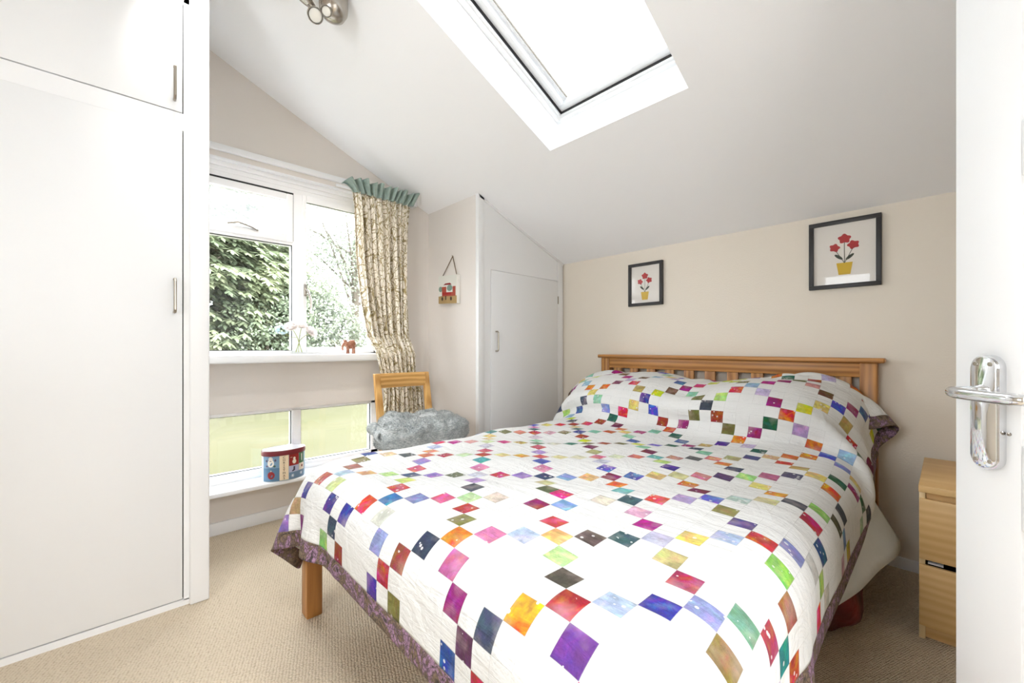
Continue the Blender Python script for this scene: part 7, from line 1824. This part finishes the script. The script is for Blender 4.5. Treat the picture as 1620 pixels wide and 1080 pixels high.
# lettering, stacked down the cream strip
for k, ch_ in enumerate('CHRISTMAS'):
    cv = bpy.data.curves.new('tin_letter', 'FONT')
    cv.body = ch_
    cv.size = .0195
    cv.align_x = 'CENTER'
    cv.extrude = .0002
    to = bpy.data.objects.new('tmp', cv)
    COL.objects.link(to)
    bpy.context.view_layer.update()
    me = bpy.data.meshes.new_from_object(to.evaluated_get(bpy.context.evaluated_depsgraph_get()))
    bpy.data.objects.remove(to)
    ac = D(-100)
    zc = .126 - k * .0148
    for vtx in me.vertices:
        s, zz = vtx.co.x * .95, vtx.co.y * .88
        da = s / math.hypot(TA * math.sin(ac), TB * math.cos(ac))
        p = ov(ac + da, zc + zz, .0016 + vtx.co.z)
        vtx.co = p - Vector(ti['_w'])
    me.materials.append(flat('tin_lettering_%d' % k, (112, 62, 34) if k % 2 else (60, 44, 40), .5))
    lo = bpy.data.objects.new('lettering', me)
    COL.objects.link(lo)
    lo.parent = ti

# ------------------------------------------------------------------ hanging plaque
pq = thing('hanging_plaque', (XN, 2.44, 1.33), 'small painted plaque hanging by a string on the taupe wall beside the eaves cupboard', 'plaque')
tl = .05
def pp(y, z, x):     # y leftwards 0..1, z up 0..1
    yy = 2.345 + y * .225
    zz = 1.330 + z * .200 + y * .012
    return (x, yy, zz)
m = MB()
m.prism([pp(0, 0, XN - .030), pp(1, 0, XN - .030), pp(1, 1, XN - .030), pp(0, 1, XN - .030)], (.028, 0, 0), .001)
m.build('plaque_board', flat('white_board', (232, 230, 224), .6), pq)
def art(nm, col, pts, k):
    m = MB()
    m.poly([pp(a, b, XN - .0302 - .00015 * k) for a, b in pts])
    m.build(nm, flat('plaque_' + nm + str(k), col, .6), pq, smooth=False)
art('painted_sky', (214, 214, 206), [(.0, .0), (1, 0), (1, 1), (0, 1)], 0)
art('painted_ground', (164, 138, 92), [(.0, .0), (1, 0), (1, .26), (.5, .31), (0, .27)], 1)
art('painted_tree', (120, 142, 130), [(.88 + .13 * math.cos(a * PI / 8) * .8, .52 + .10 * math.sin(a * PI / 8)) for a in range(16)], 2)
art('painted_tree', (120, 142, 130), [(.38 + .15 * math.cos(a * PI / 8), .55 + .11 * math.sin(a * PI / 8)) for a in range(16)], 3)
art('painted_house', (160, 70, 52), [(.06, .26), (.80, .26), (.80, .60), (.56, .60), (.56, .40), (.22, .40), (.22, .60), (.06, .60)], 4)
art('painted_roof', (132, 28, 34), [(.26, .66), (.72, .66), (.62, .72), (.36, .73)], 5)
art('painted_bus', (158, 34, 34), [(.30, .31), (.78, .31), (.78, .40), (.30, .40)], 6)
for k, a in enumerate((.30, .78)):
    art('painted_arch', (60, 42, 34), [(a + .05 * math.cos(q * PI / 6), .17 + .07 * math.sin(q * PI / 6)) for q in range(12)], 7 + k)
art('painted_figure', (40, 36, 34), [(.56, .13), (.61, .13), (.61, .27), (.56, .27)], 9)
m = MB()
for a, b in (((XN - .004, 2.43, 1.672), pp(.86, 1.0, XN - .015)), ((XN - .004, 2.43, 1.672), pp(.10, 1.0, XN - .015))):
    m.tube([a, b], .0028, 8)
m.build('string', flat('brown_cord', (110, 92, 70), .8, nscale=300, nstr=.5), pq)
m = MB()
m.tube([(XN, 2.43, 1.674), (XN - .012, 2.43, 1.676)], .002, 8)
m.build('nail', M['satin'], pq)

# ------------------------------------------------------------------ ceiling spotlight bar
sp = thing('ceiling_spotlight', (.34, 1.845, cz(.34)), 'brushed steel ceiling spotlight bar with round heads at the top of the room', 'ceiling light')
def spot_head(c, d, R, L):
    """bell shaped head: centre c, direction d"""
    q = Vector((0, 0, 1)).rotation_difference(Vector(d).normalized()).to_matrix().to_4x4()
    T = Matrix.Translation(c) @ q
    m = MB()
    m.lathe([(0, -L), (R * .30, -L), (R * .45, -L * .92), (R * .62, -L * .6), (R * .9, -L * .15), (R, L * .2), (R * 1.02, L * .3), (R * .97, L * .32), (R * .86, L * .12), (R * .5, -L * .4), (0, -L * .5)], T, 36)
    h = m.build('spot_head', M['satin'], sp, auto=50)
    m = MB()
    m.lathe([(0, L * .16), (R * .80, L * .14), (R * .84, L * .10), (0, L * .05)], T, 28)
    t_ = bpy.data.materials.get('lamp_lens') or flat('lamp_lens', (236, 234, 226), .15)
    m.build('lamp_lens', t_, h)
    return T
m = MB()
bar = []
for k in range(15):
    u = k / 14
    x = .08 + u * .53
    bar.append((x, 1.845 + .012 * math.sin(u * 2 * PI), cz(x) - .072))
m.tube(bar, [.020] + [.030] * 12 + [.027, .012], 20, squash=.5)
m.lathe([(0, -.066), (.046, -.066), (.060, -.045), (.064, 0.0)], Matrix.Translation((.34, 1.845, cz(.34) - .002)), 32)
m.build('mounting_bar', M['satin'], sp, auto=50)
# round transformer dome at the end of the bar
m = MB()
m.lathe([(0, -.062), (.022, -.060), (.042, -.048), (.054, -.026), (.057, .0), (.056, .045), (.0, .046)], Matrix.Translation((.655, 1.765, 2.445)), 40)
m.build('end_dome', M['satin'], sp, auto=50)
for (c, d, R, L) in (((.592, 1.790, 2.385), (-.35, -.70, -.55), .030, .055), ((.617, 1.742, 2.388), (-.25, -.78, -.58), .021, .045), ((.40, 1.895, 2.49), (.55, .75, -1.5), .036, .065), ((.16, 1.895, 2.58), (.5, .8, -1.6), .036, .065)):
    spot_head(c, d, R, L)
    m = MB()
    c = Vector(c)
    top = Vector((c.x - .01, 1.845, cz(c.x - .01) - .075))
    m.tube([top, (top + c) * .5 + Vector((.008, 0, 0)), c - Vector(d).normalized() * L * .5], .009, 10)
    m.build('swivel_arm', M['satin'], sp)
# ------------------------------------------------------------------ garden
GZ = -.15
t = NT('pale_lawn')
v = t.coords('Object')
t.set(col=t.ramp(t.noise(v, .9, 4), [(.3, (.072, .071, .036)), (.7, (.086, .082, .050))]), rough=.95, spec=.1)
m = MB()
m.grid(lambda u, v: Vector((-14 + 40 * u, 3.0 + 34 * v, GZ + .15 * math.sin(u * 5) * v)), 20, 20)
lw = m.build('garden_lawn', t.m, smooth=True)
tag(lw, 'pale grass lawn outside below the windows', 'lawn', kind='stuff')

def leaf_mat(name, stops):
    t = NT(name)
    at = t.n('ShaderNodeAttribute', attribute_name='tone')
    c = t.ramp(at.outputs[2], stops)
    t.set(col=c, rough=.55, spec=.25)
    tl = t.n('ShaderNodeBsdfTranslucent')
    t.l(c, tl.inputs[0])
    mx = t.n('ShaderNodeMixShader')
    mx.inputs[0].default_value = .3
    t.l(t.b.outputs[0], mx.inputs[1])
    t.l(tl.outputs[0], mx.inputs[2])
    t.l(mx.outputs[0], t.out.inputs[0])
    return t.m
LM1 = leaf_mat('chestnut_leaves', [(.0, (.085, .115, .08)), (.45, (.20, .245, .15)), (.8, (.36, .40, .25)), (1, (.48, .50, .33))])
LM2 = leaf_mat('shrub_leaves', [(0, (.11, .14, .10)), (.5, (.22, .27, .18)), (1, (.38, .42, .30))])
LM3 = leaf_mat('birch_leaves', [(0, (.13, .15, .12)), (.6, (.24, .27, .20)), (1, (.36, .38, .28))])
bark = flat('grey_bark', (88, 80, 70), .9, nscale=30, nstr=.5)

def tree(name, label, c, rad, nclump, leaf, size, mat, seed, trunk=True, spread=.16, group='trees outside the window', fans=9, shell=.55):
    r = random.Random(seed)
    root = thing(name, (c[0], c[1], GZ), label, 'tree' if 'tree' in name else 'shrub', group)
    L = Vector(root['_w'])
    verts, faces, tones = [], [], []
    def quad(p, d, s, ln, w, tone):
        k = len(verts)
        verts.extend([p, p + d * ln * .5 + s * w, p + d * ln, p + d * ln * .5 - s * w])
        faces.append((k, k + 1, k + 2, k + 3))
        tones.append(tone)
    for q in range(nclump):
        a = r.uniform(0, 2 * PI)
        b = r.uniform(-1, 1)
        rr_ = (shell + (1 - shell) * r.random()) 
        k = math.sqrt(1 - b * b)
        lump = 1 + .22 * mn.noise(Vector((k * math.cos(a) * 2.4, k * math.sin(a) * 2.4, b * 2.4 + seed)))
        p0 = Vector((c[0] + rad[0] * k * math.cos(a) * rr_ * lump, c[1] + rad[1] * k * math.sin(a) * rr_ * lump, c[2] + rad[2] * b * rr_ * lump))
        if p0.z < GZ + .05:
            continue
        out = Vector((math.cos(a) * k, math.sin(a) * k, b * .5 + .35)).normalized()
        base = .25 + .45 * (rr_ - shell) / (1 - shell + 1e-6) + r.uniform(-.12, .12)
        for f in range(fans):
            pc = p0 + Vector((r.gauss(0, spread), r.gauss(0, spread), r.gauss(0, spread * .45)))
            n = (out + Vector((r.uniform(-.5, .5), r.uniform(-.5, .5), r.uniform(-.1, .5)))).normalized()
            s0 = n.cross(Vector((0, 0, 1)))
            if s0.length < .01:
                continue
            s0.normalize()
            down = n.cross(s0) * -1
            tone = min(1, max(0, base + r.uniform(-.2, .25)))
            if leaf == 'fan':
                for e in range(6):
                    an = (e - 2.5) * .62 - PI / 2 * 0
                    d = (s0 * math.sin(an) + (n * .5 + Vector((0, 0, -.62))).normalized() * math.cos(an)).normalized()
                    w = d.cross(n).normalized() if d.cross(n).length > .01 else s0
                    w = d.cross(Vector((0, 0, 1)))
                    if w.length < .01:
                        continue
                    w.normalize()
                    quad(pc, d, w, size * r.uniform(.8, 1.15), size * .19, tone)
            else:
                d = Vector((r.uniform(-1, 1), r.uniform(-1, 1), r.uniform(-1, .5))).normalized()
                w = d.cross(Vector((r.uniform(-1, 1), r.uniform(-1, 1), r.uniform(-1, 1)))).normalized()
                quad(pc, d, w, size * r.uniform(.7, 1.2), size * .32, tone)
    me = bpy.data.meshes.new('foliage')
    me.from_pydata([tuple(v_ - L) for v_ in verts], [], faces)
    at = me.attributes.new('tone', 'FLOAT_COLOR', 'CORNER')
    arr = np.repeat(np.array(tones, dtype=np.float32), 4)
    full = np.ones((len(arr), 4), dtype=np.float32)
    full[:, :3] = arr[:, None]
    at.data.foreach_set('color', full.ravel())
    me.materials.append(mat)
    o = bpy.data.objects.new('foliage', me)
    COL.objects.link(o)
    o.parent = root
    m = MB()
    cc = Vector(c)
    b0 = Vector((c[0], c[1], GZ))
    tr_ = .035 * rad[2] + .02
    if trunk:
        m.tube([b0, b0.lerp(cc, .5) + Vector((.05, .02, 0)), cc, cc + Vector((.1, 0, rad[2] * .6))], [tr_ * 1.6, tr_ * 1.2, tr_ * .9, tr_ * .2], 10)
    for q in range(14 if trunk else 8):
        a = r.uniform(0, 2 * PI)
        b = r.uniform(-.3, .9)
        k = math.sqrt(1 - b * b)
        st = b0.lerp(cc, .5 + .5 * r.random()) if trunk else b0 + Vector((0, 0, .05))
        en = cc + Vector((rad[0] * k * math.cos(a), rad[1] * k * math.sin(a), rad[2] * b)) * .85
        m.tube([st, st.lerp(en, .5) + Vector((0, 0, .12)), en], [tr_ * .45, tr_ * .28, tr_ * .08], 6)
    m.build('trunk' if trunk else 'stems', bark, root)
    return root

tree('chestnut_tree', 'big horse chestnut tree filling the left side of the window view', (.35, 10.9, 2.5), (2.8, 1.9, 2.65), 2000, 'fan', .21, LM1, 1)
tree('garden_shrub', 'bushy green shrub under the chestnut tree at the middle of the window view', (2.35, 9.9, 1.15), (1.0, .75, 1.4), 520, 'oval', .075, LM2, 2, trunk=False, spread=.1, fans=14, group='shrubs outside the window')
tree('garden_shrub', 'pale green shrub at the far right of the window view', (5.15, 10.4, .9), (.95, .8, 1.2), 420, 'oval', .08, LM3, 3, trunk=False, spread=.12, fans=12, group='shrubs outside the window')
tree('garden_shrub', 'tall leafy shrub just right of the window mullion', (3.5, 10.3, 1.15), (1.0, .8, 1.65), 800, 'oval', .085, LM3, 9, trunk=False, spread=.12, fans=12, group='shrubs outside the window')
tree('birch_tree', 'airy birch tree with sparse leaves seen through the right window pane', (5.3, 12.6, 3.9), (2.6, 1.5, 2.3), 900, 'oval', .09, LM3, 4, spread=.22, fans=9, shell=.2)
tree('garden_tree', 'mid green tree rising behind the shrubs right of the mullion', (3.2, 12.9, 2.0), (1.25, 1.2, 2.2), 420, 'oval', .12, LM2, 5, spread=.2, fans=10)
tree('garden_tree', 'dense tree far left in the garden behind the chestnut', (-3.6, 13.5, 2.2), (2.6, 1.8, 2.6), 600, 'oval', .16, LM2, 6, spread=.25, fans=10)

# ------------------------------------------------------------------ light
w = bpy.data.worlds.new('overcast_sky')
SC.world = w
w.use_nodes = True
bgn = w.node_tree.nodes['Background']
bgn.inputs[0].default_value = (.90, .95, 1.0, 1)
bgn.inputs[1].default_value = SKY

# daylight portals sit in the window openings and only guide sampling
def portal(name, loc, rot, sx, sy):
    l = bpy.data.lights.new(name, 'AREA')
    l.shape = 'RECTANGLE'
    l.size, l.size_y = sx, sy
    l.cycles.is_portal = True
    o = bpy.data.objects.new(name, l)
    COL.objects.link(o)
    o.location = loc
    o.rotation_euler = rot
portal('window_portal', ((OX0 + OX1) / 2, 2.90, 1.52), (-PI / 2, 0, 0), 1.25, 1.1)
portal('low_window_portal', ((OX0 + OX1) / 2, 2.90, .455), (-PI / 2, 0, 0), 1.25, .40)
po = MS @ Vector((LH / 2, 0, .29))
l = bpy.data.lights.new('skylight_portal', 'AREA')
l.shape = 'RECTANGLE'
l.size, l.size_y = LH, WH * 2
l.cycles.is_portal = True
o = bpy.data.objects.new('skylight_portal', l)
COL.objects.link(o)
R3 = Matrix(((U.x, V.x, N.x), (U.y, V.y, N.y), (U.z, V.z, N.z)))
o.matrix_world = Matrix.Translation(po) @ R3.to_4x4()

portal('fill_window_portal', (XB - .115, .60, 1.475), (0, -PI / 2, 0), 1.1, 1.2)
# fill lamp added on the unseen landing to brighten the room
def lamp(name, loc, rot, sx, sy, e, col=(1, .97, .94)):
    l = bpy.data.lights.new(name, 'AREA')
    l.shape = 'RECTANGLE'
    l.size, l.size_y = sx, sy
    l.energy = e
    l.color = col
    o = bpy.data.objects.new(name, l)
    COL.objects.link(o)
    o.location = loc
    o.rotation_euler = rot
    return o
lamp('landing_fill', (.2, -1.35, 2.36), (0, 0, 0), .5, .5, LAND, (.93, .96, 1))
# lamps added at the spotlight heads as fill for the dim room
for k, (p_, d_) in enumerate((((.585, 1.765, 2.345), (-.35, -.70, -.55)), ((.425, 1.92, 2.43), (.55, .75, -1.5)), ((.178, 1.92, 2.52), (.5, .8, -1.6)))):
    l = bpy.data.lights.new('spot_fill', 'SPOT')
    l.spot_size = math.radians(85)
    l.spot_blend = 1
    l.energy = SPOT
    l.shadow_soft_size = .05
    l.color = (1, .97, .93)
    o = bpy.data.objects.new('spot_fill', l)
    COL.objects.link(o)
    o.location = p_
    o.rotation_euler = Vector(d_).to_track_quat('-Z', 'Y').to_euler()

vs = SC.view_settings
vs.view_transform = 'Standard'
vs.look = 'None'
vs.gamma = 1
vs.use_curve_mapping = False
vs.exposure = EXPO
SC.cycles.max_bounces = 16
SC.cycles.diffuse_bounces = 10
SC.cycles.transparent_max_bounces = 24
SC.cycles.sample_clamp_indirect = 8
SC.cycles.caustics_reflective = False
SC.cycles.caustics_refractive = False
for o in SC.objects:
    if '_w' in o:
        del o['_w']
